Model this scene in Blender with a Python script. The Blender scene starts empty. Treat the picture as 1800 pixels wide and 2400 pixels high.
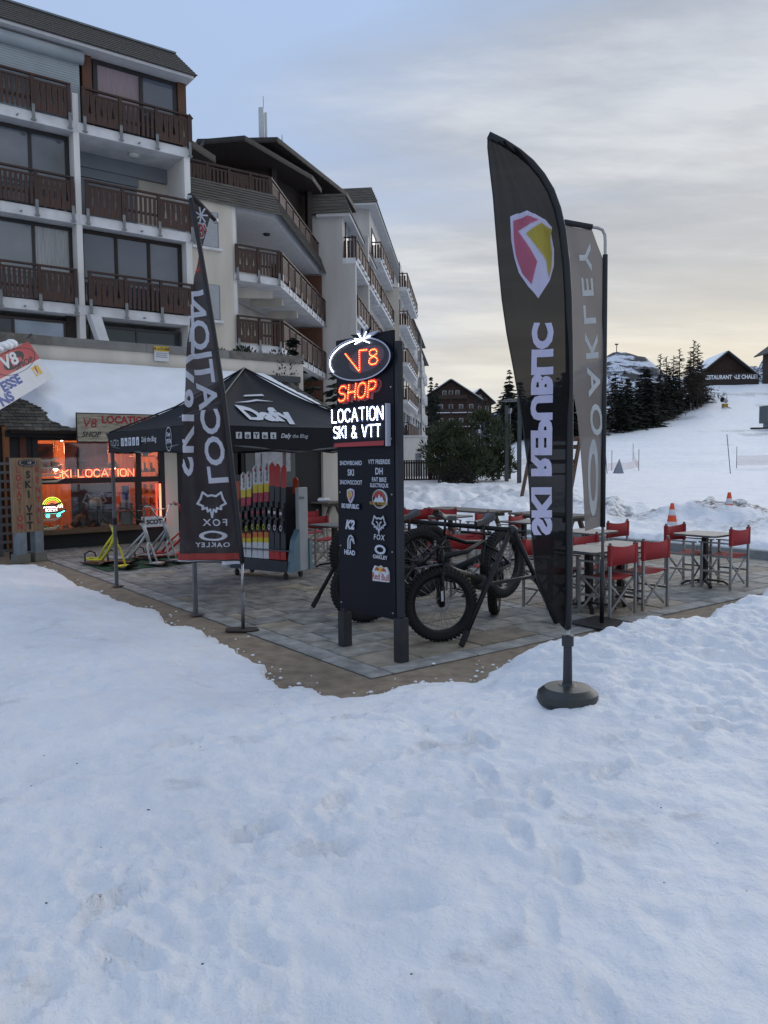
import bpy, bmesh, math, random
import numpy as np
from mathutils import Vector, Matrix
random.seed(7); RNG = np.random.default_rng(11)
S = bpy.context.scene
COL = S.collection
PI = math.pi
# ------------------------------------------------------------------ camera
FPX, PITCH, ROLL, EYE = 1850.0, math.radians(3.87), -0.010, 1.85
_f = Vector((0, math.cos(PITCH), -math.sin(PITCH))); _r = Vector((1, 0, 0)); _u = Vector((0, math.sin(PITCH), math.cos(PITCH)))
_r2 = _r * math.cos(ROLL) + _u * math.sin(ROLL); _u2 = -_r * math.sin(ROLL) + _u * math.cos(ROLL)
cd = bpy.data.cameras.new('camera'); cam = bpy.data.objects.new('camera', cd); COL.objects.link(cam)
cd.sensor_fit = 'VERTICAL'; cd.sensor_height = 24.0; cd.lens = 24.0 * FPX / 2400.0
cd.clip_start = 0.05; cd.clip_end = 20000
m = Matrix((( _r2.x, _u2.x, -_f.x, 0), (_r2.y, _u2.y, -_f.y, 0), (_r2.z, _u2.z, -_f.z, EYE), (0, 0, 0, 1)))
cam.matrix_world = m
S.camera = cam
# ------------------------------------------------------------------ sky and sun
SUN_AZ, SUN_EL = math.radians(34), math.radians(24)      # azimuth to the right of the view direction
world = bpy.data.worlds.new('World'); S.world = world; world.use_nodes = True
wt = world.node_tree; wt.nodes.clear()
def WN(t, **k):
    n = wt.nodes.new(t)
    for a, b in k.items(): setattr(n, a, b)
    return n
def wl(a, b): wt.links.new(a, b)
def wmath(op, a, b=None, c=None, clamp=False):
    n = WN('ShaderNodeMath', operation=op); n.use_clamp = clamp
    for i, q in enumerate((a, b, c)):
        if q is None: continue
        if isinstance(q, (int, float)): n.inputs[i].default_value = q
        else: wl(q, n.inputs[i])
    return n.outputs[0]
def wramp(fac, stops):
    n = WN('ShaderNodeValToRGB'); e = n.color_ramp.elements
    while len(e) < len(stops): e.new(0.5)
    for q, (p, c) in zip(e, stops): q.position = p; q.color = (*c, 1) if len(c) == 3 else c
    wl(fac, n.inputs[0]); return n.outputs[0]
def wmix(fac, a, b, bt='MIX'):
    n = WN('ShaderNodeMix', data_type='RGBA', blend_type=bt)
    if isinstance(fac, (int, float)): n.inputs[0].default_value = fac
    else: wl(fac, n.inputs[0])
    for i, q in ((6, a), (7, b)):
        if isinstance(q, tuple): n.inputs[i].default_value = (*q, 1)
        else: wl(q, n.inputs[i])
    return n.outputs[2]
tc = WN('ShaderNodeTexCoord'); sep = WN('ShaderNodeSeparateXYZ'); wl(tc.outputs['Generated'], sep.inputs[0])
dx, dy, dz = sep.outputs
sky = WN('ShaderNodeTexSky', sky_type='NISHITA'); sky.sun_disc = False
sky.sun_elevation = SUN_EL; sky.sun_rotation = SUN_AZ; sky.altitude = 1400
nis = wmix(1.0, sky.outputs[0], (0.075, 0.08, 0.095), 'MULTIPLY')
elev = wmath('MAXIMUM', dz, 0.0)
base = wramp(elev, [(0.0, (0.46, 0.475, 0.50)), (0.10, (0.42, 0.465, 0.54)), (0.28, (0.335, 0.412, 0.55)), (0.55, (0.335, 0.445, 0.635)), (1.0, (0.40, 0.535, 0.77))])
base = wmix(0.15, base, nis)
# cloud deck projected on a plane so that it recedes to the horizon
den = wmath('ADD', elev, 0.16)
cx = wmath('DIVIDE', dx, den); cy = wmath('DIVIDE', dy, den)
comb = WN('ShaderNodeCombineXYZ'); wl(cx, comb.inputs[0]); wl(cy, comb.inputs[1])
mp = WN('ShaderNodeMapping'); wl(comb.outputs[0], mp.inputs[0]); mp.inputs['Rotation'].default_value = (0, 0, math.radians(35)); mp.inputs['Scale'].default_value = (0.40, 1.0, 1); mp.inputs['Location'].default_value = (1.7, 0.4, 0)
n1 = WN('ShaderNodeTexNoise'); wl(mp.outputs[0], n1.inputs['Vector']); n1.inputs['Scale'].default_value = 1.15; n1.inputs['Detail'].default_value = 7; n1.inputs['Roughness'].default_value = 0.56; n1.inputs['Distortion'].default_value = 0.35
n2 = WN('ShaderNodeTexNoise'); wl(mp.outputs[0], n2.inputs['Vector']); n2.inputs['Scale'].default_value = 2.6; n2.inputs['Detail'].default_value = 8; n2.inputs['Roughness'].default_value = 0.6
side = wmath('MULTIPLY_ADD', dx, 0.55, 0.03)             # more cloud to the right
m1 = wmath('ADD', n1.outputs[0], side)
mask = wramp(m1, [(0.36, (0, 0, 0)), (0.62, (1, 1, 1))])
shade = wramp(wmath('MULTIPLY_ADD', n2.outputs[0], 0.55, wmath('MULTIPLY', n1.outputs[0], 0.5)), [(0.39, (0.235, 0.265, 0.315)), (0.50, (0.32, 0.345, 0.39)), (0.60, (0.49, 0.51, 0.535))])
skycol = wmix(wmath('MULTIPLY', mask, 0.85), base, shade)
# small broken cloudlets low on the right
n3 = WN('ShaderNodeTexNoise'); wl(mp.outputs[0], n3.inputs['Vector']); n3.inputs['Scale'].default_value = 10.0; n3.inputs['Detail'].default_value = 4; n3.inputs['Roughness'].default_value = 0.55
pm = wmath('MULTIPLY', wramp(n3.outputs[0], [(0.52, (0, 0, 0)), (0.64, (1, 1, 1))]), wramp(n1.outputs[0], [(0.44, (0, 0, 0)), (0.56, (1, 1, 1))]))
pm = wmath('MULTIPLY', pm, wramp(dx, [(0.18, (0, 0, 0)), (0.36, (1, 1, 1))]))
skycol = wmix(wmath('MULTIPLY', pm, 0.45), skycol, (0.36, 0.38, 0.43))
# warm dusk glow round the sunken sun
sdir = (math.sin(SUN_AZ), math.cos(SUN_AZ))
gl = wmath('ADD', wmath('MULTIPLY', dx, sdir[0]), wmath('MULTIPLY', dy, sdir[1]))
glow = wmath('MULTIPLY', wramp(gl, [(0.72, (0, 0, 0)), (0.99, (1, 1, 1))]), wramp(elev, [(0.0, (0.9, 0.9, 0.9)), (0.12, (0.85, 0.85, 0.85)), (0.22, (0.40, 0.40, 0.40)), (0.4, (0.08, 0.08, 0.08)), (0.7, (0, 0, 0))]))
glow = wmath('MULTIPLY', glow, wmath('MULTIPLY_ADD', n1.outputs[0], 1.0, 0.3), clamp=True)
skycol = wmix(glow, skycol, (0.74, 0.66, 0.50))
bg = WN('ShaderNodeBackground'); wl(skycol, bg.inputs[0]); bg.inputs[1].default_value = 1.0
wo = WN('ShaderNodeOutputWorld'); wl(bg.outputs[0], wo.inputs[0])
sl = bpy.data.lights.new('sun', 'SUN'); sl.energy = 0.6; sl.angle = math.radians(45); sl.color = (1.0, 0.96, 0.92)
so = bpy.data.objects.new('sun', sl); COL.objects.link(so)
sv = Vector((math.sin(SUN_AZ) * math.cos(SUN_EL), math.cos(SUN_AZ) * math.cos(SUN_EL), math.sin(SUN_EL)))
so.rotation_euler = sv.to_track_quat('Z', 'Y').to_euler(); so.location = (20, 40, 30)
S.cycles.max_bounces = 5; S.cycles.caustics_reflective = False; S.cycles.caustics_refractive = False; S.cycles.diffuse_bounces = 3; S.cycles.glossy_bounces = 3; S.cycles.transparent_max_bounces = 10
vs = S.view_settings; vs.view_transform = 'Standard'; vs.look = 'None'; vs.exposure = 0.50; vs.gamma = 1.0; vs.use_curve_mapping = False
# ------------------------------------------------------------------ frames
T0 = Vector((-0.12, 6.55, 0)); AT = math.radians(37.0)     # terrace corner; u runs along the shop front, w away from the camera
AX = Vector((math.cos(AT), math.sin(AT), 0)); WX = Vector((-math.sin(AT), math.cos(AT), 0))
def W(u, w, z=0.0): return T0 + AX * u + WX * w + Vector((0, 0, z))
# ------------------------------------------------------------------ materials
MATS = {}
def mat(name, col, rough=0.6, metal=0.0, var=0.12, scale=6.0, bump=0.0, bscale=40.0, spec=0.5, emit=None, es=0.0, detail=4, transl=0.0, transp=0.0, stretch=None):
    if name in MATS: return MATS[name]
    M = bpy.data.materials.new(name); M.use_nodes = True; nt = M.node_tree
    p = nt.nodes['Principled BSDF']; out = nt.nodes['Material Output']
    p.inputs['Roughness'].default_value = rough; p.inputs['Metallic'].default_value = metal; p.inputs['Specular IOR Level'].default_value = spec
    c = Vector(col)
    p.inputs['Base Color'].default_value = (*col, 1)
    if var > 0 or bump > 0:
        t = nt.nodes.new('ShaderNodeTexCoord'); vec = t.outputs['Object']
        if stretch:
            mpn = nt.nodes.new('ShaderNodeMapping'); mpn.inputs['Scale'].default_value = stretch; nt.links.new(vec, mpn.inputs[0]); vec = mpn.outputs[0]
    if var > 0:
        n = nt.nodes.new('ShaderNodeTexNoise'); n.inputs['Scale'].default_value = scale; n.inputs['Detail'].default_value = detail; nt.links.new(vec, n.inputs['Vector'])
        r = nt.nodes.new('ShaderNodeValToRGB'); r.color_ramp.elements[0].position = 0.3; r.color_ramp.elements[1].position = 0.7
        r.color_ramp.elements[0].color = (*[max(0, q * (1 - var)) for q in col], 1); r.color_ramp.elements[1].color = (*[min(1, q * (1 + var)) for q in col], 1)
        nt.links.new(n.outputs[0], r.inputs[0]); nt.links.new(r.outputs[0], p.inputs['Base Color'])
        rr = nt.nodes.new('ShaderNodeMapRange'); rr.inputs[3].default_value = max(0.02, rough - 0.08); rr.inputs[4].default_value = min(1, rough + 0.08)
        nt.links.new(n.outputs[0], rr.inputs[0]); nt.links.new(rr.outputs[0], p.inputs['Roughness'])
    if bump > 0:
        n = nt.nodes.new('ShaderNodeTexNoise'); n.inputs['Scale'].default_value = bscale; n.inputs['Detail'].default_value = 5; nt.links.new(vec, n.inputs['Vector'])
        b = nt.nodes.new('ShaderNodeBump'); b.inputs['Strength'].default_value = bump; b.inputs['Distance'].default_value = 0.02
        nt.links.new(n.outputs[0], b.inputs['Height']); nt.links.new(b.outputs[0], p.inputs['Normal'])
    if emit:
        p.inputs['Emission Color'].default_value = (*emit, 1); p.inputs['Emission Strength'].default_value = es
    sh = p.outputs[0]
    if transl > 0:
        tr = nt.nodes.new('ShaderNodeBsdfTranslucent'); tr.inputs[0].default_value = (*[min(1, q * 2.2) for q in col], 1)
        mx = nt.nodes.new('ShaderNodeMixShader'); mx.inputs[0].default_value = transl
        nt.links.new(sh, mx.inputs[1]); nt.links.new(tr.outputs[0], mx.inputs[2]); sh = mx.outputs[0]
    if transp > 0:
        tr = nt.nodes.new('ShaderNodeBsdfTransparent'); tr.inputs[0].default_value = (1, 1, 1, 1)
        mx = nt.nodes.new('ShaderNodeMixShader'); mx.inputs[0].default_value = transp
        nt.links.new(sh, mx.inputs[1]); nt.links.new(tr.outputs[0], mx.inputs[2]); sh = mx.outputs[0]
    nt.links.new(sh, out.inputs[0])
    MATS[name] = M; return M
def emis(name, col, s):
    if name in MATS: return MATS[name]
    M = bpy.data.materials.new(name); M.use_nodes = True; nt = M.node_tree; nt.nodes.remove(nt.nodes['Principled BSDF'])
    e = nt.nodes.new('ShaderNodeEmission'); e.inputs[0].default_value = (*col, 1); e.inputs[1].default_value = s
    nt.links.new(e.outputs[0], nt.nodes['Material Output'].inputs[0]); MATS[name] = M; return M
def glass(name, tint=(0.9, 0.95, 1.0), refl=0.10, rough=0.03):
    if name in MATS: return MATS[name]
    M = bpy.data.materials.new(name); M.use_nodes = True; nt = M.node_tree; nt.nodes.remove(nt.nodes['Principled BSDF'])
    g = nt.nodes.new('ShaderNodeBsdfGlossy'); g.inputs['Roughness'].default_value = rough; g.inputs[0].default_value = (0.9, 0.93, 1, 1)
    t = nt.nodes.new('ShaderNodeBsdfTransparent'); t.inputs[0].default_value = (*tint, 1)
    fr = nt.nodes.new('ShaderNodeFresnel'); fr.inputs[0].default_value = 1.5
    ad = nt.nodes.new('ShaderNodeMath'); ad.operation = 'ADD'; ad.inputs[1].default_value = refl; nt.links.new(fr.outputs[0], ad.inputs[0])
    mx = nt.nodes.new('ShaderNodeMixShader'); nt.links.new(ad.outputs[0], mx.inputs[0]); nt.links.new(t.outputs[0], mx.inputs[1]); nt.links.new(g.outputs[0], mx.inputs[2])
    nt.links.new(mx.outputs[0], nt.nodes['Material Output'].inputs[0]); MATS[name] = M; return M
# ------------------------------------------------------------------ mesh helpers
OFF = {}
class MB:
    def __init__(s): s.v = []; s.f = []
    def add(s, v, f):
        b = len(s.v); s.v += [tuple(q) for q in v]; s.f += [tuple(b + i for i in q) for q in f]; return s
    def box(s, x0, x1, y0, y1, z0, z1):
        return s.add([(x0, y0, z0), (x1, y0, z0), (x1, y1, z0), (x0, y1, z0), (x0, y0, z1), (x1, y0, z1), (x1, y1, z1), (x0, y1, z1)],
                     [(3, 2, 1, 0), (4, 5, 6, 7), (0, 1, 5, 4), (1, 2, 6, 5), (2, 3, 7, 6), (3, 0, 4, 7)])
    def bar(s, a, b, w, h=None, up=(0, 0, 1)):               # rectangular bar from a to b
        a = Vector(a); b = Vector(b); h = w if h is None else h; d = (b - a).normalized(); up = Vector(up)
        if abs(d.dot(up)) > 0.98: up = Vector((0, 1, 0)) if abs(d.y) < 0.9 else Vector((1, 0, 0))
        x = d.cross(up).normalized() * (w / 2); y = x.cross(d).normalized() * (h / 2)
        return s.add([a - x - y, a + x - y, a + x + y, a - x + y, b - x - y, b + x - y, b + x + y, b - x + y],
                     [(3, 2, 1, 0), (4, 5, 6, 7), (0, 1, 5, 4), (1, 2, 6, 5), (2, 3, 7, 6), (3, 0, 4, 7)])
    def tube(s, pts, r, n=8, closed=False, cap=True):
        pts = [Vector(p) for p in pts]; m = len(pts); rs = r if isinstance(r, (list, tuple)) else [r] * m
        ring = []; prev = None
        for i, p in enumerate(pts):
            if closed: d = pts[(i + 1) % m] - pts[i - 1]
            else: d = pts[min(i + 1, m - 1)] - pts[max(i - 1, 0)]
            d = d.normalized() if d.length > 1e-9 else Vector((0, 0, 1))
            if prev is None:
                up = Vector((0, 0, 1)) if abs(d.z) < 0.9 else Vector((1, 0, 0)); x = d.cross(up).normalized()
            else:
                x = prev - d * prev.dot(d); x = x.normalized() if x.length > 1e-6 else d.orthogonal().normalized()
            prev = x; y = d.cross(x)
            ring.append([p + (x * math.cos(2 * PI * k / n) + y * math.sin(2 * PI * k / n)) * rs[i] for k in range(n)])
        v = [q for R in ring for q in R]; f = []
        for i in range(m if closed else m - 1):
            j = (i + 1) % m
            for k in range(n): f.append((i * n + k, i * n + (k + 1) % n, j * n + (k + 1) % n, j * n + k))
        if cap and not closed: f += [tuple(range(n - 1, -1, -1)), tuple((m - 1) * n + k for k in range(n))]
        return s.add(v, f)
    def lathe(s, prof, c=(0, 0, 0), n=24, M=None):
        v = []; f = []; m = len(prof)
        for r, z in prof:
            for k in range(n):
                q = Vector((r * math.cos(2 * PI * k / n), r * math.sin(2 * PI * k / n), z))
                if M: q = M @ q
                v.append(q + Vector(c))
        for i in range(m - 1):
            for k in range(n): f.append((i * n + k, i * n + (k + 1) % n, (i + 1) * n + (k + 1) % n, (i + 1) * n + k))
        f += [tuple(range(n - 1, -1, -1)), tuple((m - 1) * n + k for k in range(n))]
        return s.add(v, f)
    def prism(s, poly, o, ex, ey, ez):                        # polygon in (ex, ey), extruded by vector ez
        o = Vector(o); ex = Vector(ex); ey = Vector(ey); ez = Vector(ez); n = len(poly)
        ar = sum(poly[i][0] * poly[(i + 1) % n][1] - poly[(i + 1) % n][0] * poly[i][1] for i in range(n))
        if (ar > 0) != (ex.cross(ey).dot(ez) > 0): poly = poly[::-1]
        a = [o + ex * p[0] + ey * p[1] for p in poly]; b = [q + ez for q in a]
        return s.add(a + b, [tuple(range(n - 1, -1, -1)), tuple(range(n, 2 * n))] + [(i, (i + 1) % n, n + (i + 1) % n, n + i) for i in range(n)])
    def ball(s, c, r, n=8, m=5):
        c = Vector(c); rx, ry, rz = r if isinstance(r, (tuple, list)) else (r, r, r); v = [c + Vector((0, 0, -rz))]; f = []
        for i in range(1, m):
            t = -PI / 2 + PI * i / m
            for k in range(n): v.append(c + Vector((rx * math.cos(t) * math.cos(2 * PI * k / n), ry * math.cos(t) * math.sin(2 * PI * k / n), rz * math.sin(t))))
        v.append(c + Vector((0, 0, rz)))
        for k in range(n): f.append((0, 1 + (k + 1) % n, 1 + k))
        for i in range(m - 2):
            for k in range(n): a = 1 + i * n + k; b = 1 + i * n + (k + 1) % n; f.append((a, b, b + n, a + n))
        L = len(v) - 1
        for k in range(n): f.append((L, 1 + (m - 2) * n + k, 1 + (m - 2) * n + (k + 1) % n))
        return s.add(v, f)
    def xf(s, M): s.v = [tuple(M @ Vector(q)) for q in s.v]; return s
    def build(s, name, mt, parent=None, smooth=False, off=None, bevel=0.0):
        o3 = off if off is not None else (OFF.get(parent.name) if parent else None)
        if o3 is None: o3 = (0, 0, 0)
        me = bpy.data.meshes.new(name)
        me.from_pydata([(q[0] - o3[0], q[1] - o3[1], q[2] - o3[2]) for q in s.v], [], s.f)
        me.update()
        if smooth: me.polygons.foreach_set('use_smooth', [True] * len(me.polygons))
        me.materials.append(mt)
        o = bpy.data.objects.new(name, me); COL.objects.link(o)
        if parent: o.parent = parent; OFF[o.name] = o3
        if bevel > 0:
            b = o.modifiers.new('bevel', 'BEVEL'); b.width = bevel; b.segments = 2; b.limit_method = 'ANGLE'
        return o
def thing(name, label, cat, loc, rotz=0.0, off=None, group=None):
    o = bpy.data.objects.new(name, None); COL.objects.link(o); o.location = loc; o.rotation_euler = (0, 0, rotz); o.empty_display_size = 0.2
    o['label'] = label; o['category'] = cat
    if group: o['group'] = group
    OFF[o.name] = off or (0, 0, 0); return o
def tag(o, label, cat, group=None):
    o['label'] = label; o['category'] = cat
    if group: o['group'] = group
    return o
def tthing(name, label, cat, u, w, z=0.0, group=None):       # a thing in the terrace frame, parts given in (u, w, z)
    return thing(name, label, cat, W(u, w, z), AT, (u, w, z), group)
def wthing(name, label, cat, x, y, z=0.0, group=None):       # a thing whose parts are given in world coordinates
    return thing(name, label, cat, (x, y, z), 0.0, (x, y, z), group)
def struct(o): o['kind'] = 'structure'; return o
def copy_tree(o, parent=None):
    c = o.copy(); COL.objects.link(c); c.parent = parent
    for ch in o.children: copy_tree(ch, c)
    return c
# text as flat polygons: list of (x, y) points and faces, origin at left baseline, cap height scaled to size
_tc = {}
def text2d(s, size=1.0, bold=0.0, shear=0.0, spacing=1.0, align='LEFT', xs=1.0):
    key = (s, bold, shear, spacing)
    if key not in _tc:
        cu = bpy.data.curves.new('t', 'FONT'); cu.body = s; cu.size = 1.0; cu.offset = bold; cu.shear = shear; cu.space_character = spacing; cu.resolution_u = 3
        ob = bpy.data.objects.new('t', cu); COL.objects.link(ob)
        dg = bpy.context.evaluated_depsgraph_get(); me = ob.evaluated_get(dg).to_mesh()
        v = [(q.co.x, q.co.y) for q in me.vertices]; f = [tuple(p.vertices) for p in me.polygons]
        ob.evaluated_get(dg).to_mesh_clear(); bpy.data.objects.remove(ob); bpy.data.curves.remove(cu)
        _tc[key] = (v, f)
    v, f = _tc[key]
    if not v: return [], []
    x0 = min(q[0] for q in v); x1 = max(q[0] for q in v); k = size / 0.73
    sh = 0 if align == 'LEFT' else (x1 - x0) / 2 if align == 'CENTER' else (x1 - x0)
    return [((q[0] - x0 - sh) * k * xs, q[1] * k) for q in v], f
def text_w(s, size, **k):
    v, f = text2d(s, size, **k); return max(q[0] for q in v) - min(q[0] for q in v)
def put2d(mb, vf, o, ex, ey, th=0.0):                          # lay 2d polygons on a plane, optional thickness along ex x ey
    v, f = vf; o = Vector(o); ex = Vector(ex); ey = Vector(ey); n = ex.cross(ey).normalized() * th
    P = [o + ex * a + ey * b for a, b in v]
    if th == 0: mb.add(P, f); return mb
    edges = {}
    for q in f:
        for i in range(len(q)):
            e = (q[i], q[(i + 1) % len(q)])
            if (e[1], e[0]) in edges: del edges[(e[1], e[0])]
            else: edges[e] = 1
    L = len(P)
    mb.add([p + n for p in P] + P, list(f) + [(b, a, L + a, L + b) for a, b in edges]); return mb
def ell(rx, ry, n=28, rot=0.0, c=(0, 0), a0=0.0, a1=2 * PI):
    r = []
    for k in range(n):
        t = a0 + (a1 - a0) * k / n; x = rx * math.cos(t); y = ry * math.sin(t)
        r.append((c[0] + x * math.cos(rot) - y * math.sin(rot), c[1] + x * math.sin(rot) + y * math.cos(rot)))
    return r
def ring2d(rx, ry, k, n=32, rot=0.0, c=(0, 0), k2=None):
    a = ell(rx, ry, n, rot, c); b = ell(rx * k, ry * (k2 or k), n, rot, c)
    return a + b, [(i, (i + 1) % n, n + (i + 1) % n, n + i) for i in range(n)]
def poly2d(p): return list(p), [tuple(range(len(p)))]
def stroke2d(pts, w, closed=False):                           # a polyline as quads of width w
    v = []; f = []
    n = len(pts)
    for i in range(n if closed else n - 1):
        a = Vector(pts[i]); b = Vector(pts[(i + 1) % n]); d = (b - a); 
        if d.length < 1e-9: continue
        d = d.normalized(); p = Vector((-d.y, d.x)) * w / 2; e = d * w * 0.35; k = len(v)
        v += [tuple(a - e - p), tuple(b + e - p), tuple(b + e + p), tuple(a - e + p)]; f.append((k, k + 1, k + 2, k + 3))
    return v, f
# single-stroke letters for light dots and neon tubes
SF = {'L': (.7, [[(0, 1), (0, 0), (.7, 0)]]), 'I': (.1, [[(.05, 1), (.05, 0)]]), 'T': (.8, [[(0, 1), (.8, 1)], [(.4, 1), (.4, 0)]]),
 'O': (.8, [[(.4, 1), (.12, .93), (0, .7), (0, .3), (.12, .07), (.4, 0), (.68, .07), (.8, .3), (.8, .7), (.68, .93), (.4, 1)]]),
 'C': (.75, [[(.75, .8), (.6, .96), (.35, 1), (.1, .9), (0, .65), (0, .35), (.1, .1), (.35, 0), (.6, .04), (.75, .2)]]),
 'A': (.85, [[(0, 0), (.42, 1), (.85, 0)], [(.17, .35), (.68, .35)]]), 'N': (.78, [[(0, 0), (0, 1), (.78, 0), (.78, 1)]]),
 'S': (.75, [[(.72, .85), (.55, 1), (.2, 1), (.03, .85), (.03, .66), (.2, .52), (.55, .47), (.74, .34), (.74, .15), (.56, 0), (.18, 0), (0, .14)]]),
 'K': (.75, [[(0, 1), (0, 0)], [(.72, 1), (.05, .45)], [(.25, .6), (.75, 0)]]), 'V': (.8, [[(0, 1), (.4, 0), (.8, 1)]]),
 'H': (.75, [[(0, 1), (0, 0)], [(.75, 1), (.75, 0)], [(0, .5), (.75, .5)]]),
 'P': (.72, [[(0, 0), (0, 1), (.5, 1), (.7, .88), (.72, .7), (.6, .52), (.4, .46), (.05, .46)]]),
 '&': (.8, [[(.8, 0), (.2, .7), (.2, .9), (.38, 1), (.55, .9), (.55, .75), (.08, .35), (.05, .12), (.22, 0), (.45, 0), (.65, .15), (.75, .35)]]),
 '8': (.7, [[(.35, .53), (.1, .65), (.06, .85), (.2, .98), (.5, .98), (.64, .85), (.6, .65), (.35, .53), (.08, .4), (0, .2), (.14, .03), (.35, 0), (.56, .03), (.7, .2), (.62, .4), (.35, .53)]]),
 ' ': (.4, [])}
def stroke_text(s, h=1.0, gap=0.22, xs=1.0, shear=0.0):
    x = 0; out = []
    for ch in s:
        w, ss = SF[ch]; out.append((ch, [[((x + a * xs + b * shear) * h, b * h) for a, b in q] for q in ss])); x += w * xs + gap
    return out, (x - gap) * h
def resample(pts, step):
    pts = [Vector(p) for p in pts]; out = [pts[0]]; acc = 0
    for a, b in zip(pts, pts[1:]):
        L = (b - a).length; t = step - acc
        while t <= L + 1e-9: out.append(a + (b - a) * (t / L)); t += step
        acc = (acc + L) % step
    return out
# numpy noise
_perm = RNG.permutation(512).astype(np.int64); _grad = RNG.normal(size=(512, 2)); _grad /= np.linalg.norm(_grad, axis=1)[:, None]
def pnoise(x, y):
    xi = np.floor(x).astype(np.int64); yi = np.floor(y).astype(np.int64); xf = x - xi; yf = y - yi
    def g(i, j):
        h = _perm[(_perm[i & 511] + j) & 511]; gr = _grad[h]; return gr
    def dot(i, j, a, b): q = g(xi + i, yi + j); return q[..., 0] * a + q[..., 1] * b
    u = xf * xf * xf * (xf * (xf * 6 - 15) + 10); v = yf * yf * yf * (yf * (yf * 6 - 15) + 10)
    a = dot(0, 0, xf, yf); b = dot(1, 0, xf - 1, yf); c = dot(0, 1, xf, yf - 1); d = dot(1, 1, xf - 1, yf - 1)
    return (a * (1 - u) + b * u) * (1 - v) + (c * (1 - u) + d * u) * v * 1.0
def fbm(x, y, oct=4, gain=0.5):
    r = 0; a = 1.0
    for i in range(oct): r = r + a * pnoise(x * 2 ** i + 17.3 * i, y * 2 ** i - 9.1 * i); a *= gain
    return r
def sstep(a, b, x): t = np.clip((x - a) / (b - a), 0, 1); return t * t * (3 - 2 * t)
# ------------------------------------------------------------------ terrain
EDGE = [(-4.5, 10.4), (-0.95, 9.76), (-0.42, 9.61), (-0.34, 8.48), (-0.51, 6.43), (-0.45, 5.9), (-0.48, 5.08), (-0.42, 4.25), (-0.34, 3.94), (-0.51, 3.23), (-0.56, 2.92), (-0.38, 2.8), (-0.41, 2.42), (-0.49, 2.2), (-0.43, 2.09), (-0.51, 1.82), (-0.49, 1.54), (-0.57, 1.14), (-0.54, 0.76), (-0.68, 0.67), (-0.73, 0.41), (-0.8, 0.1), (-0.64, 0.1), (-0.6, -0.07), (-0.63, -0.19), (-0.52, -0.42), (-0.33, -0.5), (-0.17, -0.46), (0.14, -0.47), (0.37, -0.56),
        (0.48, -0.70), (0.76, -0.58), (1.08, -0.45), (1.26, -0.44), (1.4, -0.47), (1.94, -0.46), (2.22, -0.49), (2.68, -0.49), (3.05, -0.41), (3.24, -0.58), (3.32, -0.78), (3.84, -0.63), (4.3, -0.56), (4.82, -0.4), (4.87, -0.53), (5.72, -0.24), (6.33, -0.12), (7.4, 0.1), (8.8, 0.25), (9.86, 0.5), (9.95, 3), (9.95, 6.2), (9.4, 8.4), (8.9, 11), (9.2, 14), (10.5, 17.5), (-12, 17.5), (-12, 11)]
_E = np.array([W(u, w)[:2] for u, w in EDGE])
def edge_dist(x, y):                      # > 0 on the snow, < 0 on the cleared terrace
    d2 = np.full(x.shape, 1e9); ins = np.zeros(x.shape, bool); n = len(_E)
    for i in range(n):
        a = _E[i]; b = _E[(i + 1) % n]; e = b - a; L = e @ e
        t = np.clip(((x - a[0]) * e[0] + (y - a[1]) * e[1]) / L, 0, 1)
        d2 = np.minimum(d2, (x - a[0] - t * e[0]) ** 2 + (y - a[1] - t * e[1]) ** 2)
        c = (a[1] > y) != (b[1] > y)
        xi = a[0] + (y - a[1]) / (e[1] if abs(e[1]) > 1e-9 else 1e-9) * e[0]
        ins ^= c & (x < xi)
    d = np.sqrt(d2); return np.where(ins, -d, d)
HILL = [(0, 0), (60, 0), (80, .8), (100, 2.6), (120, 5.3), (130, 6.6), (145, 9.4), (165, 13.6), (180, 17.4), (200, 19.5), (240, 18), (320, 10), (500, 2)]
def base_z(x, y):
    z = 0.20 + 0.35 * sstep(20, 47, y) * (1 - sstep(55, 70, y))
    hx = np.interp(y, [h[0] for h in HILL], [h[1] for h in HILL])
    q_ = x / np.maximum(y, 1)
    return z + hx * sstep(-0.02, 0.22, q_) * (1 - 0.62 * (1 - sstep(0.27, 0.42, q_)) * sstep(112, 175, y))
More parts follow.
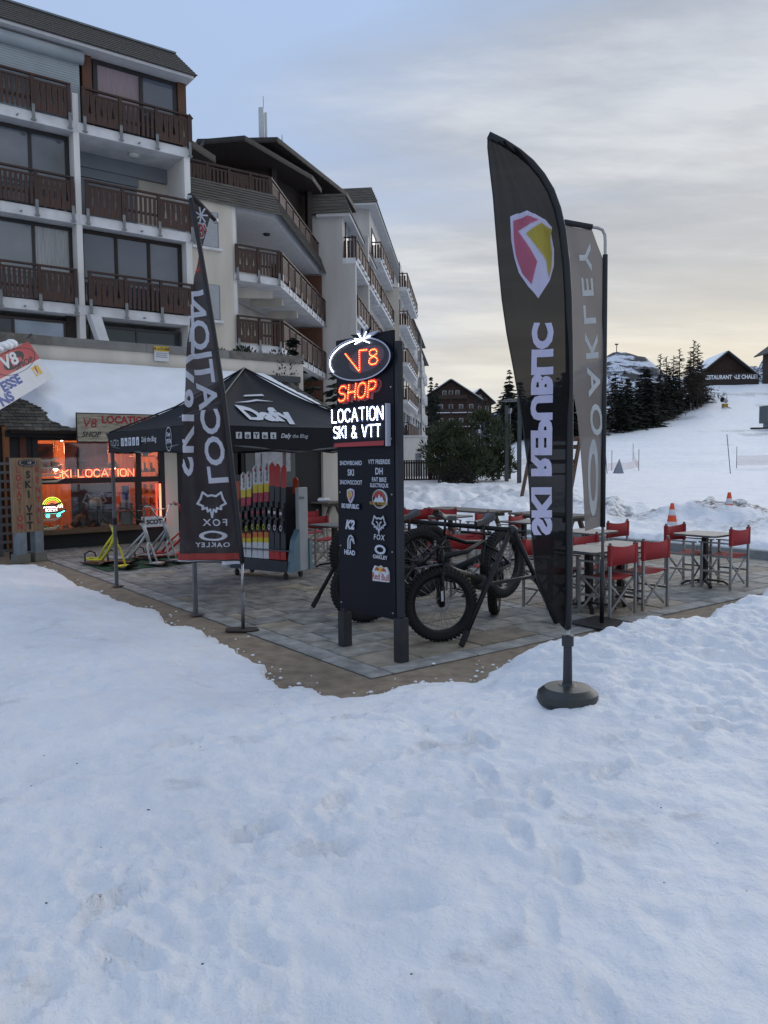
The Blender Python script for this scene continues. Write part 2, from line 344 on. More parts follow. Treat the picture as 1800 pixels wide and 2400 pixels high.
def snow_z(x, y):
    d = edge_dist(x, y)
    u = (x - T0.x) * AX.x + (y - T0.y) * AX.y; w = (x - T0.x) * WX.x + (y - T0.y) * WX.y
    dj = d + 0.06 * fbm(x * 3.1, y * 3.1, 3, 0.6) + 0.035 * fbm(x * 10, y * 10, 3, 0.6)               # ragged rim
    right = sstep(0.1, 1.4, u) * (1 - sstep(4, 9, w))
    soft = 0.055 + 0.145 * sstep(0, 1.3, dj)
    hard = 0.26 * sstep(-0.02, 0.38, dj) - 0.06 * sstep(0.8, 2.5, dj)
    z = (soft * (1 - right) + hard * right) * sstep(-0.01, 0.05, dj) - 0.07 * (1 - sstep(-0.05, 0.03, dj))
    far = base_z(x, y)
    k = sstep(6, 14, y) * sstep(0.3, 2.0, d); z = z * (1 - k) + far * k
    near = 1 - sstep(14, 30, y)
    amp = sstep(0.02, 0.35, dj)
    rel = (0.030 * fbm(x * 0.9, y * 0.9, 3) + 0.032 * fbm(x * 3.2 + 5 + y, y * 4.6 - x, 3, 0.5) + 0.014 * np.abs(pnoise(x * 6 + 3 + 2 * y, y * 10 - 2 * x)) + 0.007 * fbm(x * 17, y * 22, 3, 0.6))
    rel = rel + right * (0.075 * fbm(x * 2.3, y * 2.9, 4, 0.65) + 0.05 * np.abs(pnoise(x * 4.1, y * 5.3)))
    # scattered footprints and trodden hollows
    cell = pnoise(x * 2.6 + 40, y * 3.4 - 7); rel = rel - 0.042 * sstep(0.28, 0.48, cell) * (0.6 + 0.4 * pnoise(x * 9, y * 9)) * (1 - 0.5 * right)
    z = z + rel * amp * (0.35 + 0.65 * near)
    # ploughed heaps behind the far kerb
    lump = 0.55 + 0.95 * fbm(x * 0.55 + 3, y * 0.55, 3, 0.5)
    ridge = np.exp(-((u - 13.9 - 0.05 * w) / 1.6) ** 2) * sstep(-6, -2, w) * (1 - sstep(9.5, 12, w)) * sstep(0.2, 1.2, d)
    z = z + ridge * np.clip(lump, 0.1, 1.4) * 0.56 + ridge * 0.20 * np.abs(fbm(x * 1.9, y * 1.9, 4, 0.55)) - ridge * 0.04
    mid = sstep(0.1, 1.0, d) * (1 - sstep(32, 46, y)) * sstep(14, 18, y) * sstep(-0.08, 0.02, x / np.maximum(y, 1)) * (1 - sstep(0.2, 0.32, x / np.maximum(y, 1)))
    z = z + mid * (0.10 + 0.30 * fbm(x * 0.42 + 9, y * 0.42, 4, 0.6) + 0.16 * fbm(x * 1.6, y * 1.6, 4, 0.65))
    z = z + sstep(40, 70, y) * 0.35 * fbm(x * 0.05, y * 0.05, 4)
    bank = sstep(60, 75, y) * (1 - sstep(100, 120, y)) * 0.5 * fbm(x * 0.03 + 5, y * 0.14, 3); z = z + bank
    tracks(x, y, z, d)
    # dirt left by the plough, bare patches
    dirt = ridge * sstep(-0.25, 0.25, fbm(x * 0.6 + 31, y * 0.6, 4, 0.6)) * 1.3
    dirt = np.maximum(dirt, sstep(1.0, 0.1, np.hypot((x - 5.3) / 1.5, (y - 32.5) / 1.8)) * sstep(-0.25, 0.2, fbm(x * 1.5, y * 1.5, 3)))
    st = sstep(0.30, 0.42, fbm(x * 0.045 + 2, y * 0.20 + 11, 4, 0.5)) * sstep(92, 110, y) * 0.9
    dirt = np.maximum(dirt, st)
    fore = sstep(0.40, 0.60, fbm(x * 1.3 + 71, y * 1.9, 4, 0.55)) * 0.24 * (1 - sstep(7, 10, y))
    dirt = np.maximum(dirt, fore)
    dirt = np.maximum(dirt, mid * 0.30 * sstep(0.1, 0.5, fbm(x * 0.7 + 50, y * 0.7, 4)))
    return z, dirt, d
PRINTS = []
_r = random.Random(99)
for sx, sy, ang, n in ((-1.5, 1.7, 62, 11), (0.6, 1.5, 95, 9), (-0.3, 3.4, 18, 11), (2.0, 2.2, 75, 8), (-2.6, 3.0, 50, 10), (0.2, 2.1, 150, 7), (1.6, 4.4, 10, 6), (-1.2, 5.2, -30, 5)):
    a = math.radians(ang); x, y = sx, sy
    for k in range(n):
        s_ = 1 if k % 2 else -1; PRINTS.append((x - s_ * 0.11 * math.sin(a) + _r.gauss(0, .03), y + s_ * 0.11 * math.cos(a) + _r.gauss(0, .03), a + _r.gauss(0, .15), _r.uniform(.35, 1.0))); st = _r.uniform(.33, .46); a += _r.gauss(0, .10); x += st * math.cos(a); y += st * math.sin(a)
def tracks(x, y, z, d):
    idx = np.nonzero((y < 8.5) & (y > 0.2) & (d > 0.15) & (np.abs(x) < 6))
    X, Y = x[idx], y[idx]; Z = np.zeros(X.shape); wob = 0.25 * pnoise(X * 9, Y * 9)
    for px_, py_, a, dep in PRINTS:
        m_ = (np.abs(X - px_) < .3) & (np.abs(Y - py_) < .3)
        if not m_.any(): continue
        c, s_ = math.cos(a), math.sin(a); A = (X[m_] - px_) * c + (Y[m_] - py_) * s_; B = -(X[m_] - px_) * s_ + (Y[m_] - py_) * c
        q = np.sqrt((A / .155) ** 2 + (B / (.058 - .012 * (np.abs(A) < .04))) ** 2) + wob[m_] * .6
        Z[m_] += dep * (-0.040 * (1 - sstep(.65, 1.05, q)) + 0.016 * np.exp(-((q - 1.25) / .22) ** 2) + 0.004 * np.sin(A * 170) * (q < .8))
    for (ax, ay), (bx, by), wd, dep in (((-3.4, 2.3), (3.4, 4.9), .05, .016), ((-3.3, 2.2), (3.5, 4.78), .05, .014), ((0.1, 1.0), (2.8, 5.1), .11, .013), ((-0.1, 1.1), (-3.6, 5.6), .11, .012)):
        ex_, ey_ = bx - ax, by - ay; L = math.hypot(ex_, ey_); t_ = ((X - ax) * ex_ + (Y - ay) * ey_) / L; dd_ = np.abs(-(X - ax) * ey_ / L + (Y - ay) * ex_ / L + 0.10 * np.sin(t_ * 1.1)); on = sstep(-.25, .1, fbm(X * 1.1 + 7 * wd, Y * 1.1, 2)) * (t_ > 0) * (t_ < L)
        Z += on * dep * (-(1 - sstep(wd * .6, wd * 1.1, dd_)) + .45 * np.exp(-((dd_ - wd * 1.5) / (wd * .4)) ** 2))
    tr = sstep(.05, .35, fbm(X * .55 + 20, Y * .7, 3)); Z += tr * (0.026 * fbm(X * 8, Y * 10, 3, .65) + 0.016 * np.abs(pnoise(X * 16, Y * 20)))
    z[idx] += Z
def snow_at(x, y): return float(snow_z(np.array([float(x)]), np.array([float(y)]))[0][0])
# polar grid: fine under the camera, coarser with distance
NA = 760
ang = np.linspace(math.radians(-80), math.radians(80), NA); rad = np.concatenate([np.geomspace(0.9, 4, 150, endpoint=False), np.linspace(4, 13, 330, endpoint=False), np.geomspace(13, 520, 280)]); NR = len(rad)
AA, RR = np.meshgrid(ang, rad); GX = RR * np.sin(AA); GY = -1.5 + RR * np.cos(AA)
GZ, GD, GE = snow_z(GX, GY)
keep = GE > -0.25
vid = np.arange(NA * NR).reshape(NR, NA)
q = np.stack([vid[:-1, :-1], vid[:-1, 1:], vid[1:, 1:], vid[1:, :-1]], -1).reshape(-1, 4)
kf = keep.ravel()[q].any(1); q = q[kf][:, ::-1]
used = np.unique(q); remap = np.full(NA * NR, -1); remap[used] = np.arange(len(used)); q = remap[q]
co = np.stack([GX.ravel(), GY.ravel(), GZ.ravel()], -1)[used]
me = bpy.data.meshes.new('snow_ground'); me.vertices.add(len(co)); me.vertices.foreach_set('co', co.astype(np.float32).ravel())
me.loops.add(q.size); me.loops.foreach_set('vertex_index', q.astype(np.int32).ravel()); me.polygons.add(len(q))
me.polygons.foreach_set('loop_start', np.arange(0, q.size, 4, dtype=np.int32)); me.polygons.foreach_set('loop_total', np.full(len(q), 4, np.int32)); me.update(calc_edges=True)
me.polygons.foreach_set('use_smooth', [True] * len(me.polygons))
at = me.attributes.new('dirt', 'FLOAT', 'POINT'); at.data.foreach_set('value', GD.ravel()[used].astype(np.float32))
M = bpy.data.materials.new('snow'); M.use_nodes = True; nt = M.node_tree; p = nt.nodes['Principled BSDF']
def nd(t, **k):
    n = nt.nodes.new(t)
    for a, b in k.items(): n.inputs[a].default_value = b
    return n
tcn = nd('ShaderNodeTexCoord')
na = nd('ShaderNodeTexNoise', Scale=1.3, Detail=6, Roughness=0.6); nt.links.new(tcn.outputs['Object'], na.inputs['Vector'])
ra = nd('ShaderNodeValToRGB'); nt.links.new(na.outputs[0], ra.inputs[0]); ra.color_ramp.elements[0].position = 0.3; ra.color_ramp.elements[1].position = 0.7
ra.color_ramp.elements[0].color = (0.76, 0.78, 0.82, 1); ra.color_ramp.elements[1].color = (0.90, 0.908, 0.925, 1)
att = nt.nodes.new('ShaderNodeAttribute'); att.attribute_name = 'dirt'
nb = nd('ShaderNodeTexNoise', Scale=5.5, Detail=7, Roughness=0.7); nt.links.new(tcn.outputs['Object'], nb.inputs['Vector'])
mm = nt.nodes.new('ShaderNodeMath'); mm.operation = 'MULTIPLY'; mr = nd('ShaderNodeMapRange'); mr.inputs[1].default_value = 0.42; mr.inputs[2].default_value = 0.62
nt.links.new(nb.outputs[0], mr.inputs[0]); nt.links.new(mr.outputs[0], mm.inputs[0]); nt.links.new(att.outputs['Fac'], mm.inputs[1])
mx = nt.nodes.new('ShaderNodeMix'); mx.data_type = 'RGBA'; nt.links.new(mm.outputs[0], mx.inputs[0]); nt.links.new(ra.outputs[0], mx.inputs[6]); mx.inputs[7].default_value = (0.10, 0.085, 0.07, 1)
nt.links.new(mx.outputs[2], p.inputs['Base Color']); p.inputs['Roughness'].default_value = 0.55; p.inputs['Specular IOR Level'].default_value = 0.25
n4 = nd('ShaderNodeTexNoise', Scale=9.0, Detail=8, Roughness=0.62); nt.links.new(tcn.outputs['Object'], n4.inputs['Vector'])
n5 = nd('ShaderNodeTexNoise', Scale=60.0, Detail=4, Roughness=0.6); nt.links.new(tcn.outputs['Object'], n5.inputs['Vector'])
b1 = nd('ShaderNodeBump', Strength=0.85, Distance=0.045); nt.links.new(n4.outputs[0], b1.inputs['Height'])
b2 = nd('ShaderNodeBump', Strength=0.5, Distance=0.008); nt.links.new(n5.outputs[0], b2.inputs['Height']); nt.links.new(b1.outputs[0], b2.inputs['Normal'])
nt.links.new(b2.outputs[0], p.inputs['Normal']); MATS['snow'] = M
me.materials.append(M)
o = bpy.data.objects.new('snow_ground', me); COL.objects.link(o); struct(o)
SNOW2 = mat('snow_plain', (0.83, 0.855, 0.90), 0.6, var=0.05, scale=1.5, bump=0.35, bscale=5.0, spec=0.25)
# flat base sheet out to the horizon, and the sand-coloured paved path round the terrace
g = MB().box(-6000, 6000, -40, 9000, -3.2, -3.0).build('ground', mat('base_ground', (0.5, 0.52, 0.56), 0.8)); struct(g)
tan = mat('sand_path', (0.235, 0.185, 0.130), 0.85, var=0.28, scale=7.0, bump=0.5, bscale=90, detail=8)
pts = [tuple(W(u, w)) for u, w in ((-14, 18.5), (-14, 9.2), (-1.6, 9.2), (-1.6, -1.6), (11, -1.6), (11, 18.5))]
mb = MB(); mb.add([(p[0], p[1], -0.008) for p in pts], [tuple(range(6))]); o = mb.build('path', tan); struct(o)
# paving
PAV = [mat('paver_grey', (0.20, 0.196, 0.183), 0.72, var=0.5, scale=5.0, bump=0.45, bscale=22, detail=7), mat('paver_light', (0.27, 0.255, 0.222), 0.72, var=0.45, scale=6.0, bump=0.45, bscale=25, detail=7),
       mat('paver_beige', (0.27, 0.232, 0.178), 0.72, var=0.45, scale=4.0, bump=0.45, bscale=25, detail=7), mat('paver_brown', (0.21, 0.172, 0.13), 0.72, var=0.5, scale=4.0, bump=0.45, bscale=25, detail=7)]
PAVK = mat('paver_kerb', (0.27, 0.265, 0.248), 0.72, var=0.42, scale=5.0, bump=0.45, bscale=25, detail=7)
mb = MB(); mb.add([(*W(u, w)[:2], -0.004) for u, w in ((0, 0), (9.8, 0), (9.8, 15.5), (0, 15.5))], [(0, 1, 2, 3)])
terr = mb.build('terrace_paving', mat('paving_joint', (0.022, 0.020, 0.018), 0.9)); struct(terr)
def slab(u0, u1, w0, w1, mt, h):
    g_ = 0.009; z1 = 0.006 + h; b = 0.007
    P = []
    for du, z in ((0, -0.02), (0, z1 - b), (b, z1)):
        for (a, c) in ((u0 + g_ + du, w0 + g_ + du), (u1 - g_ - du, w0 + g_ + du), (u1 - g_ - du, w1 - g_ - du), (u0 + g_ + du, w1 - g_ - du)): P.append(tuple(W(a, c, z)))
    F = [(8, 9, 10, 11)] + [(k * 4 + i, k * 4 + (i + 1) % 4, k * 4 + 4 + (i + 1) % 4, k * 4 + 4 + i) for k in (0, 1) for i in range(4)]
    return P, F
stones = []
KW = 0.24; rs = random.Random(3)
wq = -0.0
for a, b in ((0, 15.5),):
    x = a
    while x < b - 0.2:                                         # left border stones
        L = min(rs.uniform(0.75, 1.05), b - x); stones.append((0.0, KW, x, x + L, PAVK)); x += L
x = KW
while x < 9.6:                                                 # right border stones
    L = min(rs.uniform(0.8, 1.2), 9.8 - x); stones.append((x, x + L, 0.0, KW, PAVK)); x += L
w = KW
while w < 15.2:
    rw = rs.choice((0.30, 0.36, 0.42, 0.46)); rw = min(rw, 15.5 - w)
    for a, b, warm in ((KW, 3.22, 0), (3.44, 9.8, 1)):
        x = a + (-rs.uniform(0, 0.5) if a > KW else -rs.uniform(0, 0.4))
        while x < b - 0.05:
            L = rs.uniform(0.42, 0.85); x0 = max(x, a); x1 = min(x + L, b)
            if b - x1 < 0.2: x1 = b
            if x1 - x0 > 0.06:
                r_ = rs.random()
                mt = (PAV[0] if r_ < .45 else PAV[1] if r_ < .78 else PAV[2]) if not warm and w > 0.9 else (PAV[1] if r_ < .3 else PAV[2] if r_ < .65 else PAV[3] if r_ < .88 else PAV[0])
                stones.append((x0, x1, w, w + rw, mt))
            x = x1 if x1 == b else x + L
            if x1 == b: break
    w += rw
x = KW
while x < 15.3: L = min(rs.uniform(0.6, 0.9), 15.5 - x); stones.append((3.22, 3.44, x, x + L, PAVK)); x += L
def vis(s):
    c = W((s[0] + s[1]) / 2, (s[2] + s[3]) / 2); dd = c.y
    return (s[1] - s[0]) * (s[3] - s[2]) / max(dd, 3) ** 3 if abs(c.x) / c.y < 0.52 and c.y > 3 else 0
stones.sort(key=vis, reverse=True)
rest = {}
for i, s in enumerate(stones):
    P, F = slab(*s[:4], s[4], rs.uniform(-0.003, 0.003))
    if i < 298: MB().add(P, F).build('paving_stone', s[4], terr)
    else: rest.setdefault(s[4].name, MB()).add(P, F)
for k, mb in rest.items(): o = mb.build('far_paving_stones', MATS[k], terr); o['kind'] = 'stuff'
# kerb on the far side of the terrace
kb = tthing('kerb', 'low grey concrete kerb along the far right edge of the terrace', 'kerb', 9.8, 6)
w = -1.0
kmat = mat('kerb_concrete', (0.26, 0.275, 0.28), 0.8, var=0.15, bump=0.3)
while w < 9.5: MB().box(9.8, 10.0, w, w + 0.99, -0.05, 0.16).build('kerb_stone', kmat, kb, bevel=0.012); w += 1.0
# crumbs of snow thrown on to the path
rs = random.Random(44); mb = MB(); n_ = 0
while n_ < 170:
    i = rs.randrange(1, 47); a = EDGE[i]; b = EDGE[i + 1]; t = rs.random(); ou = rs.expovariate(11.0)
    u = a[0] + (b[0] - a[0]) * t + (ou if i < 24 else rs.uniform(-.05, .05)); w = a[1] + (b[1] - a[1]) * t + (ou if i >= 20 else rs.uniform(-.05, .05)); p = W(u, w); r_ = rs.uniform(0.004, 0.015) * (1.7 if rs.random() < .10 else 1)
    mb.ball((p.x, p.y, 0.004 + r_ * .4), (r_ * rs.uniform(.8, 1.5), r_ * rs.uniform(.8, 1.4), r_ * .7), 6, 4); n_ += 1
o = mb.build('snow_crumbs', SNOW2); o['kind'] = 'stuff'; tag(o, 'loose crumbs of snow along the rim of the cleared path', 'snow')
mb = MB()
for k in range(45):
    a = rs.uniform(-0.5, 0.5); y = rs.uniform(1.6, 6.5); x = a * y * 1.05; z_, _, d_ = snow_z(np.array([x]), np.array([y]))
    if d_[0] < 0.2: continue
    r_ = rs.uniform(0.0018, 0.0045); mb.ball((x, y, float(z_[0]) + r_ * .3), (r_ * rs.uniform(.8, 2), r_, r_ * .6), 5, 3)
o = mb.build('debris', mat('debris', (0.05, 0.04, 0.035), 0.9)); o['kind'] = 'stuff'; tag(o, 'tiny dark specks of grit scattered on the foreground snow', 'grit')
# ------------------------------------------------------------------ apartment building with timber balconies
M_W = mat('render_white', (0.76, 0.74, 0.71), 0.85, var=0.13, scale=1.6, bump=0.15, bscale=60, stretch=(1, 1, 0.22), detail=7)
M_CR = mat('render_cream', (0.64, 0.59, 0.515), 0.85, var=0.14, scale=1.6, bump=0.15, bscale=60, stretch=(1, 1, 0.22), detail=7)
M_SL = mat('slab_white', (0.70, 0.705, 0.72), 0.8, var=0.16, scale=2.2, bump=0.1, detail=7)
M_BR = mat('balcony_wood', (0.060, 0.029, 0.021), 0.6, var=0.4, scale=3.0, bump=0.3, bscale=30, stretch=(8, 8, 0.8))
M_BR2 = mat('rail_wood', (0.046, 0.021, 0.016), 0.55, var=0.3, scale=3.0)
M_ST = mat('bracket_steel', (0.22, 0.23, 0.24), 0.45, 0.7, var=0.2)
M_FR = mat('dark_frame', (0.018, 0.017, 0.02), 0.45, var=0.2)
M_OR = mat('orange_wood', (0.115, 0.046, 0.024), 0.6, var=0.25, scale=3, stretch=(6, 6, 0.7))
M_SHU = mat('shutter_grey', (0.33, 0.37, 0.40), 0.5, var=0.06, scale=2)
M_SH2 = mat('shutter_dark', (0.20, 0.22, 0.25), 0.5, var=0.06, scale=2)
M_GL = mat('window_glass', (0.085, 0.105, 0.135), 0.04, var=0.0, spec=0.9)
M_GLW = mat('window_glass_pale', (0.21, 0.235, 0.26), 0.05, var=0.25, scale=0.8, spec=0.9)
M_GLD = mat('window_glass_dark', (0.02, 0.035, 0.04), 0.05, var=0.0, spec=0.7)
M_CUR = mat('curtain_pink', (0.30, 0.235, 0.255), 0.85, var=0.12, scale=9, stretch=(6, 6, 0.3))
M_ROOF = mat('shingle_grey', (0.085, 0.078, 0.070), 0.85, var=0.4, scale=4, bump=0.5, bscale=30, stretch=(6, 6, 1))
M_ROOF2 = mat('board_weathered', (0.125, 0.115, 0.10), 0.85, var=0.4, scale=3, bump=0.4, bscale=30, stretch=(0.6, 0.6, 9))
M_SOF = mat('soffit', (0.60, 0.60, 0.61), 0.8, var=0.06)
M_DKW = mat('dark_timber', (0.022, 0.013, 0.010), 0.7, var=0.3, scale=3)
M_COP = mat('coping_grey', (0.205, 0.20, 0.185), 0.8, var=0.2, scale=2.5, bump=0.2)
GLV = [M_GL, M_GLW, mat('window_glass_b', (0.13, 0.15, 0.175), 0.05, var=0.5, scale=0.7, spec=0.9), mat('window_curtain', (0.30, 0.31, 0.32), 0.12, var=0.25, scale=6, stretch=(6, 6, .3), spec=0.8), mat('window_glass_c', (0.10, 0.12, 0.15), 0.04, var=0.6, scale=0.5, spec=0.9)]
def plank_mesh(kind, W0=0.165, H=0.78, T=0.022):
    # vertical board with a shaped edge: half a fir tree on one side, half a lozenge slit on the other
    tree = [(0, 0), (0.0, .28), (.010, .28), (.010, .34), (.052, .35), (.022, .44), (.042, .445), (.018, .53), (.030, .535), (.010, .63), (.010, .93), (0, .93), (0, 1)]
    loz = [(0, 0), (0, .08), (.009, .08), (.009, .22), (.022, .26), (.009, .30), (.009, .72), (.022, .77), (.009, .82), (.009, .93), (0, .93), (0, 1)]
    if kind == 'a': L, R = tree, loz
    elif kind == 'b': L, R = loz, tree
    elif kind == 'l': L, R = [(0, 0), (0, 1)], tree
    elif kind == 'r': L, R = tree, [(0, 0), (0, 1)]
    else: L = R = [(0, 0), (0, 1)]
    g_ = 0.0025
    poly = [(g_ + a, b * H) for a, b in L] + [(W0 - g_ - a, b * H) for a, b in R[::-1]]
    me_ = bpy.data.meshes.new('plank'); mb = MB().prism(poly, (0, -T / 2, 0), (1, 0, 0), (0, 0, 1), (0, T, 0))
    me_.from_pydata(mb.v, [], mb.f); me_.update(); me_.materials.append(M_BR); return me_
PM = {k: plank_mesh(k) for k in 'ablr'}; PM['s'] = plank_mesh('s', 0.082)
def place(me_, name, parent, p, rz):
    o = bpy.data.objects.new(name, me_); COL.objects.link(o); o.parent = parent; of = OFF[parent.name]; OFF[o.name] = of
    o.location = (p[0] - of[0], p[1] - of[1], p[2] - of[2]); o.rotation_euler = (0, 0, rz); return o
def railing(par, a, b, z, types, ends=(1, 1), brackets=True, single=True, drop=0.28, hgt=0.94):
    # railing from a to b (2d, parent frame), slab top at z; outward side is to the right of a->b
    a = Vector((a[0], a[1], 0)); b = Vector((b[0], b[1], 0)); d = (b - a); L = d.length; d.normalize(); out = Vector((d.y, -d.x, 0)); rz = math.atan2(d.y, d.x)
    zu = Vector((0, 0, 1)); n = len(types); pw = L / n
    MB().bar(a + zu * (z + hgt), b + zu * (z + hgt), 0.085, 0.05).build('handrail', M_BR2, par)
    MB().bar(a + zu * (z + hgt - 0.13) , b + zu * (z + hgt - 0.13), 0.04, 0.05).build('lower_rail', M_BR2, par)
    k = 0.08
    for i in range(n + 1):
        p = a + d * (i * pw); p = p + d * (0.05 if i == 0 else -0.05 if i == n else 0)
        MB().bar(p + zu * (z - 0.02), p + zu * (z + hgt - 0.02), 0.09, 0.07).build('post', M_BR2, par)
        if brackets:
            q = p + out * 0.05
            mb = MB().bar(q + zu * (z - drop * 1.05), q + zu * (z + 0.16), 0.02, 0.085, up=d); mb.bar(q + zu * (z - drop * 0.98), q + zu * (z - drop * 0.85), 0.035, 0.14, up=d); mb.build('bracket', M_ST, par)
    allm = MB()
    for i, t in enumerate(types):
        p0 = a + d * (i * pw + 0.05); wd = pw - 0.10; ins = -out * 0.0
        if t == 'T':
            c = 6; sw = wd / c; seq = ['l', 'b', 'a', 'b', 'a', 'r'] if True else []
            for j in range(c):
                q = p0 + d * (j * sw)
                if single:
                    o = place(PM[['l', 'a', 'b', 'a', 'b', 'r'][j]], 'plank', par, (q.x, q.y, z + 0.03), rz); o.scale = (sw / 0.165, 1, 1)
                else:
                    allm.bar(q + d * sw / 2 + zu * (z + 0.03), q + d * sw / 2 + zu * (z + 0.81), sw - 0.012, 0.022, up=out)
        else:
            c = max(3, int(wd / 0.128)); sw = wd / c
            for j in range(c):
                q = p0 + d * (j * sw + 0.02)
                if single: place(PM['s'], 'plank', par, (q.x, q.y, z + 0.03), rz)
                else: allm.bar(q + d * 0.04 + zu * (z + 0.03), q + d * 0.04 + zu * (z + 0.81), 0.082, 0.022, up=out)
            q = p0 - out * 0.04
            MB().bar(q + zu * (z + 0.34), q + d * wd + zu * (z + 0.34), 0.03, 0.07).build('mid_rail', M_BR2, par)
    if allm.v: allm.build('boarding', M_BR, par)
def window(par, u0, u1, w, z0, z1, n=1, glassm=None, fr=0.07, frm=None, widths=None, name='window'):
    frm = frm or M_FR; glassm = glassm or M_GL
    mb = MB(); mb.box(u0, u1, w, w + 0.08, z1 - fr, z1); mb.box(u0, u1, w, w + 0.08, z0, z0 + fr); mb.box(u0, u0 + fr, w, w + 0.08, z0 + fr, z1 - fr); mb.box(u1 - fr, u1, w, w + 0.08, z0 + fr, z1 - fr)
    step = (u1 - u0 - fr) / n
    for i in range(1, n): x = u0 + step * i; mb.box(x, x + fr * 0.9, w, w + 0.08, z0 + fr, z1 - fr)
    o = mb.build(name, frm, par)
    for i in range(n):
        g_ = glassm[i] if isinstance(glassm, list) else random.choice(GLV) if glassm in (M_GL, M_GLW) else glassm
        MB().box(u0 + fr + step * i - 0.01, u0 + step * (i + 1) + 0.01, w + 0.035, w + 0.05, z0 + fr - 0.01, z1 - fr + 0.01).build('pane', g_, o)
    return o
ab = tthing('apartment_building', 'white rendered apartment building with dark brown timber balconies and a shingled mansard, above the shop', 'building', 3.0, 18.0)
P = ab
MB().box(-7, 6.38, 19.45, 30, 0, 13.5).build('wall', M_CR, P)
for u in (-3.5, -0.28, 2.97, 6.22):
    MB().box(u, u + (0.16 if u < 6 else 0.19), 17.97, 19.47, 4.2, 12.1).build('party_wall', M_W, P)
LV = [6.0, 8.52, 11.04]
for zi, z in enumerate(LV):
    for bi, (u0, u1) in enumerate(((-0.24, 3.03), (3.07, 6.42))):
        s_ = MB().box(u0, u1, 17.95, 19.5, z + 0.001 * bi, z + 0.28).build('balcony_slab', M_SL, P)
        railing(s_, (u0 + 0.14, 17.89), (u1 - 0.12 if bi == 0 else u1, 17.89), z + 0.28, 'TST')
        mb = MB(); mb.tube([(u0 + 1.75, 17.97, z + 0.09), (u0 + 1.75, 17.82, z + 0.07)], 0.022, 6); mb.build('drain_spout', M_ST, s_)
        if zi == 2 and bi == 1:
            railing(s_, (u1 + 0.04, 17.95), (u1 + 0.04, 19.3), z + 0.28, 'T', brackets=False)
    MB().box(-7, -0.26, 17.95, 19.5, z, z + 0.28).build('balcony_slab', M_SL, P)
# ground-floor roof terrace slab behind the parapet and first-floor windows
MB().box(-7, 8.3, 15.15, 19.5, 3.95, 4.2).build('terrace_slab', M_SL, P)
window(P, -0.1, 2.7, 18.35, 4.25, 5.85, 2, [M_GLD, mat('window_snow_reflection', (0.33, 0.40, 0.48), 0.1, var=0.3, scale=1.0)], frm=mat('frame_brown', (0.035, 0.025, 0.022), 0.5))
MB().box(2.70, 2.95, 18.3, 18.5, 4.2, 5.99).build('window_post', M_DKW, P)
window(P, 3.4, 6.2, 18.5, 4.25, 5.85, 2, M_GLD, frm=mat('frame_slate', (0.05, 0.055, 0.06), 0.5))
mb = MB().prism([(3.15, 5.98), (3.45, 5.98), (3.98, 4.2), (3.72, 4.2)], (0, 17.6, 0), (1, 0, 0), (0, 0, 1), (0, 0.35, 0)); mb.build('fin_wall', M_SL, P)
# second floor, third floor, top floor glazing
window(P, -0.1, 2.96, 18.4, 6.3, 8.50, 3, M_GLW, 0.09)
window(P, 3.15, 6.2, 18.3, 6.3, 8.50, 3, M_GLW, 0.10, frm=M_DKW)
window(P, -0.1, 2.96, 18.4, 8.82, 11.02, 3, M_GL, 0.10)
# recessed balcony with roller shutter and ceiling lamp
mb = MB(); mb.box(3.2, 5.3, 19.36, 19.45, 10.35, 10.62).build('shutter_box', M_SH2, P)
sh = MB().box(3.2, 5.25, 19.40, 19.46, 8.82, 10.34).build('roller_shutter', M_SH2, P)
for k in range(22): MB().box(3.22, 5.23, 19.385, 19.402, 8.84 + k * 0.068, 8.84 + k * 0.068 + 0.056).build('slat', M_SH2, sh)
MB().box(3.14, 6.22, 19.30, 19.46, 10.62, 11.04).build('lintel', M_SH2, P)
MB().lathe([(0.0, -0.10), (0.13, -0.09), (0.17, -0.04), (0.17, 0)], (4.9, 18.6, 11.035), 20).build('ceiling_lamp', mat('lamp_opal', (0.6, 0.6, 0.58), 0.4), P, smooth=True)
window(P, 3.62, 6.1, 18.12, 11.34, 13.25, 1, M_CUR, 0.12, widths=None)
MB().box(4.95, 5.05, 18.09, 18.17, 11.4, 13.1).build('mullion', M_FR, P)
MB().box(5.05, 5.98, 18.135, 18.152, 11.46, 13.13).build('pane', M_GL, P)
for u in (3.3, 6.12): MB().box(u, u + 0.26, 18.06, 18.35, 11.32, 13.26).build('timber_post', M_OR, P)
# awning with shutter on the top left
MB().tube([(-1.5, 17.92, 13.06), (3.28, 17.92, 13.06)], 0.17, 14).build('shutter_box', M_SHU, P, smooth=True)
sh = MB().box(-1.5, 3.2, 18.0, 18.04, 11.34, 12.95).build('roller_shutter', M_SHU, P)
for k in range(24): MB().box(-1.48, 3.18, 17.985, 18.003, 11.36 + k * 0.065, 11.36 + k * 0.065 + 0.056).build('slat', M_SHU, sh)
# bird box on the corner post
mb = MB().box(6.40, 6.56, 18.1, 18.26, 12.1, 12.3); mb.prism([(6.36, 12.3), (6.60, 12.3), (6.48, 12.42)], (0, 18.06, 0), (1, 0, 0), (0, 0, 1), (0, 0.24, 0)); mb.build('bird_box', M_BR, P)
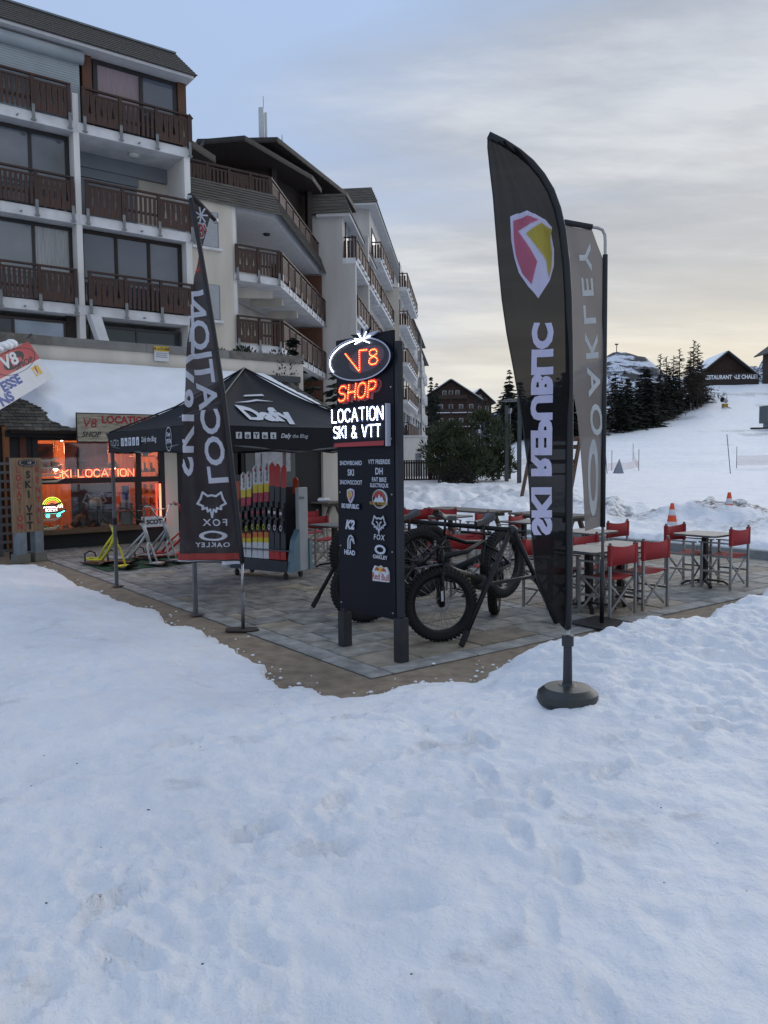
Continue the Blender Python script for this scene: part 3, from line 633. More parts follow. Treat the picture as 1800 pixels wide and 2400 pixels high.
# mansard in shingle courses
rf = MB()
rf.add([(-8, 17.55, 13.35), (6.52, 17.55, 13.35), (6.18, 18.35, 14.2), (-8, 18.35, 14.2), (-8, 30, 13.4), (6.52, 30, 13.4), (6.18, 29, 14.2), (-8, 29, 14.2)], [(0, 1, 2, 3), (1, 5, 6, 2), (3, 2, 6, 7), (0, 4, 5, 1)])
rf = rf.build('roof', M_ROOF, P)
for k in range(9):
    t0 = k / 9; t1 = (k + 1) / 9 + 0.02; lift = 0.022
    def rp(u, t, l, side=0): return (u, 17.55 + 0.8 * t - 0.73 * l, 13.35 + 0.85 * t + 0.68 * l)
    uR0 = 6.52 - 0.34 * t0; uR1 = 6.52 - 0.34 * t1
    mb = MB(); mb.add([rp(-8, t0, lift), rp(uR0 + 0.02, t0, lift), rp(uR1 + 0.02, t1, 0.004), rp(-8, t1, 0.004), rp(-8, t0, 0), rp(uR0 + 0.02, t0, 0)], [(0, 1, 2, 3), (4, 5, 1, 0)])
    mb.build('shingle_course', M_ROOF, rf)
MB().box(-8, 6.45, 17.62, 19.4, 13.265, 13.345).build('soffit', M_SOF, P)
MB().bar((-8, 18.35, 14.22), (6.2, 18.35, 14.22), 0.12, 0.05).build('roof_edge', mat('zinc', (0.16, 0.19, 0.21), 0.4, 0.5), P)
# parapet and coping of the roof terrace
pp = MB().box(-8, 8.35, 15.0, 15.16, 4.13, 4.67).build('parapet', M_CR, P)
x = -8.0; q = 0
while x < 8.4:
    L = min(2.35, 8.47 - x); MB().box(x, x + L - 0.006, 14.95, 15.22, 4.67, 4.885 + 0.004 * (q % 2)).build('coping_stone', M_COP if q % 3 else mat('coping_worn', (0.16, 0.145, 0.125), 0.85, var=0.3), pp); x += L; q += 1
MB().box(8.35, 8.5, 15.0, 19.4, 3.3, 4.66).build('parapet', M_CR, P)
MB().box(-8, 8.35, 14.9, 14.997, 4.10, 4.28).build('flashing', mat('flashing_dark', (0.06, 0.065, 0.07), 0.6), P)
# letting board on the coping
tb = tthing('letting_board', 'small yellow and white letting board hung on the parapet above the shop', 'sign', 4.14, 14.93, 4.6)
MB().box(3.94, 4.33, 14.915, 14.935, 4.46, 4.84).build('board', mat('sign_white', (0.62, 0.63, 0.66), 0.5, var=0.04), tb)
MB().box(3.94, 4.33, 14.90, 14.914, 4.715, 4.838).build('yellow_band', mat('sign_yellow', (0.62, 0.42, 0.03), 0.5, var=0.04), tb)
mb = MB(); put2d(mb, text2d('A LOUER', 0.075, bold=0.03, align='CENTER'), (4.135, 14.897, 4.742), (1, 0, 0), (0, 0, 1)); 
mb.build('lettering', mat('ink', (0.015, 0.015, 0.02), 0.6, var=0), tb)
mb = MB()
for k in range(3): mb.box(3.98, 4.29, 14.908, 14.913, 4.66 - k * 0.05, 4.675 - k * 0.05)
mb.build('small_print', mat('ink_grey', (0.2, 0.2, 0.25), 0.6, var=0), tb)
# ------------------------------------------------------------------ set-back wing and its wrap-round balconies
BD = Vector((math.sin(math.radians(6)), math.cos(math.radians(6)), 0)); BN = Vector((BD.y, -BD.x, 0))
def loc_t(p): q = Vector(p) - T0; return (q.dot(AX), q.dot(WX), q.z)
bl = Vector(loc_t(T0 + BD)); bl.z = 0; bl.normalize(); bnl = Vector((bl.y, -bl.x, 0))
wing = tthing('set_back_wing', 'cream set-back wing with balconies that bend round the corner, between the two blocks', 'building', 9.0, 20.2)
P = wing
MB().box(6.42, 8.9, 20.2, 24, 0, 10.7).build('wall', M_CR, P)
cor = Vector((10.74, 20.2, 0)); LB = 9.0; endp = cor + bl * LB; ins = -bnl * 1.7
MB().box(8.9, 9.05, 20.25, 22.6, 0, 10.65).build('party_wall', M_W, P)
i0 = cor + ins + Vector((-0.3, 1.2, 0)); i1 = endp + ins * 0.95 + bl * 0.6
mb = MB(); mb.prism([(8.9, 22.4), (i0.x, i0.y), (i1.x, i1.y), (i1.x - 3, i1.y + 1), (8.9, 27)], (0, 0, 0), (1, 0, 0), (0, 1, 0), (0, 0, 11.0)); mb.build('inner_wall', M_CR, P)
e0 = endp + ins * 0.98 - bl * 2.4; e1 = endp + ins * 0.98 + bl * 0.3
for z0 in (3.52, 5.98, 8.42):
    a = e0 + bnl * 0.1; b_ = e1 + bnl * 0.1
    mb = MB(); mb.prism([(a.x, a.y), (b_.x, b_.y), (b_.x - 0.2 * bnl.x, b_.y - 0.2 * bnl.y), (a.x - 0.2 * bnl.x, a.y - 0.2 * bnl.y)], (0, 0, z0), (1, 0, 0), (0, 1, 0), (0, 0, 2.1)); mb.build('timber_panel', M_OR, P)
    mb = MB(); mb.box(0.2, 1.5, -0.03, 0.05, z0, z0 + 2.0); mb.xf(Matrix.Translation(i0 + bl * 2.3 + bnl * 0.06) @ Matrix.Rotation(math.atan2(bl.y, bl.x), 4, 'Z')); mb.build('window', M_GLD, P)
    MB().box(9.2, 10.0, 22.33, 22.42, z0, z0 + 2.0).build('window', M_GLD, P)
for z0 in (3.5, 5.96, 8.40):
    a = endp + ins * 0.97 - bl * 0.12; b_ = endp + ins * 0.04 - bl * 0.12; mb = MB(); mb.bar((a.x, a.y, z0 + 1.05), (b_.x, b_.y, z0 + 1.05), 0.1, 2.12); mb.build('timber_panel', M_OR, P)
for z in (3.24, 5.70, 8.14):
    outer = [(8.92, 20.2), (cor.x, cor.y), (endp.x, endp.y), (endp.x + ins.x, endp.y + ins.y), (cor.x + ins.x, cor.y + ins.y + 1.2), (8.92, 22.4)]
    s_ = MB().prism(outer, (0, 0, z), (1, 0, 0), (0, 1, 0), (0, 0, 0.26)).build('balcony_slab', M_SL, P)
    railing(s_, (8.96, 20.14), (cor.x - 0.02, 20.14), z + 0.26, 'TS')
    c0 = cor + bnl * 0.05 + bl * 0.06; c1 = endp + bnl * 0.05 - bl * 0.05
    railing(s_, (c0.x, c0.y), (c1.x, c1.y), z + 0.26, 'TSTSTSTS', single=(z > 8))
    for t in (0.25, 0.55):
        a = cor + bl * LB * t; MB().bar((a.x + ins.x, a.y + ins.y, z - 0.15), (a.x + ins.x * 0.25, a.y + ins.y * 0.25, z - 0.13), 0.2, 0.28).build('beam', M_CR, P)
    MB().prism([(9.0, z - 0.45), (11.0, z - 0.25), (11.0, z - 0.002), (9.0, z - 0.002)], (0, 21.2, 0), (1, 0, 0), (0, 0, 1), (0, 0.22, 0)).build('beam', M_CR, P)
MB().tube([(9.35, 20.9, 0), (9.35, 20.9, 10.6)], 0.06, 8).build('downpipe', M_SOF, P)
MB().lathe([(0, -0.09), (0.12, -0.07), (0.14, 0)], (11.4, 22.3, 10.58), 14).build('ceiling_lamp', M_FR, P, smooth=True)
# boarded fascia band below the top terrace
c2 = cor + bnl * 0.12 - bl * 0.05
def band(a, b, oa, ob):
    g = MB().add([(*a, 10.62), (*b, 10.62), (*ob, 11.40), (*oa, 11.40)], [(0, 1, 2, 3)]).build('fascia_band', M_ROOF2, P)
    for k in range(8):
        t0 = k / 8; t1 = t0 + 0.113
        def L_(t, s): return (a[0] + (oa[0] - a[0]) * t, a[1] + (oa[1] - a[1]) * t, 10.62 + 0.78 * t) if s == 0 else (b[0] + (ob[0] - b[0]) * t, b[1] + (ob[1] - b[1]) * t, 10.62 + 0.78 * t)
        nrm = (Vector(L_(0, 1)) - Vector(L_(0, 0))).cross(Vector(L_(1, 0)) - Vector(L_(0, 0))).normalized()
        v = [Vector(L_(t0, 0)) + nrm * 0.035, Vector(L_(t0, 1)) + nrm * 0.035, Vector(L_(t1, 1)) + nrm * 0.012, Vector(L_(t1, 0)) + nrm * 0.012]
        MB().add(v + [Vector(L_(t0, 0)), Vector(L_(t0, 1))], [(0, 1, 2, 3), (4, 5, 1, 0)]).build('board', M_ROOF2, g)
be = endp + bnl * 0.12 + bl * 0.5
band((6.42, 20.08), (c2.x, c2.y), (6.42, 20.36), (c2.x - 0.12, c2.y + 0.30))
band((c2.x, c2.y), (be.x, be.y), (c2.x - 0.12, c2.y + 0.30), (be.x - bnl.x * 0.28, be.y - bnl.y * 0.28))
fl = [(6.42, 20.40), (c2.x - 0.14, c2.y + 0.34), (be.x - bnl.x * 0.30, be.y - bnl.y * 0.30), (be.x - 4, be.y + 1), (6.42, 26)]
s_ = MB().prism(fl, (0, 0, 10.58), (1, 0, 0), (0, 1, 0), (0, 0, 0.6)).build('terrace_slab', M_SOF, P)
r1 = Vector((c2.x - 0.2, c2.y + 0.4, 0)); r2 = be - bnl * 0.34
railing(s_, (6.5, 20.5), (r1.x, r1.y), 11.08, 'STSTS', brackets=False)
railing(s_, (r1.x, r1.y), (r2.x, r2.y), 11.08, 'STSTSTST', brackets=False, single=False)
for wz in (9.1, 6.66):
    o = MB().box(7.45, 8.36, 20.17, 20.25, wz, wz + 1.2).build('window', M_SH2, P)
    for k in range(19): MB().box(7.5, 8.31, 20.155, 20.172, wz + 0.04 + k * 0.06, wz + 0.04 + k * 0.06 + 0.052).build('shutter_slat', mat('shutter_pale', (0.42, 0.45, 0.48), 0.5, var=0.05), o)
    MB().box(7.38, 8.45, 20.08, 20.2, wz - 0.09, wz - 0.005).build('sill', M_SL, o)
# dark timber penthouse and its monopitch roofs (world coordinates turned into the terrace frame)
def tl(x, y): q = loc_t((x, y, 0)); return (q[0], q[1])
M_FAS = mat('roof_fascia', (0.035, 0.031, 0.029), 0.7, var=0.3)
MB().prism([tl(-8.6, 34.0), tl(-5.1, 34.6), tl(-3.1, 38.9), tl(-6, 42), tl(-12, 38)], (0, 0, 11.2), (1, 0, 0), (0, 1, 0), (0, 0, 3.6)).build('timber_storey', M_DKW, P)
for pts, z0, z1 in (([(-7.5, 33.3), (-4.2, 33.2), (-1.67, 40), (-1.3, 42.5), (-6, 45), (-11, 41)], 14.85, 15.0), ([(-6.9, 31.8), (-5.25, 31.5), (-3.02, 35.9), (-2.75, 37.6), (-6, 40), (-9, 36)], 14.25, 14.40), ([(-7.9, 27.2), (-6.85, 27.6), (-6.05, 29.8), (-7.0, 32.5), (-10, 31)], 12.8, 13.0)):
    MB().prism([tl(*p) for p in pts], (0, 0, z0), (1, 0, 0), (0, 1, 0), (0, 0, z1 - z0)).build('roof', M_FAS, P)
    MB().prism([tl(*p) for p in pts], (0, 0, z0 - 0.06), (1, 0, 0), (0, 1, 0), (0, 0, 0.05)).build('roof_boarding', M_DKW, P)
for x, y in ((-4.6, 34.6), (-3.35, 37.4)): a = tl(x, y); MB().box(a[0] - 0.12, a[0] + 0.12, a[1] - 0.12, a[1] + 0.12, 11.2, 14.7).build('timber_post', M_DKW, P)
# aerial masts
for nm, x, y, z0, z1, r, lb in (('aerial_mast', -5.25, 36, 15.0, 17.35, 0.125, 'tall pale aerial mast in the middle of the roofs'), ('aerial_mast', -7.55, 31, 12.9, 15.2, 0.15, 'pale aerial mast beside the mansard corner of the left block')):
    t = wthing(nm, lb, 'mast', x, y, z0)
    MB().tube([(x, y, z0), (x, y, z1)], r, 12).build('pole', mat('mast_paint', (0.50, 0.53, 0.54), 0.5, var=0.04), t, smooth=True)
    if x > -6: MB().tube([(x + 0.20, y, z0), (x + 0.20, y, z1 - 0.2)], 0.06, 10).build('pole', MATS['mast_paint'], t, smooth=True)
    MB().tube([(x + 0.1, y, z1), (x + 0.1, y, z1 + 0.5)], 0.012, 5).build('rod', M_FR, t)
t = wthing('lightning_rod', 'thin dark rod on the dark timber roof right of the mast', 'mast', -4.35, 36, 15.0); MB().tube([(-4.35, 36, 15.0), (-4.35, 36, 16.2)], [0.05, 0.012], 6).build('rod', M_FR, t)
# ------------------------------------------------------------------ street block
M_WS = mat('render_grey', (0.52, 0.50, 0.475), 0.85, var=0.14, scale=1.2, stretch=(1, 1, 0.22), detail=7)
O_S = Vector((-1.83, 38, 0)); RS = -math.radians(6)
def sthing(name, label, cat, a, b=0.0): return thing(name, label, cat, O_S + BN * b + BD * a, RS, (b, a, 0))
sb = sthing('street_block', 'long white apartment block along the street with brown balconies, behind the lit sign', 'building', 0)
P = sb
def bfloor(P, a0, a1, b, z, n, railm='brown', dep=0.62, wall=M_W):
    s_ = MB().box(b, b + dep, a0, a1, z, z + 0.26).build('balcony_slab', M_SL, P)
    mb = MB()
    if railm == 'brown':
        zt = z + 0.26; x = a0
        mb.bar((b + dep, a0, zt + 0.95), (b + dep, a1, zt + 0.95), 0.08, 0.06); mb.bar((b + dep, a0, zt + 0.80), (b + dep, a1, zt + 0.80), 0.04, 0.05)
        mb.bar((b + 0.05, a0 + 0.03, zt + 0.95), (b + dep, a0 + 0.03, zt + 0.95), 0.08, 0.06)
        while x < a1 - 0.1: mb.box(b + dep - 0.015, b + dep + 0.015, x + 0.012, x + 0.15, zt - 0.05, zt + 0.80); x += 0.165
        x = b + 0.05
        while x < b + dep - 0.1: mb.box(x, x + 0.13, a0 + 0.02, a0 + 0.05, zt - 0.05, zt + 0.80); x += 0.165
        for k in range(n + 1):
            y = a0 + 0.06 + (a1 - a0 - 0.12) * k / n; mb.box(b + dep - 0.03, b + dep + 0.05, y - 0.045, y + 0.045, zt - 0.1, zt + 0.95)
        mb.build('railing', M_BR, s_)
        sn = MB()
        for k in range(n): y = a0 + (a1 - a0) * (k + 0.5) / n; sn.box(b + dep + 0.003, b + dep + 0.10, y - 0.4, y + 0.4, z + 0.20, z + 0.27)
        sn.build('snow_ledge', SNOW2, s_)
    else:
        mb.box(b + dep, b + dep + 0.05, a0, a1, z + 0.1, z + 1.2); mb.box(b, b + dep, a0, a0 + 0.05, z + 0.1, z + 1.2); mb.build('railing', railm, s_)
    return s_
def swin(P, a0, a1, b, z0, z1, gl=None):
    o = MB().box(b + 0.002, b + 0.05, a0, a1, z0, z1).build('window', M_FR, P)
    c = (a0 + a1) / 2
    for x0, x1 in ((a0 + 0.07, c - 0.03), (c + 0.03, a1 - 0.07)): MB().box(b + 0.051, b + 0.06, x0, x1, z0 + 0.07, z1 - 0.07).build('pane', gl or M_GL, o)
MB().box(-9, 0, 0, 10.5, 0, 13.35).build('wall', M_WS, P)
MB().box(0, 0.6, 0, 0.35, 0, 11.06).build('end_wall', M_WS, P)
for z in (11.06, 8.43, 5.80, 3.2):
    bfloor(P, 0.36 if z < 11 else 0.0, 4.9, 0.0, z, 4); bfloor(P, 5.6, 10.4, 0.0, z, 4)
    MB().box(0.003, 0.6, 5.0, 5.5, z, z + 2.63).build('party_wall', M_WS, P)
    for a in (0.8, 3.0, 6.0, 8.3): swin(P, a, a + 1.6, 0, z + 0.3, z + 2.25, M_GLW if random.random() < 0.5 else M_GL)
rb = MB().prism([(-1.35, 13.33), (0.45, 13.33), (0.10, 14.2), (-1.35, 14.2)], (0, -0.3, 0), (1, 0, 0), (0, 0, 1), (0, 11.2, 0)).build('roof', M_ROOF, P)
for k in range(6): t = k / 6; MB().box(-1.37, 0.46 - 0.35 * t, -0.325, -0.301, 13.34 + 0.145 * k, 13.34 + 0.145 * k + 0.125).build('shingle_course', M_ROOF2, rb)
MB().box(-1.2, 0.40, -0.25, 10.6, 13.2, 13.328).build('soffit', M_SOF, P)
MB().box(-9, 0.03, 10.5, 31, 0, 17.0).build('wall', M_WS, P)
rb = MB().prism([(-2.2, 16.9), (0.62, 16.9), (0.25, 17.75), (-2.2, 17.75)], (0, 9.6, 0), (1, 0, 0), (0, 0, 1), (0, 21.2, 0)).build('roof', M_ROOF, P)
for k in range(6): t = k / 6; MB().box(-2.22, 0.63 - 0.37 * t, 9.575, 9.599, 16.91 + 0.14 * k, 16.91 + 0.14 * k + 0.12).build('shingle_course', M_ROOF2, rb)
MB().box(-2.0, 0.55, 9.65, 30.7, 16.78, 16.897).build('soffit', M_SOF, P)
for z in (13.75, 11.1, 8.45, 5.8, 3.2):
    bfloor(P, 11.0, 19.2, 0.03, z, 6)
    for a in (11.4, 13.6, 16.0): swin(P, a, a + 1.6, 0.03, z + 0.3, z + 2.2, M_GLW if random.random() < 0.4 else M_GL)
MB().box(0.03, 1.0, 19.2, 31, 0, 14.0).build('wall', M_WS, P)
MB().box(0.03, 1.05, 19.15, 19.19, 0, 13.9).build('end_wall', M_CR, P)
for z in (13.75, 11.1, 8.45, 5.8, 3.2):
    bfloor(P, 19.3, 30.8, 1.0, z, 7)
    for a in (20, 23, 26, 28.5): swin(P, a, a + 1.6, 1.0, z + 0.3, z + 2.2, M_GLW if random.random() < 0.4 else M_GL)
# further block with grey-panelled balconies
fb = sthing('street_block', 'farther apartment block with pale grey panelled balconies at the end of the row', 'building', 31.0, 1.0)
P = fb; M_GP = mat('balcony_panel', (0.42, 0.425, 0.43), 0.7, var=0.06)
for a0, a1, b, zt in ((31.2, 42, 0.62, 14.1), (42, 52, 0.70, 14.1), (52, 69, 0.25, 14.1)):
    MB().box(-8, b, a0 + 0.01, a1, 0, zt).build('wall', M_WS, P)
    MB().prism([(b - 3, zt + 0.02), (b + 0.60, zt + 0.02), (b + 0.25, zt + 0.8), (b - 3, zt + 0.8)], (0, a0 - 0.3, 0), (1, 0, 0), (0, 0, 1), (0, a1 - a0 + 0.2, 0)).build('roof', M_ROOF, P)
    for z in (11.4, 8.8, 6.2, 3.6):
        L = a1 - a0
        bfloor(P, a0 + 0.2, a0 + L * 0.42, b, z, 3, M_GP, 0.50); bfloor(P, a0 + L * 0.52, a1 - 0.5, b, z, 3, M_GP, 0.32)
        for k in range(3): swin(P, a0 + 0.6 + k * L / 3, a0 + 0.6 + k * L / 3 + 1.7, b, z + 0.3, z + 2.2)
MB().tube([(1.3, 41.8, 0), (1.3, 41.8, 14)], 0.07, 6).build('downpipe', M_ST, fb)
# ------------------------------------------------------------------ ski hire shop under the roof terrace
M_BLK = mat('shop_black', (0.010, 0.010, 0.012), 0.55, var=0.2)
M_WOODI = mat('shop_wood', (0.30, 0.13, 0.05), 0.6, var=0.25, scale=2.5, stretch=(8, 8, 0.8))
M_SILL = mat('shop_sill', (0.12, 0.075, 0.042), 0.7, var=0.3, scale=4, stretch=(1, 8, 8))
shop = tthing('ski_shop', 'dark fronted ski hire shop with lit display windows under a snow covered shingle roof', 'shop', 4.0, 12.2)
P = shop
# room
MB().box(-0.1, 8.0, 12.3, 15.3, -0.05, 0.0).build('floor', M_SILL, P)
MB().box(-0.1, 8.0, 14.3, 14.4, 0, 2.7).build('back_wall', M_WOODI, P)
MB().box(-0.2, -0.08, 12.25, 14.4, 0, 2.6).build('side_wall', M_WOODI, P)
MB().box(3.06, 3.14, 12.3, 14.3, 0, 2.6).build('partition', M_WOODI, P)
MB().box(7.95, 8.1, 12.25, 14.4, 0, 2.6).build('side_wall', M_CR, P)
MB().box(-0.2, 8.1, 12.0, 14.4, 2.42, 2.5).build('ceiling', M_DKW, P)
# front: plinth, sill, frame, panes
MB().box(0.25, 3.05, 12.18, 12.30, 0.0, 0.33).build('plinth', M_BLK, P)
MB().box(0.2, 2.42, 11.95, 12.32, 0.33, 0.42).build('window_sill', M_SILL, P)
MB().box(0.35, 2.95, 12.34, 13.3, 0.33, 0.40).build('display_shelf', M_SILL, P)
fr = MB(); fr.box(0.22, 0.33, 12.16, 12.28, 0.42, 2.42); fr.box(2.38, 2.50, 12.17, 12.28, 0.33, 2.42); fr.box(2.93, 3.04, 12.16, 12.28, 0.0, 2.42)
fr.box(0.33, 2.38, 12.17, 12.28, 1.38, 1.50); fr.box(2.50, 2.93, 12.17, 12.28, 1.38, 1.50); fr.box(0.33, 2.93, 12.175, 12.28, 2.30, 2.42)
o = fr.build('window_frame', M_BLK, P)
PG = glass('shop_pane', (0.93, 0.93, 0.93), 0.03)
for a, b in ((0.33, 2.38), (2.50, 2.93)):
    for z0, z1 in ((0.42, 1.38), (1.50, 2.30)): MB().box(a, b, 12.225, 12.233, z0, z1).build('pane', PG, o)
MB().box(-0.2, 0.22, 12.2, 12.28, 0, 2.42).build('wall', M_BLK, P)
MB().box(-0.02, 0.10, 12.15, 12.21, 1.9, 2.4).build('timber_post', mat('post_red', (0.13, 0.035, 0.02), 0.6), P)
MB().box(3.045, 3.34, 12.16, 12.6, 0.0, 2.42).build('wall_pier', M_CR, P)
MB().box(3.34, 3.5, 12.2, 12.35, 0, 2.42).build('wall', M_BLK, P)
# door and glazed front behind the tent
d_ = MB().box(3.9, 4.9, 12.2, 12.27, 0, 2.3).build('door', M_BLK, P)
MB().box(4.02, 4.78, 12.17, 12.195, 0.3, 2.15).build('pane', M_GLD, d_)
MB().box(4.15, 4.65, 12.15, 12.168, 1.45, 2.0).build('poster', mat('poster_pale', (0.30, 0.34, 0.36), 0.6, var=0.3, scale=12), d_)
d_ = MB().box(5.0, 6.6, 12.2, 12.27, 0, 2.3).build('glazed_front', M_BLK, P)
MB().box(5.1, 6.5, 12.17, 12.195, 0.3, 2.15).build('pane', M_GLD, d_)
MB().box(5.35, 6.35, 12.15, 12.168, 1.55, 2.1).build('poster', mat('poster_white', (0.42, 0.43, 0.46), 0.6, var=0.2, scale=9), d_)
MB().box(3.5, 3.9, 12.2, 12.27, 0, 2.42).build('wall', M_BLK, P); MB().box(6.6, 7.3, 12.2, 12.3, 0, 2.42).build('wall', M_BLK, P)
MB().box(7.3, 7.75, 12.1, 12.4, 0, 2.45).build('wall_pier', M_CR, P)
MB().box(-0.3, 8.2, 11.95, 12.15, 2.36, 2.50).build('lintel', M_BLK, P)
# roof and shingles
sl_ = Vector((0, 3.25, 1.64)).normalized(); nr = Vector((0, -sl_.z, sl_.y)); E0 = Vector((0, 11.72, 2.48)); LR = 3.64
def rp3(u, s, l=0.0): return E0 + Vector((u, 0, 0)) + sl_ * s + nr * l
rf = MB().add([rp3(-0.25, 0), rp3(8.6, 0), rp3(7.9, LR), rp3(0.15 - 0.9, LR), rp3(-0.25, 0, -0.06), rp3(8.6, 0, -0.06), rp3(7.9, LR, -0.06), rp3(-0.75, LR, -0.06)], [(0, 1, 2, 3), (7, 6, 5, 4), (0, 4, 5, 1), (1, 5, 6, 2), (3, 7, 4, 0)]).build('roof', M_DKW, P)
MSH = [mat('shingle_a', (0.075, 0.065, 0.052), 0.85, var=0.35, scale=5, bump=0.5, bscale=30, stretch=(7, 1, 1)), mat('shingle_b', (0.105, 0.092, 0.075), 0.85, var=0.35, scale=5, bump=0.5, bscale=30, stretch=(7, 1, 1)), mat('shingle_c', (0.055, 0.048, 0.042), 0.85, var=0.35, scale=5, bump=0.5, bscale=30, stretch=(7, 1, 1))]
rs = random.Random(5)
def shingle(u, s, wd):
    h = 0.30; a, b = u + 0.006, u + wd - 0.006; l0 = 0.030 + rs.uniform(0, 0.008); t = rs.uniform(-0.012, 0.012)
    v = [rp3(a, s + t, l0), rp3(b, s + t + rs.uniform(-.008, .008), l0), rp3(b, s + h, 0.008), rp3(a, s + h, 0.008), rp3(a, s + t, l0 - 0.022), rp3(b, s + t, l0 - 0.022)]
    MB().add(v, [(0, 1, 2, 3), (4, 5, 1, 0), (1, 5, 2), (4, 0, 3)]).build('shingle', rs.choice(MSH), rf)
for r in range(12):
    s = -0.02 + r * 0.165; u = -0.28 - 0.04 * r - rs.uniform(0, 0.1)
    lim = 1.25 - 0.07 * r if r < 3 else 0.75 if r < 7 else 0.45
    while u < lim: wd = rs.uniform(0.14, 0.24); shingle(u, s, wd); u += wd
for r in range(18):
    s = r * 0.18; u = 8.62 - 0.70 * s / LR
    for k in range(4): wd = rs.uniform(0.16, 0.24); u -= wd; shingle(u, s, wd)
# snow on the roof
nu, ns = 150, 56
uu, ss = np.meshgrid(np.linspace(-0.6, 8.6, nu), np.linspace(-0.05, LR + 0.02, ns))
lb = np.interp(ss, [-.05, .25, .5, 1.0, 1.5, 2.2, 3.7], [1.15, .72, .55, .60, .30, .05, -.45]) + 0.07 * fbm(uu * 3, ss * 4 + 3, 3, .6)
rbd = np.interp(ss, [-.05, 1.0, 2.0, 3.7], [8.25, 8.15, 7.95, 7.4]) + 0.06 * fbm(uu * 3 + 9, ss * 3, 3)
bt = 0.02 + 0.05 * fbm(uu * 2.2 + 30, ss * 0 + 1.5, 3) + np.where(uu < 1.8, 0.10 * (1.8 - uu), 0)
dd = np.minimum(np.minimum(uu - lb, rbd - uu), ss - bt)
th = np.where(dd > 0, 0.035 + 0.17 * sstep(0, 0.30, dd) + 0.02 * fbm(uu * 0.8, ss * 0.9, 3), -0.05)
v = [tuple(rp3(a, b, c)) for a, b, c in zip(uu.ravel(), ss.ravel(), th.ravel())]; f = []
for i in range(ns - 1):
    for j in range(nu - 1):
        q = (i * nu + j, i * nu + j + 1, (i + 1) * nu + j + 1, (i + 1) * nu + j)
        if max(th.ravel()[k] for k in q) > 0: f.append(q)
o = MB().add(v, f).build('roof_snow', SNOW2, P, smooth=True)
# fascia sign
M_PL = mat('whitewashed_board', (0.36, 0.32, 0.245), 0.8, var=0.45, scale=3.5, bump=0.4, bscale=25, stretch=(1.2, 8, 8), detail=8)
M_RED = mat('painted_red', (0.33, 0.022, 0.03), 0.55, var=0.12); M_INK = MATS['ink']
fs = tthing('shop_fascia_sign', 'whitewashed plank sign with red and black painted lettering above the shop window', 'sign', 2.6, 11.7, 2.28)
for k in range(6): MB().box(1.0, 4.3, 11.66 + 0.004 * (k % 2), 11.70, 2.27 + k * 0.0965, 2.27 + k * 0.0965 + 0.093).build('plank', M_PL, fs)
MB().box(0.985, 4.315, 11.701, 11.73, 2.25, 2.87).build('backing', M_BLK, fs)
def on_face(mb, s, size, u, z, w, **k): put2d(mb, text2d(s, size, **k), (u, w, z), (1, 0, 0), (0, 0, 1))
for a_ in (('LOCATION DE SKI', 0.155, 1.50, 2.665, 0.035, 0), ('SKI-R', 0.13, 1.86, 2.48, 0.03, 0.2), ('V8', 0.20, 1.12, 2.56, 0.0, 0.15)): mb = MB(); on_face(mb, *a_[:4], 11.655, bold=a_[4], shear=a_[5], xs=0.97); mb.build('lettering', M_RED, fs)
for a_ in (('SHOP', 0.11, 1.08, 2.37, 0.01, 0.3), ('VENTE', 0.125, 1.57, 2.33, 0.04, 0)): mb = MB(); on_face(mb, *a_[:4], 11.655, bold=a_[4], shear=a_[5]); mb.build('lettering', M_INK, fs)
# lit fittings inside, neon signs in the windows
def neon(name, label, text, u, z, w, h, gap, mt, xs=1.0, r=0.008):
    t = tthing(name, label, 'neon sign', u, w, z)
    ls, wd = stroke_text(text, h, gap, xs)
    for ch, ss_ in ls:
        if not ss_: continue
        mb = MB()
        for q in ss_: mb.tube([(u + a, w, z + b) for a, b in q], r, 6)
        mb.build('letter_tube', mt, t, smooth=True)
    return t, wd
NR_ = emis('neon_red', (1.0, 0.10, 0.045), 7.0)
t, wd = neon('neon_sign', 'red neon sign spelling SKI LOCATION across the shop window', 'SKI LOCATION', 0.62, 1.52, 12.12, 0.16, 0.24, NR_, 1.0)
t.scale = ((2.27 - 0.58) / wd, 1, 1)
MB().box(0.6, 0.6 + wd, 12.14, 12.15, 1.515, 1.525).build('mount_rail', M_BLK, t)
t = tthing('neon_tube', 'upright red neon tube at the right end of the shop window', 'neon tube', 2.90, 12.12, 0.42); MB().tube([(2.90, 12.12, 0.40), (2.90, 12.12, 1.33)], 0.022, 8).build('tube', emis('neon_red2', (1.0, 0.09, 0.05), 6.0), t)
t = tthing('rainbow_neon', 'rainbow shaped neon sign with a skateboard in the lower left window', 'neon sign', 0.62, 12.36, 0.7)
for k, (c, s_) in enumerate((((0.75, 0.75, 0.08), 2.5), ((0.35, 0.9, 0.06), 2.5), ((1.0, 0.45, 0.04), 2.5), ((1.0, 0.20, 0.12), 2.5))):
    R = 0.20 - k * 0.035; MB().tube([(0.62 + R * math.cos(x), 12.36, 0.90 + R * math.sin(x)) for x in np.linspace(0.1, PI - 0.1, 14)], 0.007, 6).build('tube', emis('neon_bow%d' % k, c, s_), t)
for a_ in (('AMERICAN', 0.065, 0.43, 0.87), ('SOCKS', 0.065, 0.47, 0.79)): mb = MB(); on_face(mb, *a_, 12.345, bold=0.02, xs=0.9); mb.build('lettering', emis('neon_white', (1, 0.9, 0.85), 3), t)
mb = MB(); mb.tube([(0.40, 12.36, 0.80), (0.46, 12.36, 0.76), (0.78, 12.36, 0.76), (0.86, 12.36, 0.80)], 0.012, 6)
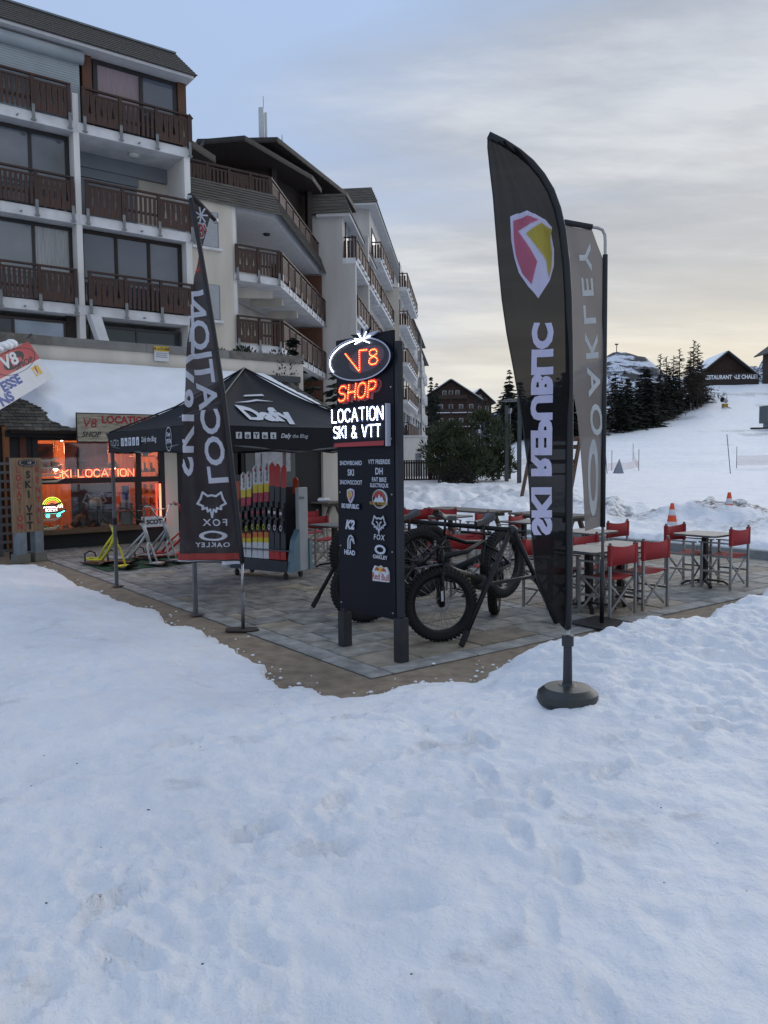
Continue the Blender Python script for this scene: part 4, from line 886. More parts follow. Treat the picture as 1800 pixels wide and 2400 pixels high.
for u in (0.52, 0.74): mb.tube([(u + 0.03 * math.cos(x), 12.36, 0.705 + 0.03 * math.sin(x)) for x in np.linspace(0, 2 * PI, 10)], 0.012, 6)
mb.build('skateboard_tube', emis('neon_cyan', (0.05, 0.85, 0.75), 5), t)
for k, u in enumerate((0.80, 2.05)):
    t = tthing('pendant_lamp', ('dome pendant lamp above the S of the neon sign in the shop window', 'dome pendant lamp near the tent leg in the shop window')[k], 'lamp', u, 12.7, 1.75)
    MB().lathe([(0.0, 0.16), (0.06, 0.15), (0.10, 0.08), (0.13, 0.0), (0.12, 0.0)], (u, 12.7, 1.70), 16).build('shade', mat('lamp_shade', (0.25, 0.16, 0.10), 0.4), t, smooth=True)
    MB().tube([(u, 12.7, 1.86), (u, 12.7, 2.42)], 0.006, 5).build('cord', M_BLK, t); MB().ball((u, 12.7, 1.70), 0.05).build('bulb', emis('bulb', (1, 0.75, 0.5), 18), t)
for k, u in enumerate((0.9, 1.55, 1.75)):
    t = tthing('spotlight', ('left', 'middle', 'right')[k] + ' spotlight on the ceiling rail inside the shop window', 'lamp', u, 12.6, 2.34); MB().tube([(u, 12.6, 2.40), (u, 12.52, 2.32)], [0.02, 0.035], 8).build('housing', M_BLK, t); MB().ball((u, 12.51, 2.315), 0.028).build('bulb', emis('bulb_hot', (1, 0.6, 0.3), 25), t)
for u, w, e in ((0.9, 13.2, 60), (2.1, 13.2, 52)):
    l = bpy.data.lights.new('shop_lamp', 'POINT'); l.energy = e; l.color = (1.0, 0.36, 0.17); l.shadow_soft_size = 0.12; q = bpy.data.objects.new('shop_lamp', l); COL.objects.link(q); q.location = W(u, w, 2.15)
# window display
M_POST = mat('poster_dark', (0.045, 0.05, 0.065), 0.5, var=0.7, scale=3.5, detail=6); M_PST2 = mat('poster_red', (0.24, 0.10, 0.10), 0.5, var=0.6, scale=3.0, detail=6)
t = tthing('display_poster', 'dark poster with a white fox head outline in the lower shop window', 'poster', 1.6, 12.75, 0.42); MB().box(1.12, 2.1, 12.75, 12.77, 0.42, 1.36).build('sheet', M_POST, t)
FOXH = [(-.50, .28), (-.42, .62), (-.20, .42), (0, .47), (.20, .42), (.42, .62), (.50, .28), (.62, .02), (.40, -.12), (.42, -.28), (.24, -.22), (.20, -.42), (.08, -.30), (0, -.72), (-.08, -.30), (-.20, -.42), (-.24, -.22), (-.42, -.28), (-.40, -.12), (-.62, .02)]
mb = MB(); put2d(mb, stroke2d([(a * 0.42, b * 0.30) for a, b in FOXH], 0.035, True), (1.62, 12.742, 0.95), (1, 0, 0), (0, 0, 1)); mb.build('fox_outline', mat('print_white', (0.55, 0.5, 0.5), 0.6), t)
mb = MB(); on_face(mb, 'FOX', 0.05, 1.14, 1.18, 12.742, bold=0.02, shear=0.2, spacing=1.3); mb.build('lettering', MATS['print_white'], t)
t = tthing('display_poster', 'pinkish poster of a cyclist beside a bike in the upper shop window', 'poster', 1.5, 12.9, 1.5); MB().box(1.05, 2.0, 12.9, 12.92, 1.55, 2.28).build('sheet', M_PST2, t)
mb = MB(); cx_, cz_ = 1.36, 1.72
for ux in (1.22, 1.56): put2d(mb, ring2d(0.11, 0.11, 0.86, 18, c=(ux, 1.66)), (0, 12.893, 0), (1, 0, 0), (0, 0, 1))
put2d(mb, stroke2d([(1.22, 1.66), (1.36, 1.66), (1.50, 1.83), (1.30, 1.83), (1.36, 1.66)], 0.025), (0, 12.893, 0), (1, 0, 0), (0, 0, 1)); put2d(mb, stroke2d([(1.36, 1.64), (1.38, 1.8), (1.33, 2.0), (1.38, 2.12)], 0.09), (0, 12.892, 0), (1, 0, 0), (0, 0, 1)); mb.build('cyclist_print', M_POST, t)
t = tthing('display_poster', 'narrow poster in the left upper pane of the shop window', 'poster', 0.6, 13.0, 1.5); MB().box(0.4, 0.85, 13.0, 13.02, 1.6, 2.25).build('sheet', M_PST2, t); MB().prism([(0.42, 1.95), (0.5, 1.9), (0.8, 2.1), (0.82, 2.2), (0.6, 2.1)], (0, 12.985, 0), (1, 0, 0), (0, 0, 1), (0, 0.012, 0)).build('print', M_POST, t)
t = tthing('display_helmet', 'cream ski helmet on a dark stand in the lower shop window', 'helmet', 1.55, 12.5, 0.42)
mb = MB().lathe([(0.10, 0.0), (0.135, 0.05), (0.13, 0.12), (0.09, 0.18), (0.0, 0.205)], (1.57, 12.52, 0.86), 18); mb.build('shell', mat('helmet_cream', (0.55, 0.45, 0.32), 0.35), t, smooth=True)
MB().lathe([(0.09, 0), (0.06, 0.2), (0.08, 0.42), (0.10, 0.46)], (1.57, 12.52, 0.40), 14).build('stand', M_BLK, t, smooth=True)
t = tthing('display_jacket', 'dark padded jacket lying beside the helmet in the lower shop window', 'jacket', 1.3, 12.5, 0.40); MB().ball((1.30, 12.55, 0.55), (0.20, 0.16, 0.17), 14, 8).ball((1.12, 12.52, 0.50), (0.10, 0.1, 0.1), 10, 6).build('body', mat('jacket_green', (0.03, 0.035, 0.03), 0.8, var=0.3), t, smooth=True)
rs = random.Random(8)
for k in range(9):
    u = 0.5 + k * 0.2; c = rs.choice([(0.4, 0.12, 0.03), (0.5, 0.35, 0.2), (0.05, 0.05, 0.06), (0.45, 0.4, 0.36), (0.35, 0.22, 0.05)])
    mb = MB().prism([(-.07, 0), (.07, 0), (.05, .05), (.01, .085), (-.05, .05)], (u, 12.42 + rs.uniform(0, .08), 0.42), (1, 0, 0), (0, 0, 1), (0, 0.07, 0)); o = mb.build('goggles_box', mat('display_item%d' % k, c, 0.5, var=0.3), None)
    tag(o, ['leftmost', 'second', 'third', 'fourth', 'fifth', 'sixth', 'seventh', 'eighth', 'ninth'][k] + ' small item from the left on the shop window shelf', 'display item', 'small goods on the window shelf'); o.location = W(0, 0); o.rotation_euler = (0, 0, AT)
sh = tthing('display_shelves', 'shelves of boots and goods in the narrow right shop window', 'shelf', 2.7, 12.7, 0.42)
for z in (0.5, 0.8, 1.1, 1.6, 1.95): MB().box(2.45, 2.95, 12.5, 12.8, z, z + 0.02).build('shelf_board', M_WOODI, sh)
for k in range(14):
    z = (0.52, 0.82, 1.12, 1.62, 1.97)[k % 5]; u = 2.53 + (k // 5) * 0.15
    MB().prism([(0, 0), (.11, 0), (.11, .05), (.05, .08), (.05, .19), (0, .2)], (u, 12.5, z), (1, 0, 0), (0, 0, 1), (0, 0.1, 0)).build('boot', MATS['display_item%d' % (k % 9)], sh)
t = tthing('energy_drink_display', 'blue and silver drinks dispenser with box in the right of the lower window', 'dispenser', 2.2, 12.45, 0.42)
MB().box(2.1, 2.36, 12.4, 12.6, 0.42, 0.72).build('case', mat('case_grey', (0.25, 0.24, 0.22), 0.5), t); MB().box(2.12, 2.36, 12.40, 12.58, 0.74, 0.92).build('carton', mat('carton', (0.28, 0.17, 0.13), 0.6), t); MB().tube([(2.23, 12.48, 0.98), (2.23, 12.48, 1.3)], 0.08, 14).build('can', mat('can_blue', (0.04, 0.05, 0.30), 0.3, 0.3), t); MB().box(2.15, 2.31, 12.42, 12.55, 0.92, 0.98).build('can_base', mat('can_white', (0.5, 0.45, 0.4), 0.4), t)
t = tthing('window_board', 'white advertising panel leaning in the low right of the shop front', 'sign', 2.6, 12.0, 0.36); MB().box(2.43, 2.92, 12.06, 12.08, 0.36, 0.60).build('board', MATS['sign_white'], t); mb = MB(); on_face(mb, 'SCOTT', 0.10, 2.54, 0.43, 12.055, bold=0.05); put2d(mb, poly2d([(2.45, .4), (2.5, .4), (2.5, .57), (2.45, .57)]), (0, 12.055, 0), (1, 0, 0), (0, 0, 1)); mb.build('lettering', M_INK, t)
# left of the shop: post, slatted rack, doorway glow
t = tthing('timber_post', 'grey timber post at the left edge beneath the hanging sign', 'post', -0.62, 11.6); MB().box(-0.72, -0.52, 11.6, 11.8, 0, 2.9).build('shaft', mat('post_grey', (0.10, 0.105, 0.11), 0.7), t)
t = tthing('slatted_rack', 'dark slatted rack at the left edge beside the rental sign', 'rack', -0.95, 10.9)
for k in range(11): MB().box(-1.5, -0.50, 10.9, 10.96, 0.15 + k * 0.165, 0.20 + k * 0.165).build('slat', mat('slat_grey', (0.10, 0.10, 0.105), 0.5), t)
for u in (-1.5, -0.54): MB().box(u, u + 0.05, 10.96, 11.0, 0, 1.95).build('upright', M_BLK, t)
t = tthing('shop_doorway', 'dark recessed doorway left of the shop lit red from inside', 'doorway', -1.4, 12.6); MB().box(-3, -0.2, 12.9, 13.0, 0, 2.6).build('reveal', M_BLK, t); MB().box(-1.15, -1.0, 12.85, 12.89, 0.9, 1.7).build('red_light', emis('red_glow', (1, 0.12, 0.05), 2.0), t); MB().ball((-0.95, 12.5, 1.95), 0.03).build('bulb', emis('bulb', (1, 0.75, 0.5), 18), t)
# free-standing rental sign
rt = thing('rental_sign', 'upright wooden rental sign on two grey block feet left of the shop window', 'sign', W(-0.33, 10.36), AT + math.radians(20), (0, 0, 0))
M_PLK = mat('sign_plank', (0.24, 0.155, 0.095), 0.7, var=0.3, scale=4, stretch=(8, 8, 0.8), bump=0.3)
for k in range(3): MB().box(-0.28 + k * 0.187, -0.28 + (k + 1) * 0.187 - 0.004, -0.06, 0.06, 0.56, 1.93).build('plank', M_PLK, rt)
for s_ in (-1, 1): MB().box(s_ * 0.17 - 0.085, s_ * 0.17 + 0.085, -0.08, 0.08, 0.16, 0.56).build('post', mat('zinc_post', (0.20, 0.24, 0.28), 0.5, 0.3, var=0.2), rt); MB().box(s_ * 0.17 - 0.12, s_ * 0.17 + 0.12, -0.12, 0.12, 0.0, 0.16).build('foot', mat('stone_foot', (0.16, 0.16, 0.14), 0.8), rt)
for k, ch in enumerate('LOCATION'): mb = MB(); put2d(mb, text2d(ch, 0.115, bold=0.02, align='CENTER', xs=0.9), (-0.19, -0.063, 1.66 - k * 0.148), (1, 0, 0), (0, 0, 1)); mb.build('letter', M_RED, rt)
for k, ch in enumerate('RENTAL'): mb = MB(); put2d(mb, text2d(ch, 0.115, bold=0.02, align='CENTER', xs=0.9), (0.19, -0.063, 1.66 - k * 0.19), (1, 0, 0), (0, 0, 1)); mb.build('letter', M_RED, rt)
for ch, z in (('S', 1.56), ('K', 1.38), ('I', 1.20), ('V', 0.93), ('T', 0.78), ('T', 0.62)): mb = MB(); put2d(mb, text2d(ch, 0.13, bold=0.05, align='CENTER'), (0.0, -0.063, z), (1, 0, 0), (0, 0, 1)); mb.build('letter', M_INK, rt)
MB().prism(ell(0.19, 0.065), (0, -0.063, 1.84), (1, 0, 0), (0, 0, 1), (0, -0.012, 0)).build('oval_plate', M_INK, rt); mb = MB(); put2d(mb, text2d('V8', 0.05, bold=0.01, shear=0.2, align='CENTER'), (0.03, -0.077, 1.815), (1, 0, 0), (0, 0, 1)); put2d(mb, ring2d(0.17, 0.052, 0.93, 24), (0, -0.0765, 1.84), (1, 0, 0), (0, 0, 1)); mb.build('logo', MATS['print_white'], rt)
# ski tips sticking out beside it
rs = random.Random(21)
for k in range(8):
    z = (1.86, 1.72, 1.58, 1.46, 1.0, 0.86, 0.72, 0.55)[k]; L = rs.uniform(0.16, 0.34); c = rs.choice([(0.02, 0.02, 0.022), (0.03, 0.025, 0.03), (0.10, 0.03, 0.03), (0.4, 0.36, 0.3)]) if k not in (3, 7) else (0.42, 0.38, 0.3)
    o = MB().prism([(-0.6, 0), (L * 0.5, 0.0), (L, 0.07), (L * 1.05, 0.085), (L * 0.5, 0.035), (-0.6, 0.02)], (0.12, 10.62, z), (1, 0, 0), (0, 0, 1), (0, 0.11, 0)).build('ski', mat('ski_tip%d' % k, c, 0.4), None)
    o.location = W(0, 0); o.rotation_euler = (0, 0, AT); tag(o, ['topmost', 'second', 'third', 'fourth', 'fifth', 'sixth', 'seventh', 'lowest'][k] + ' ski in the stack whose tips stick out right of the rental sign', 'ski', 'skis stacked behind the rental sign')
# hanging sign at the upper left
hs = wthing('hanging_sign', 'tilted red and white shop sign hanging from a pole at the upper left', 'sign', -7.9, 16.5, 4.0)
A_, B_, C_, D_ = Vector((-7.756, 15.0, 3.648)), Vector((-7.975, 18.0, 4.555)), Vector((-7.283, 17.6, 3.699)), Vector((-7.30, 15.0, 2.80))
def hq(s, t): return (A_ * (1 - s) + B_ * s) * (1 - t) + (D_ * (1 - s) + C_ * s) * t     # s to the wall end, t downwards
hn = (B_ - A_).cross(D_ - A_).normalized(); hn = hn if hn.y < 0 else -hn
def hpan(name, s0, s1, t0, t1, mt, l=0.0, n=8):
    mb = MB(); v = []
    for i in range(n + 1): v += [hq(s0 + (s1 - s0) * i / n, t0) + hn * l, hq(s0 + (s1 - s0) * i / n, t1) + hn * l]
    mb.add(v, [(2 * i, 2 * i + 2, 2 * i + 3, 2 * i + 1) for i in range(n)]); o = mb.build(name, mt, hs)
    if l == 0: m_ = o.modifiers.new('s', 'SOLIDIFY'); m_.thickness = 0.02; m_.offset = 0
    return o
M_SR = mat('sign_red', (0.42, 0.03, 0.035), 0.45, var=0.06)
hpan('red_panel', 0, 1, 0, 0.47, M_SR); hpan('white_panel', 0, 1, 0.472, 1, MATS['sign_white'])
HW, HH = (B_ - A_).length, (D_ - A_).length
def htext(name, vf, s, t, mt, l=0.014):     # text placed with its origin at (s, t)
    v, f = vf; MB().add([hq(s + a / HW, t - b / HH) + hn * l for a, b in v], f).build(name, mt, hs)
htext('black_disc', poly2d(ell(0.62, 0.15, 24, 0.1)), 0.60, 0.25, M_INK, 0.0135)
htext('logo', text2d('V8', 0.27, bold=0.035, shear=0.15, xs=2.1), 0.40, 0.34, MATS['sign_white'], 0.017); htext('lettering', text2d('SHOP', 0.13, bold=0.02, shear=0.25, xs=2.3), 0.55, 0.46, M_INK)
htext('ring', ring2d(1.1, 0.26, 0.96, 36), 0.62, 0.28, M_INK)
M_BLU = mat('sign_blue', (0.02, 0.06, 0.30), 0.5, var=0.05)
htext('lettering', text2d('ESSE', 0.20, bold=0.05, xs=1.9), 0.22, 0.74, M_BLU); htext('lettering', text2d('NS', 0.20, bold=0.05, xs=1.9), 0.10, 0.97, M_BLU)
htext('yellow_square', poly2d([(-.2, -.11), (.2, -.11), (.2, .11), (-.2, .11)]), 0.83, 0.68, mat('sign_yellow', (0.6, 0.42, 0.03))); htext('feather', poly2d([(-.08, -.1), (0, -.02), (.06, .14), (-.04, .06)]), 0.83, 0.68, M_SR, 0.02)
pe = Vector((-8.34, 19.0, 4.87)); MB().tube([A_ + (A_ - B_).normalized() * 0.2 + Vector((0, 0, 0.06)), B_ + Vector((0, 0, 0.06)), pe], 0.03, 8).build('pole', M_BLK, hs)
mb = MB(); d_ = (B_ - A_)
for k in range(9): p = A_ + d_ * (0.0 + k * 0.085); mb.ball(p + Vector((0, 0, 0.12 + rs.uniform(-.015, .02))), (0.12, 0.17, 0.085 + rs.uniform(-.02, .015)), 10, 6)
mb.build('snow_cap', SNOW2, hs, smooth=True)
# plants on the parapet and dark conifers right of the shop
# ------------------------------------------------------------------ pop-up tent
M_TENT = mat('tent_black', (0.009, 0.010, 0.014), 0.6, var=0.25, scale=3, bump=0.25, bscale=6, transl=0.02, spec=0.25)
M_TXT = mat('print_pale', (0.55, 0.57, 0.62), 0.6, var=0.04)
M_ALU = mat('aluminium', (0.36, 0.37, 0.38), 0.35, 0.85, var=0.1); M_GREY = mat('tube_grey', (0.14, 0.145, 0.155), 0.45, 0.5, var=0.15); M_BKM = mat('black_metal', (0.013, 0.013, 0.015), 0.4, var=0.2)
tn = tthing('popup_tent', 'black pop-up tent with white printed lettering in front of the shop', 'tent', 1.4, 4.9)
U0, U1, W0_, W1_, ZE, ZB, ZP = -0.08, 2.85, 3.45, 6.34, 2.26, 1.97, 3.14
ctr = Vector((1.385, 4.895, ZP))
def tent_face(name, a, b):
    n = 16; v = []; f = []
    for i in range(n + 1):
        t = i / n
        for j in range(n + 1):
            s = j / n; p0 = Vector((*a, ZE)).lerp(Vector((*b, ZE)), s); p = p0.lerp(ctr, t)
            p.z += 0.10 * math.sin(PI * t) * (-0.9) - 0.05 * math.sin(PI * s) * (1 - t) * t * 4 + 0.008 * math.sin(9 * s + 5 * t)
            v.append(p)
    for i in range(n):
        for j in range(n): f.append((i * (n + 1) + j, i * (n + 1) + j + 1, (i + 1) * (n + 1) + j + 1, (i + 1) * (n + 1) + j))
    return MB().add(v, f).build(name, M_TENT, tn, smooth=True)
cs = [(U0, W0_), (U1, W0_), (U1, W1_), (U0, W1_)]
for k in range(4):
    a, b = cs[k], cs[(k + 1) % 4]; tent_face('roof_panel', a, b)
    d = Vector((b[0] - a[0], b[1] - a[1], 0)); L = d.length; d.normalize(); out = Vector((d.y, -d.x, 0)); v = []; f = []; n = 24
    for j in range(n + 1):
        s = j / n; p = Vector((*a, 0)) + d * L * s + out * 0.015
        wv = 0.012 * math.sin(s * 17 + k) * (1 - abs(2 * s - 1) ** 4)
        v += [p + Vector((0, 0, ZE)), p + out * wv * 0.4 + Vector((0, 0, (ZE + ZB) / 2)), p + out * wv + Vector((0, 0, ZB + 0.012 * math.sin(PI * s * 6)))]
    for j in range(n):
        for q in range(2): f.append((3 * j + q, 3 * j + q + 1, 3 * j + 4 + q, 3 * j + 3 + q))
    MB().add(v, f).build('valance', M_TENT, tn, smooth=True)
    c = ctr.copy(); MB().tube([Vector((*a, ZE + 0.008)), Vector((*a, ZE)).lerp(c, 0.5) + Vector((0, 0, -0.075)), c + Vector((0, 0, 0.01))], 0.012, 6).build('seam', M_BKM, tn)
    MB().tube([Vector((*a, ZB + 0.1)), Vector((*a, 0)) + d * L * 0.5 + Vector((0, 0, ZB - 0.02)), Vector((*b, ZB + 0.1))], 0.014, 6).build('truss_bar', M_GREY, tn)
for k, (u, w) in enumerate(cs):
    iu = 0.03 if u < 1 else -0.03; iw = 0.03 if w < 5 else -0.03
    lg = MB().box(u + iu - 0.022, u + iu + 0.022, w + iw - 0.022, w + iw + 0.022, 0.02, 2.2).build('leg', M_GREY, tn)
    MB().box(u + iu - 0.028, u + iu + 0.028, w + iw - 0.028, w + iw + 0.028, 0.92, 1.02).build('slider', M_BKM, lg); MB().box(u + iu - 0.06, u + iu + 0.09, w + iw - 0.05, w + iw + 0.05, 0.009, 0.022).build('foot_plate', M_GREY, lg)
# printing on the right-hand side
nf = Vector((0, -(ZP - ZE), -(1.445))); up = (ctr - Vector((1.385, W0_, ZE))); SL = up.length; up.normalize(); nn = Vector((1, 0, 0)).cross(up).normalized()
def roofprint(vf, u, t, l=0.014):
    v, f = vf; mb = MB(); P_ = []
    for a, b in v:
        q = t + b / SL; s_ = ((u + a - ctr.x * q) / (1 - q) - U0) / (U1 - U0); sag = 0.10 * math.sin(PI * q) * -0.9 - 0.05 * math.sin(PI * s_) * (1 - q) * q * 4 + 0.008 * math.sin(9 * s_ + 5 * q)
        P_.append(Vector((u + a, W0_ + (ctr.y - W0_) * q, ZE + (ZP - ZE) * q + sag)) + nn * l)
    mb.add(P_, f); mb.build('lettering', M_TXT, tn)
tv_ = text2d('Dafy', 0.24, bold=0.05, xs=1.15, align='CENTER'); roofprint(([(a, b * 1.9) for a, b in tv_[0]], tv_[1]), 1.20, 0.20)
roofprint(poly2d([(-.34, .52), (-.1, .62), (.05, .67), (.30, .62), (.05, .63), (-.1, .585)]), 1.20, 0.20); roofprint(poly2d([(-.12, .72), (.22, .76), (.20, .80), (-.08, .76)]), 1.20, 0.20)
def valprint(vf, u, z, mt=M_TXT, w=None): mb = MB(); put2d(mb, vf, (u, (W0_ - 0.028) if w is None else w, z), (1, 0, 0), (0, 0, 1)); mb.build('lettering', mt, tn)
for k, s in enumerate(('f', 'o', 'Y', 'in', 't')):
    valprint(poly2d([(0, 0), (.08, 0), (.08, .08), (0, .08)]), 0.50 + k * 0.118, 2.11); valprint(text2d(s, 0.058 if s != 'in' else 0.045, bold=0.04, align='CENTER'), 0.54 + k * 0.118, 2.122, M_BKM, W0_ - 0.031)
valprint(text2d('Dafy', 0.055, bold=0.03, shear=0.3), 1.12, 2.125); valprint(text2d('the Blog', 0.05, bold=0.0, shear=0.3), 1.29, 2.125)
valprint(text2d('Plus que', 0.06, shear=0.25), 1.90, 2.16); valprint(text2d("L'E", 0.075, bold=0.03, shear=0.25), 2.03, 2.03)
# left-hand side printing
def valprint2(vf, w, z, mt=M_TXT, l=0.028): mb = MB(); put2d(mb, vf, (U0 - l, w, z), (0, -1, 0), (0, 0, 1)); mb.build('lettering', mt, tn)
for k in range(5): valprint2(poly2d([(0, 0), (.11, 0), (.11, .11), (0, .11)]), 5.75 - k * 0.15, 2.06)
for k in range(5): valprint2(text2d('foYit'[k], 0.07, bold=0.03, align='CENTER'), 5.695 - k * 0.15, 2.08, M_BKM, 0.031)
for k, q in enumerate((0.07, 0.13, 0.09)): valprint2(ring2d(q / 2, 0.06, 0.8, 4, PI / 4), 6.15 - k * 0.13, 2.11)
valprint2(text2d('Dafy the Blog', 0.07, bold=0.01, shear=0.2), 4.95, 2.10)
valprint2(ring2d(0.10, 0.15, 0.93, 24), 4.02, 2.115); valprint2(text2d('1974', 0.06, bold=0.03, align='CENTER'), 4.02, 2.06); valprint2(text2d('Dafy', 0.05, bold=0.03, align='CENTER'), 4.02, 2.15)
# swoosh marks on the left roof panel near the ridge
upl = (ctr - Vector((U0, 4.895, ZE))); SLl = upl.length; upl.normalize(); nl = upl.cross(Vector((0, 1, 0))).normalized(); nl = nl if nl.x < 0 else -nl
for (a, b) in ((4.25, .30), (4.05, .36), (3.95, .26)): MB().add([Vector((U0, a, ZE)) + upl * (b * SLl) + nl * -0.06 + Vector((0, 0, 0.02)) + Vector((0, dy_, 0)) + upl * dz_ for dy_, dz_ in ((0.35, -0.16), (-0.25, 0.06), (-0.2, 0.12), (0.2, -0.02))], [(0, 1, 2, 3)]).build('lettering', M_TXT, tn)
# ------------------------------------------------------------------ director chairs and bistro tables
M_CAN = mat('canvas_red', (0.30, 0.022, 0.025), 0.8, var=0.10, scale=8, bump=0.2, bscale=120); M_ALC = mat('chair_alu', (0.34, 0.34, 0.335), 0.42, 0.75, var=0.12)
def make_chair():
    # seat faces local +y; origin on the ground under the seat centre; 0.50 wide, 0.44 deep
    t = thing('director_chair', '', 'chair', (0, 0, 0)); hx, yb, yf = 0.25, -0.21, 0.21; r = 0.028
    for sx in (-1, 1):
        MB().box(sx * hx - r / 2, sx * hx + r / 2, yb - r / 2, yb + r / 2, 0.0, 0.84).build('leg', M_ALC, t); MB().box(sx * hx - r / 2, sx * hx + r / 2, yf - r / 2, yf + r / 2, 0.0, 0.62).build('leg', M_ALC, t)
        MB().tube([(sx * hx, yb, 0.84), (sx * hx, yb, 0.865)], 0.017, 8).build('cap', M_GREY, t)
        MB().box(sx * hx - 0.02, sx * hx + 0.02, yb + 0.0, yf + 0.04, 0.621, 0.64).build('armrest', M_ALC, t)
        for z in (0.22, 0.43): MB().box(sx * hx - 0.009, sx * hx + 0.009, yb + r / 2, yf - r / 2, z, z + 0.028).build('side_rail', M_ALC, t)
    for y, dy_ in ((yb, 0.02), (yf, -0.02)):
        MB().bar((-hx, y + dy_, 0.03), (hx, y + dy_, 0.43), 0.012, 0.026).build('cross_brace', M_ALC, t); MB().bar((hx, y + dy_ * 2.2, 0.03), (-hx, y + dy_ * 2.2, 0.43), 0.012, 0.026).build('cross_brace', M_ALC, t)
    n = 10; v = []; f = []
    for j in range(n + 1):
        s = -1 + 2 * j / n; x = s * (hx + 0.012)
        for z in (0.60, 0.835): v.append((x, yb + 0.018 - 0.05 * (1 - s * s) * (1 if z > 0.7 else 0.9) - 0.017, z - 0.025 * (1 - s * s) * (1 if z > 0.7 else -0.3)))
    for j in range(n): f.append((2 * j, 2 * j + 2, 2 * j + 3, 2 * j + 1))
    o = MB().add(v, f).build('back_canvas', M_CAN, t, smooth=True); q = o.modifiers.new('s', 'SOLIDIFY'); q.thickness = 0.012; q.offset = 0
    for sx in (-1, 1): MB().box(sx * hx - 0.021, sx * hx + 0.021, yb - 0.022, yb + 0.022, 0.60, 0.835).build('canvas_sleeve', M_CAN, t)
    v = []; f = []
    for j in range(n + 1):
        s = -1 + 2 * j / n
        for y in (yb + 0.03, yf + 0.0): v.append((s * (hx - 0.0), y, 0.455 - 0.03 * (1 - s * s)))
    for j in range(n): f.append((2 * j, 2 * j + 2, 2 * j + 3, 2 * j + 1))
    o = MB().add(v, f).build('seat_canvas', M_CAN, t, smooth=True); q = o.modifiers.new('s', 'SOLIDIFY'); q.thickness = 0.010; q.offset = 0
    return t
M_TT = mat('table_top', (0.105, 0.105, 0.105), 0.5, var=0.12, scale=3); M_IRON = mat('cast_iron', (0.014, 0.014, 0.015), 0.5, var=0.2)
def make_table():
    t = thing('bistro_table', '', 'table', (0, 0, 0)); h = 0.33; c = 0.05
    MB().prism([(-h + c, -h), (h - c, -h), (h, -h + c), (h, h - c), (h - c, h), (-h + c, h), (-h, h - c), (-h, -h + c)], (0, 0, 0.715), (1, 0, 0), (0, 1, 0), (0, 0, 0.028)).build('tabletop', M_TT, t, bevel=0.004)
    MB().box(-0.035, 0.035, -0.035, 0.035, 0.06, 0.71).build('pedestal', M_IRON, t)
    for k in range(4):
        a = PI / 4 + k * PI / 2; d = Vector((math.cos(a), math.sin(a), 0)); mb = MB().bar(d * 0.03 + Vector((0, 0, 0.085)), d * 0.26 + Vector((0, 0, 0.055)), 0.045, 0.03); mb.bar(d * 0.25 + Vector((0, 0, 0.058)), d * 0.32 + Vector((0, 0, 0.012)), 0.045, 0.026); mb.build('foot', M_IRON, t)
    return t
CH = make_chair(); TB = make_table(); cu_ = tu_ = False
def chair(u, w, rot, label):
    global cu_
    o = CH if not cu_ else copy_tree(CH); cu_ = True
    o.location = W(u, w, 0.007); o.rotation_euler = (0, 0, AT + math.radians(rot)); o['label'] = label; o['group'] = 'red canvas director chairs on the terrace'
def table(u, w, rot, label):
    global tu_
    o = TB if not tu_ else copy_tree(TB); tu_ = True
    o.location = W(u, w, 0.007); o.rotation_euler = (0, 0, AT + math.radians(rot)); o['label'] = label; o['group'] = 'grey bistro tables on the terrace'
# rot 0: facing away from the camera along w; 180: facing the camera
chair(3.78, 0.47, 2, 'red director chair nearest the camera, back turned, beside the thin banner pole')
chair(4.47, 0.50, 0, 'red director chair with its back turned, second from the banner pole at the double table')
chair(6.62, 0.63, 3, 'rightmost red director chair, back turned, on the near side of the lone table')
chair(6.50, 1.12, 183, 'red director chair facing the camera across the lone right-hand table')
chair(4.28, 1.00, 180, 'red director chair facing the camera on the far side of the double table')
chair(3.60, 1.18, 178, 'red director chair half hidden behind the curved flag across the double table')
chair(6.36, 2.45, 2, 'red director chair standing behind the double table, with open snow beyond')
chair(3.35, 2.25, 170, 'red director chair behind the saddle of the nearest bike')
chair(3.15, 3.05, 20, 'red director chair behind the bike rack bar near the totem')
chair(6.12, 6.75, 155, 'red director chair next to the totem in the far row behind the bikes')
chair(6.45, 6.35, 150, 'second red director chair from the totem in the far row behind the bikes')
chair(6.27, 5.40, 20, 'red director chair in the middle of the far row behind the bikes, back turned')
chair(6.26, 4.55, 20, 'red director chair beside the curved flag in the far row behind bikes')
chair(4.15, 7.75, 165, 'red director chair farthest back between ski rack and totem')
chair(3.62, 6.45, 178, 'red director chair just right of the ski rack, facing its table')
table(3.80, 0.75, 0, 'left half of the grey double table beside the banner pole'); table(4.47, 0.79, 0, 'right half of the grey double table beside the banner pole')
table(6.50, 0.86, 0, 'lone grey bistro table at the right with a chair on each side')
table(3.50, 5.85, 8, 'grey bistro table between the ski rack and the totem'); table(6.22, 5.95, 10, 'grey bistro table behind the bikes nearer the totem'); table(6.32, 4.15, 5, 'grey bistro table behind the bikes nearer the curved flag'); table(5.6, 2.2, 3, 'grey bistro table partly hidden behind the beige banner')
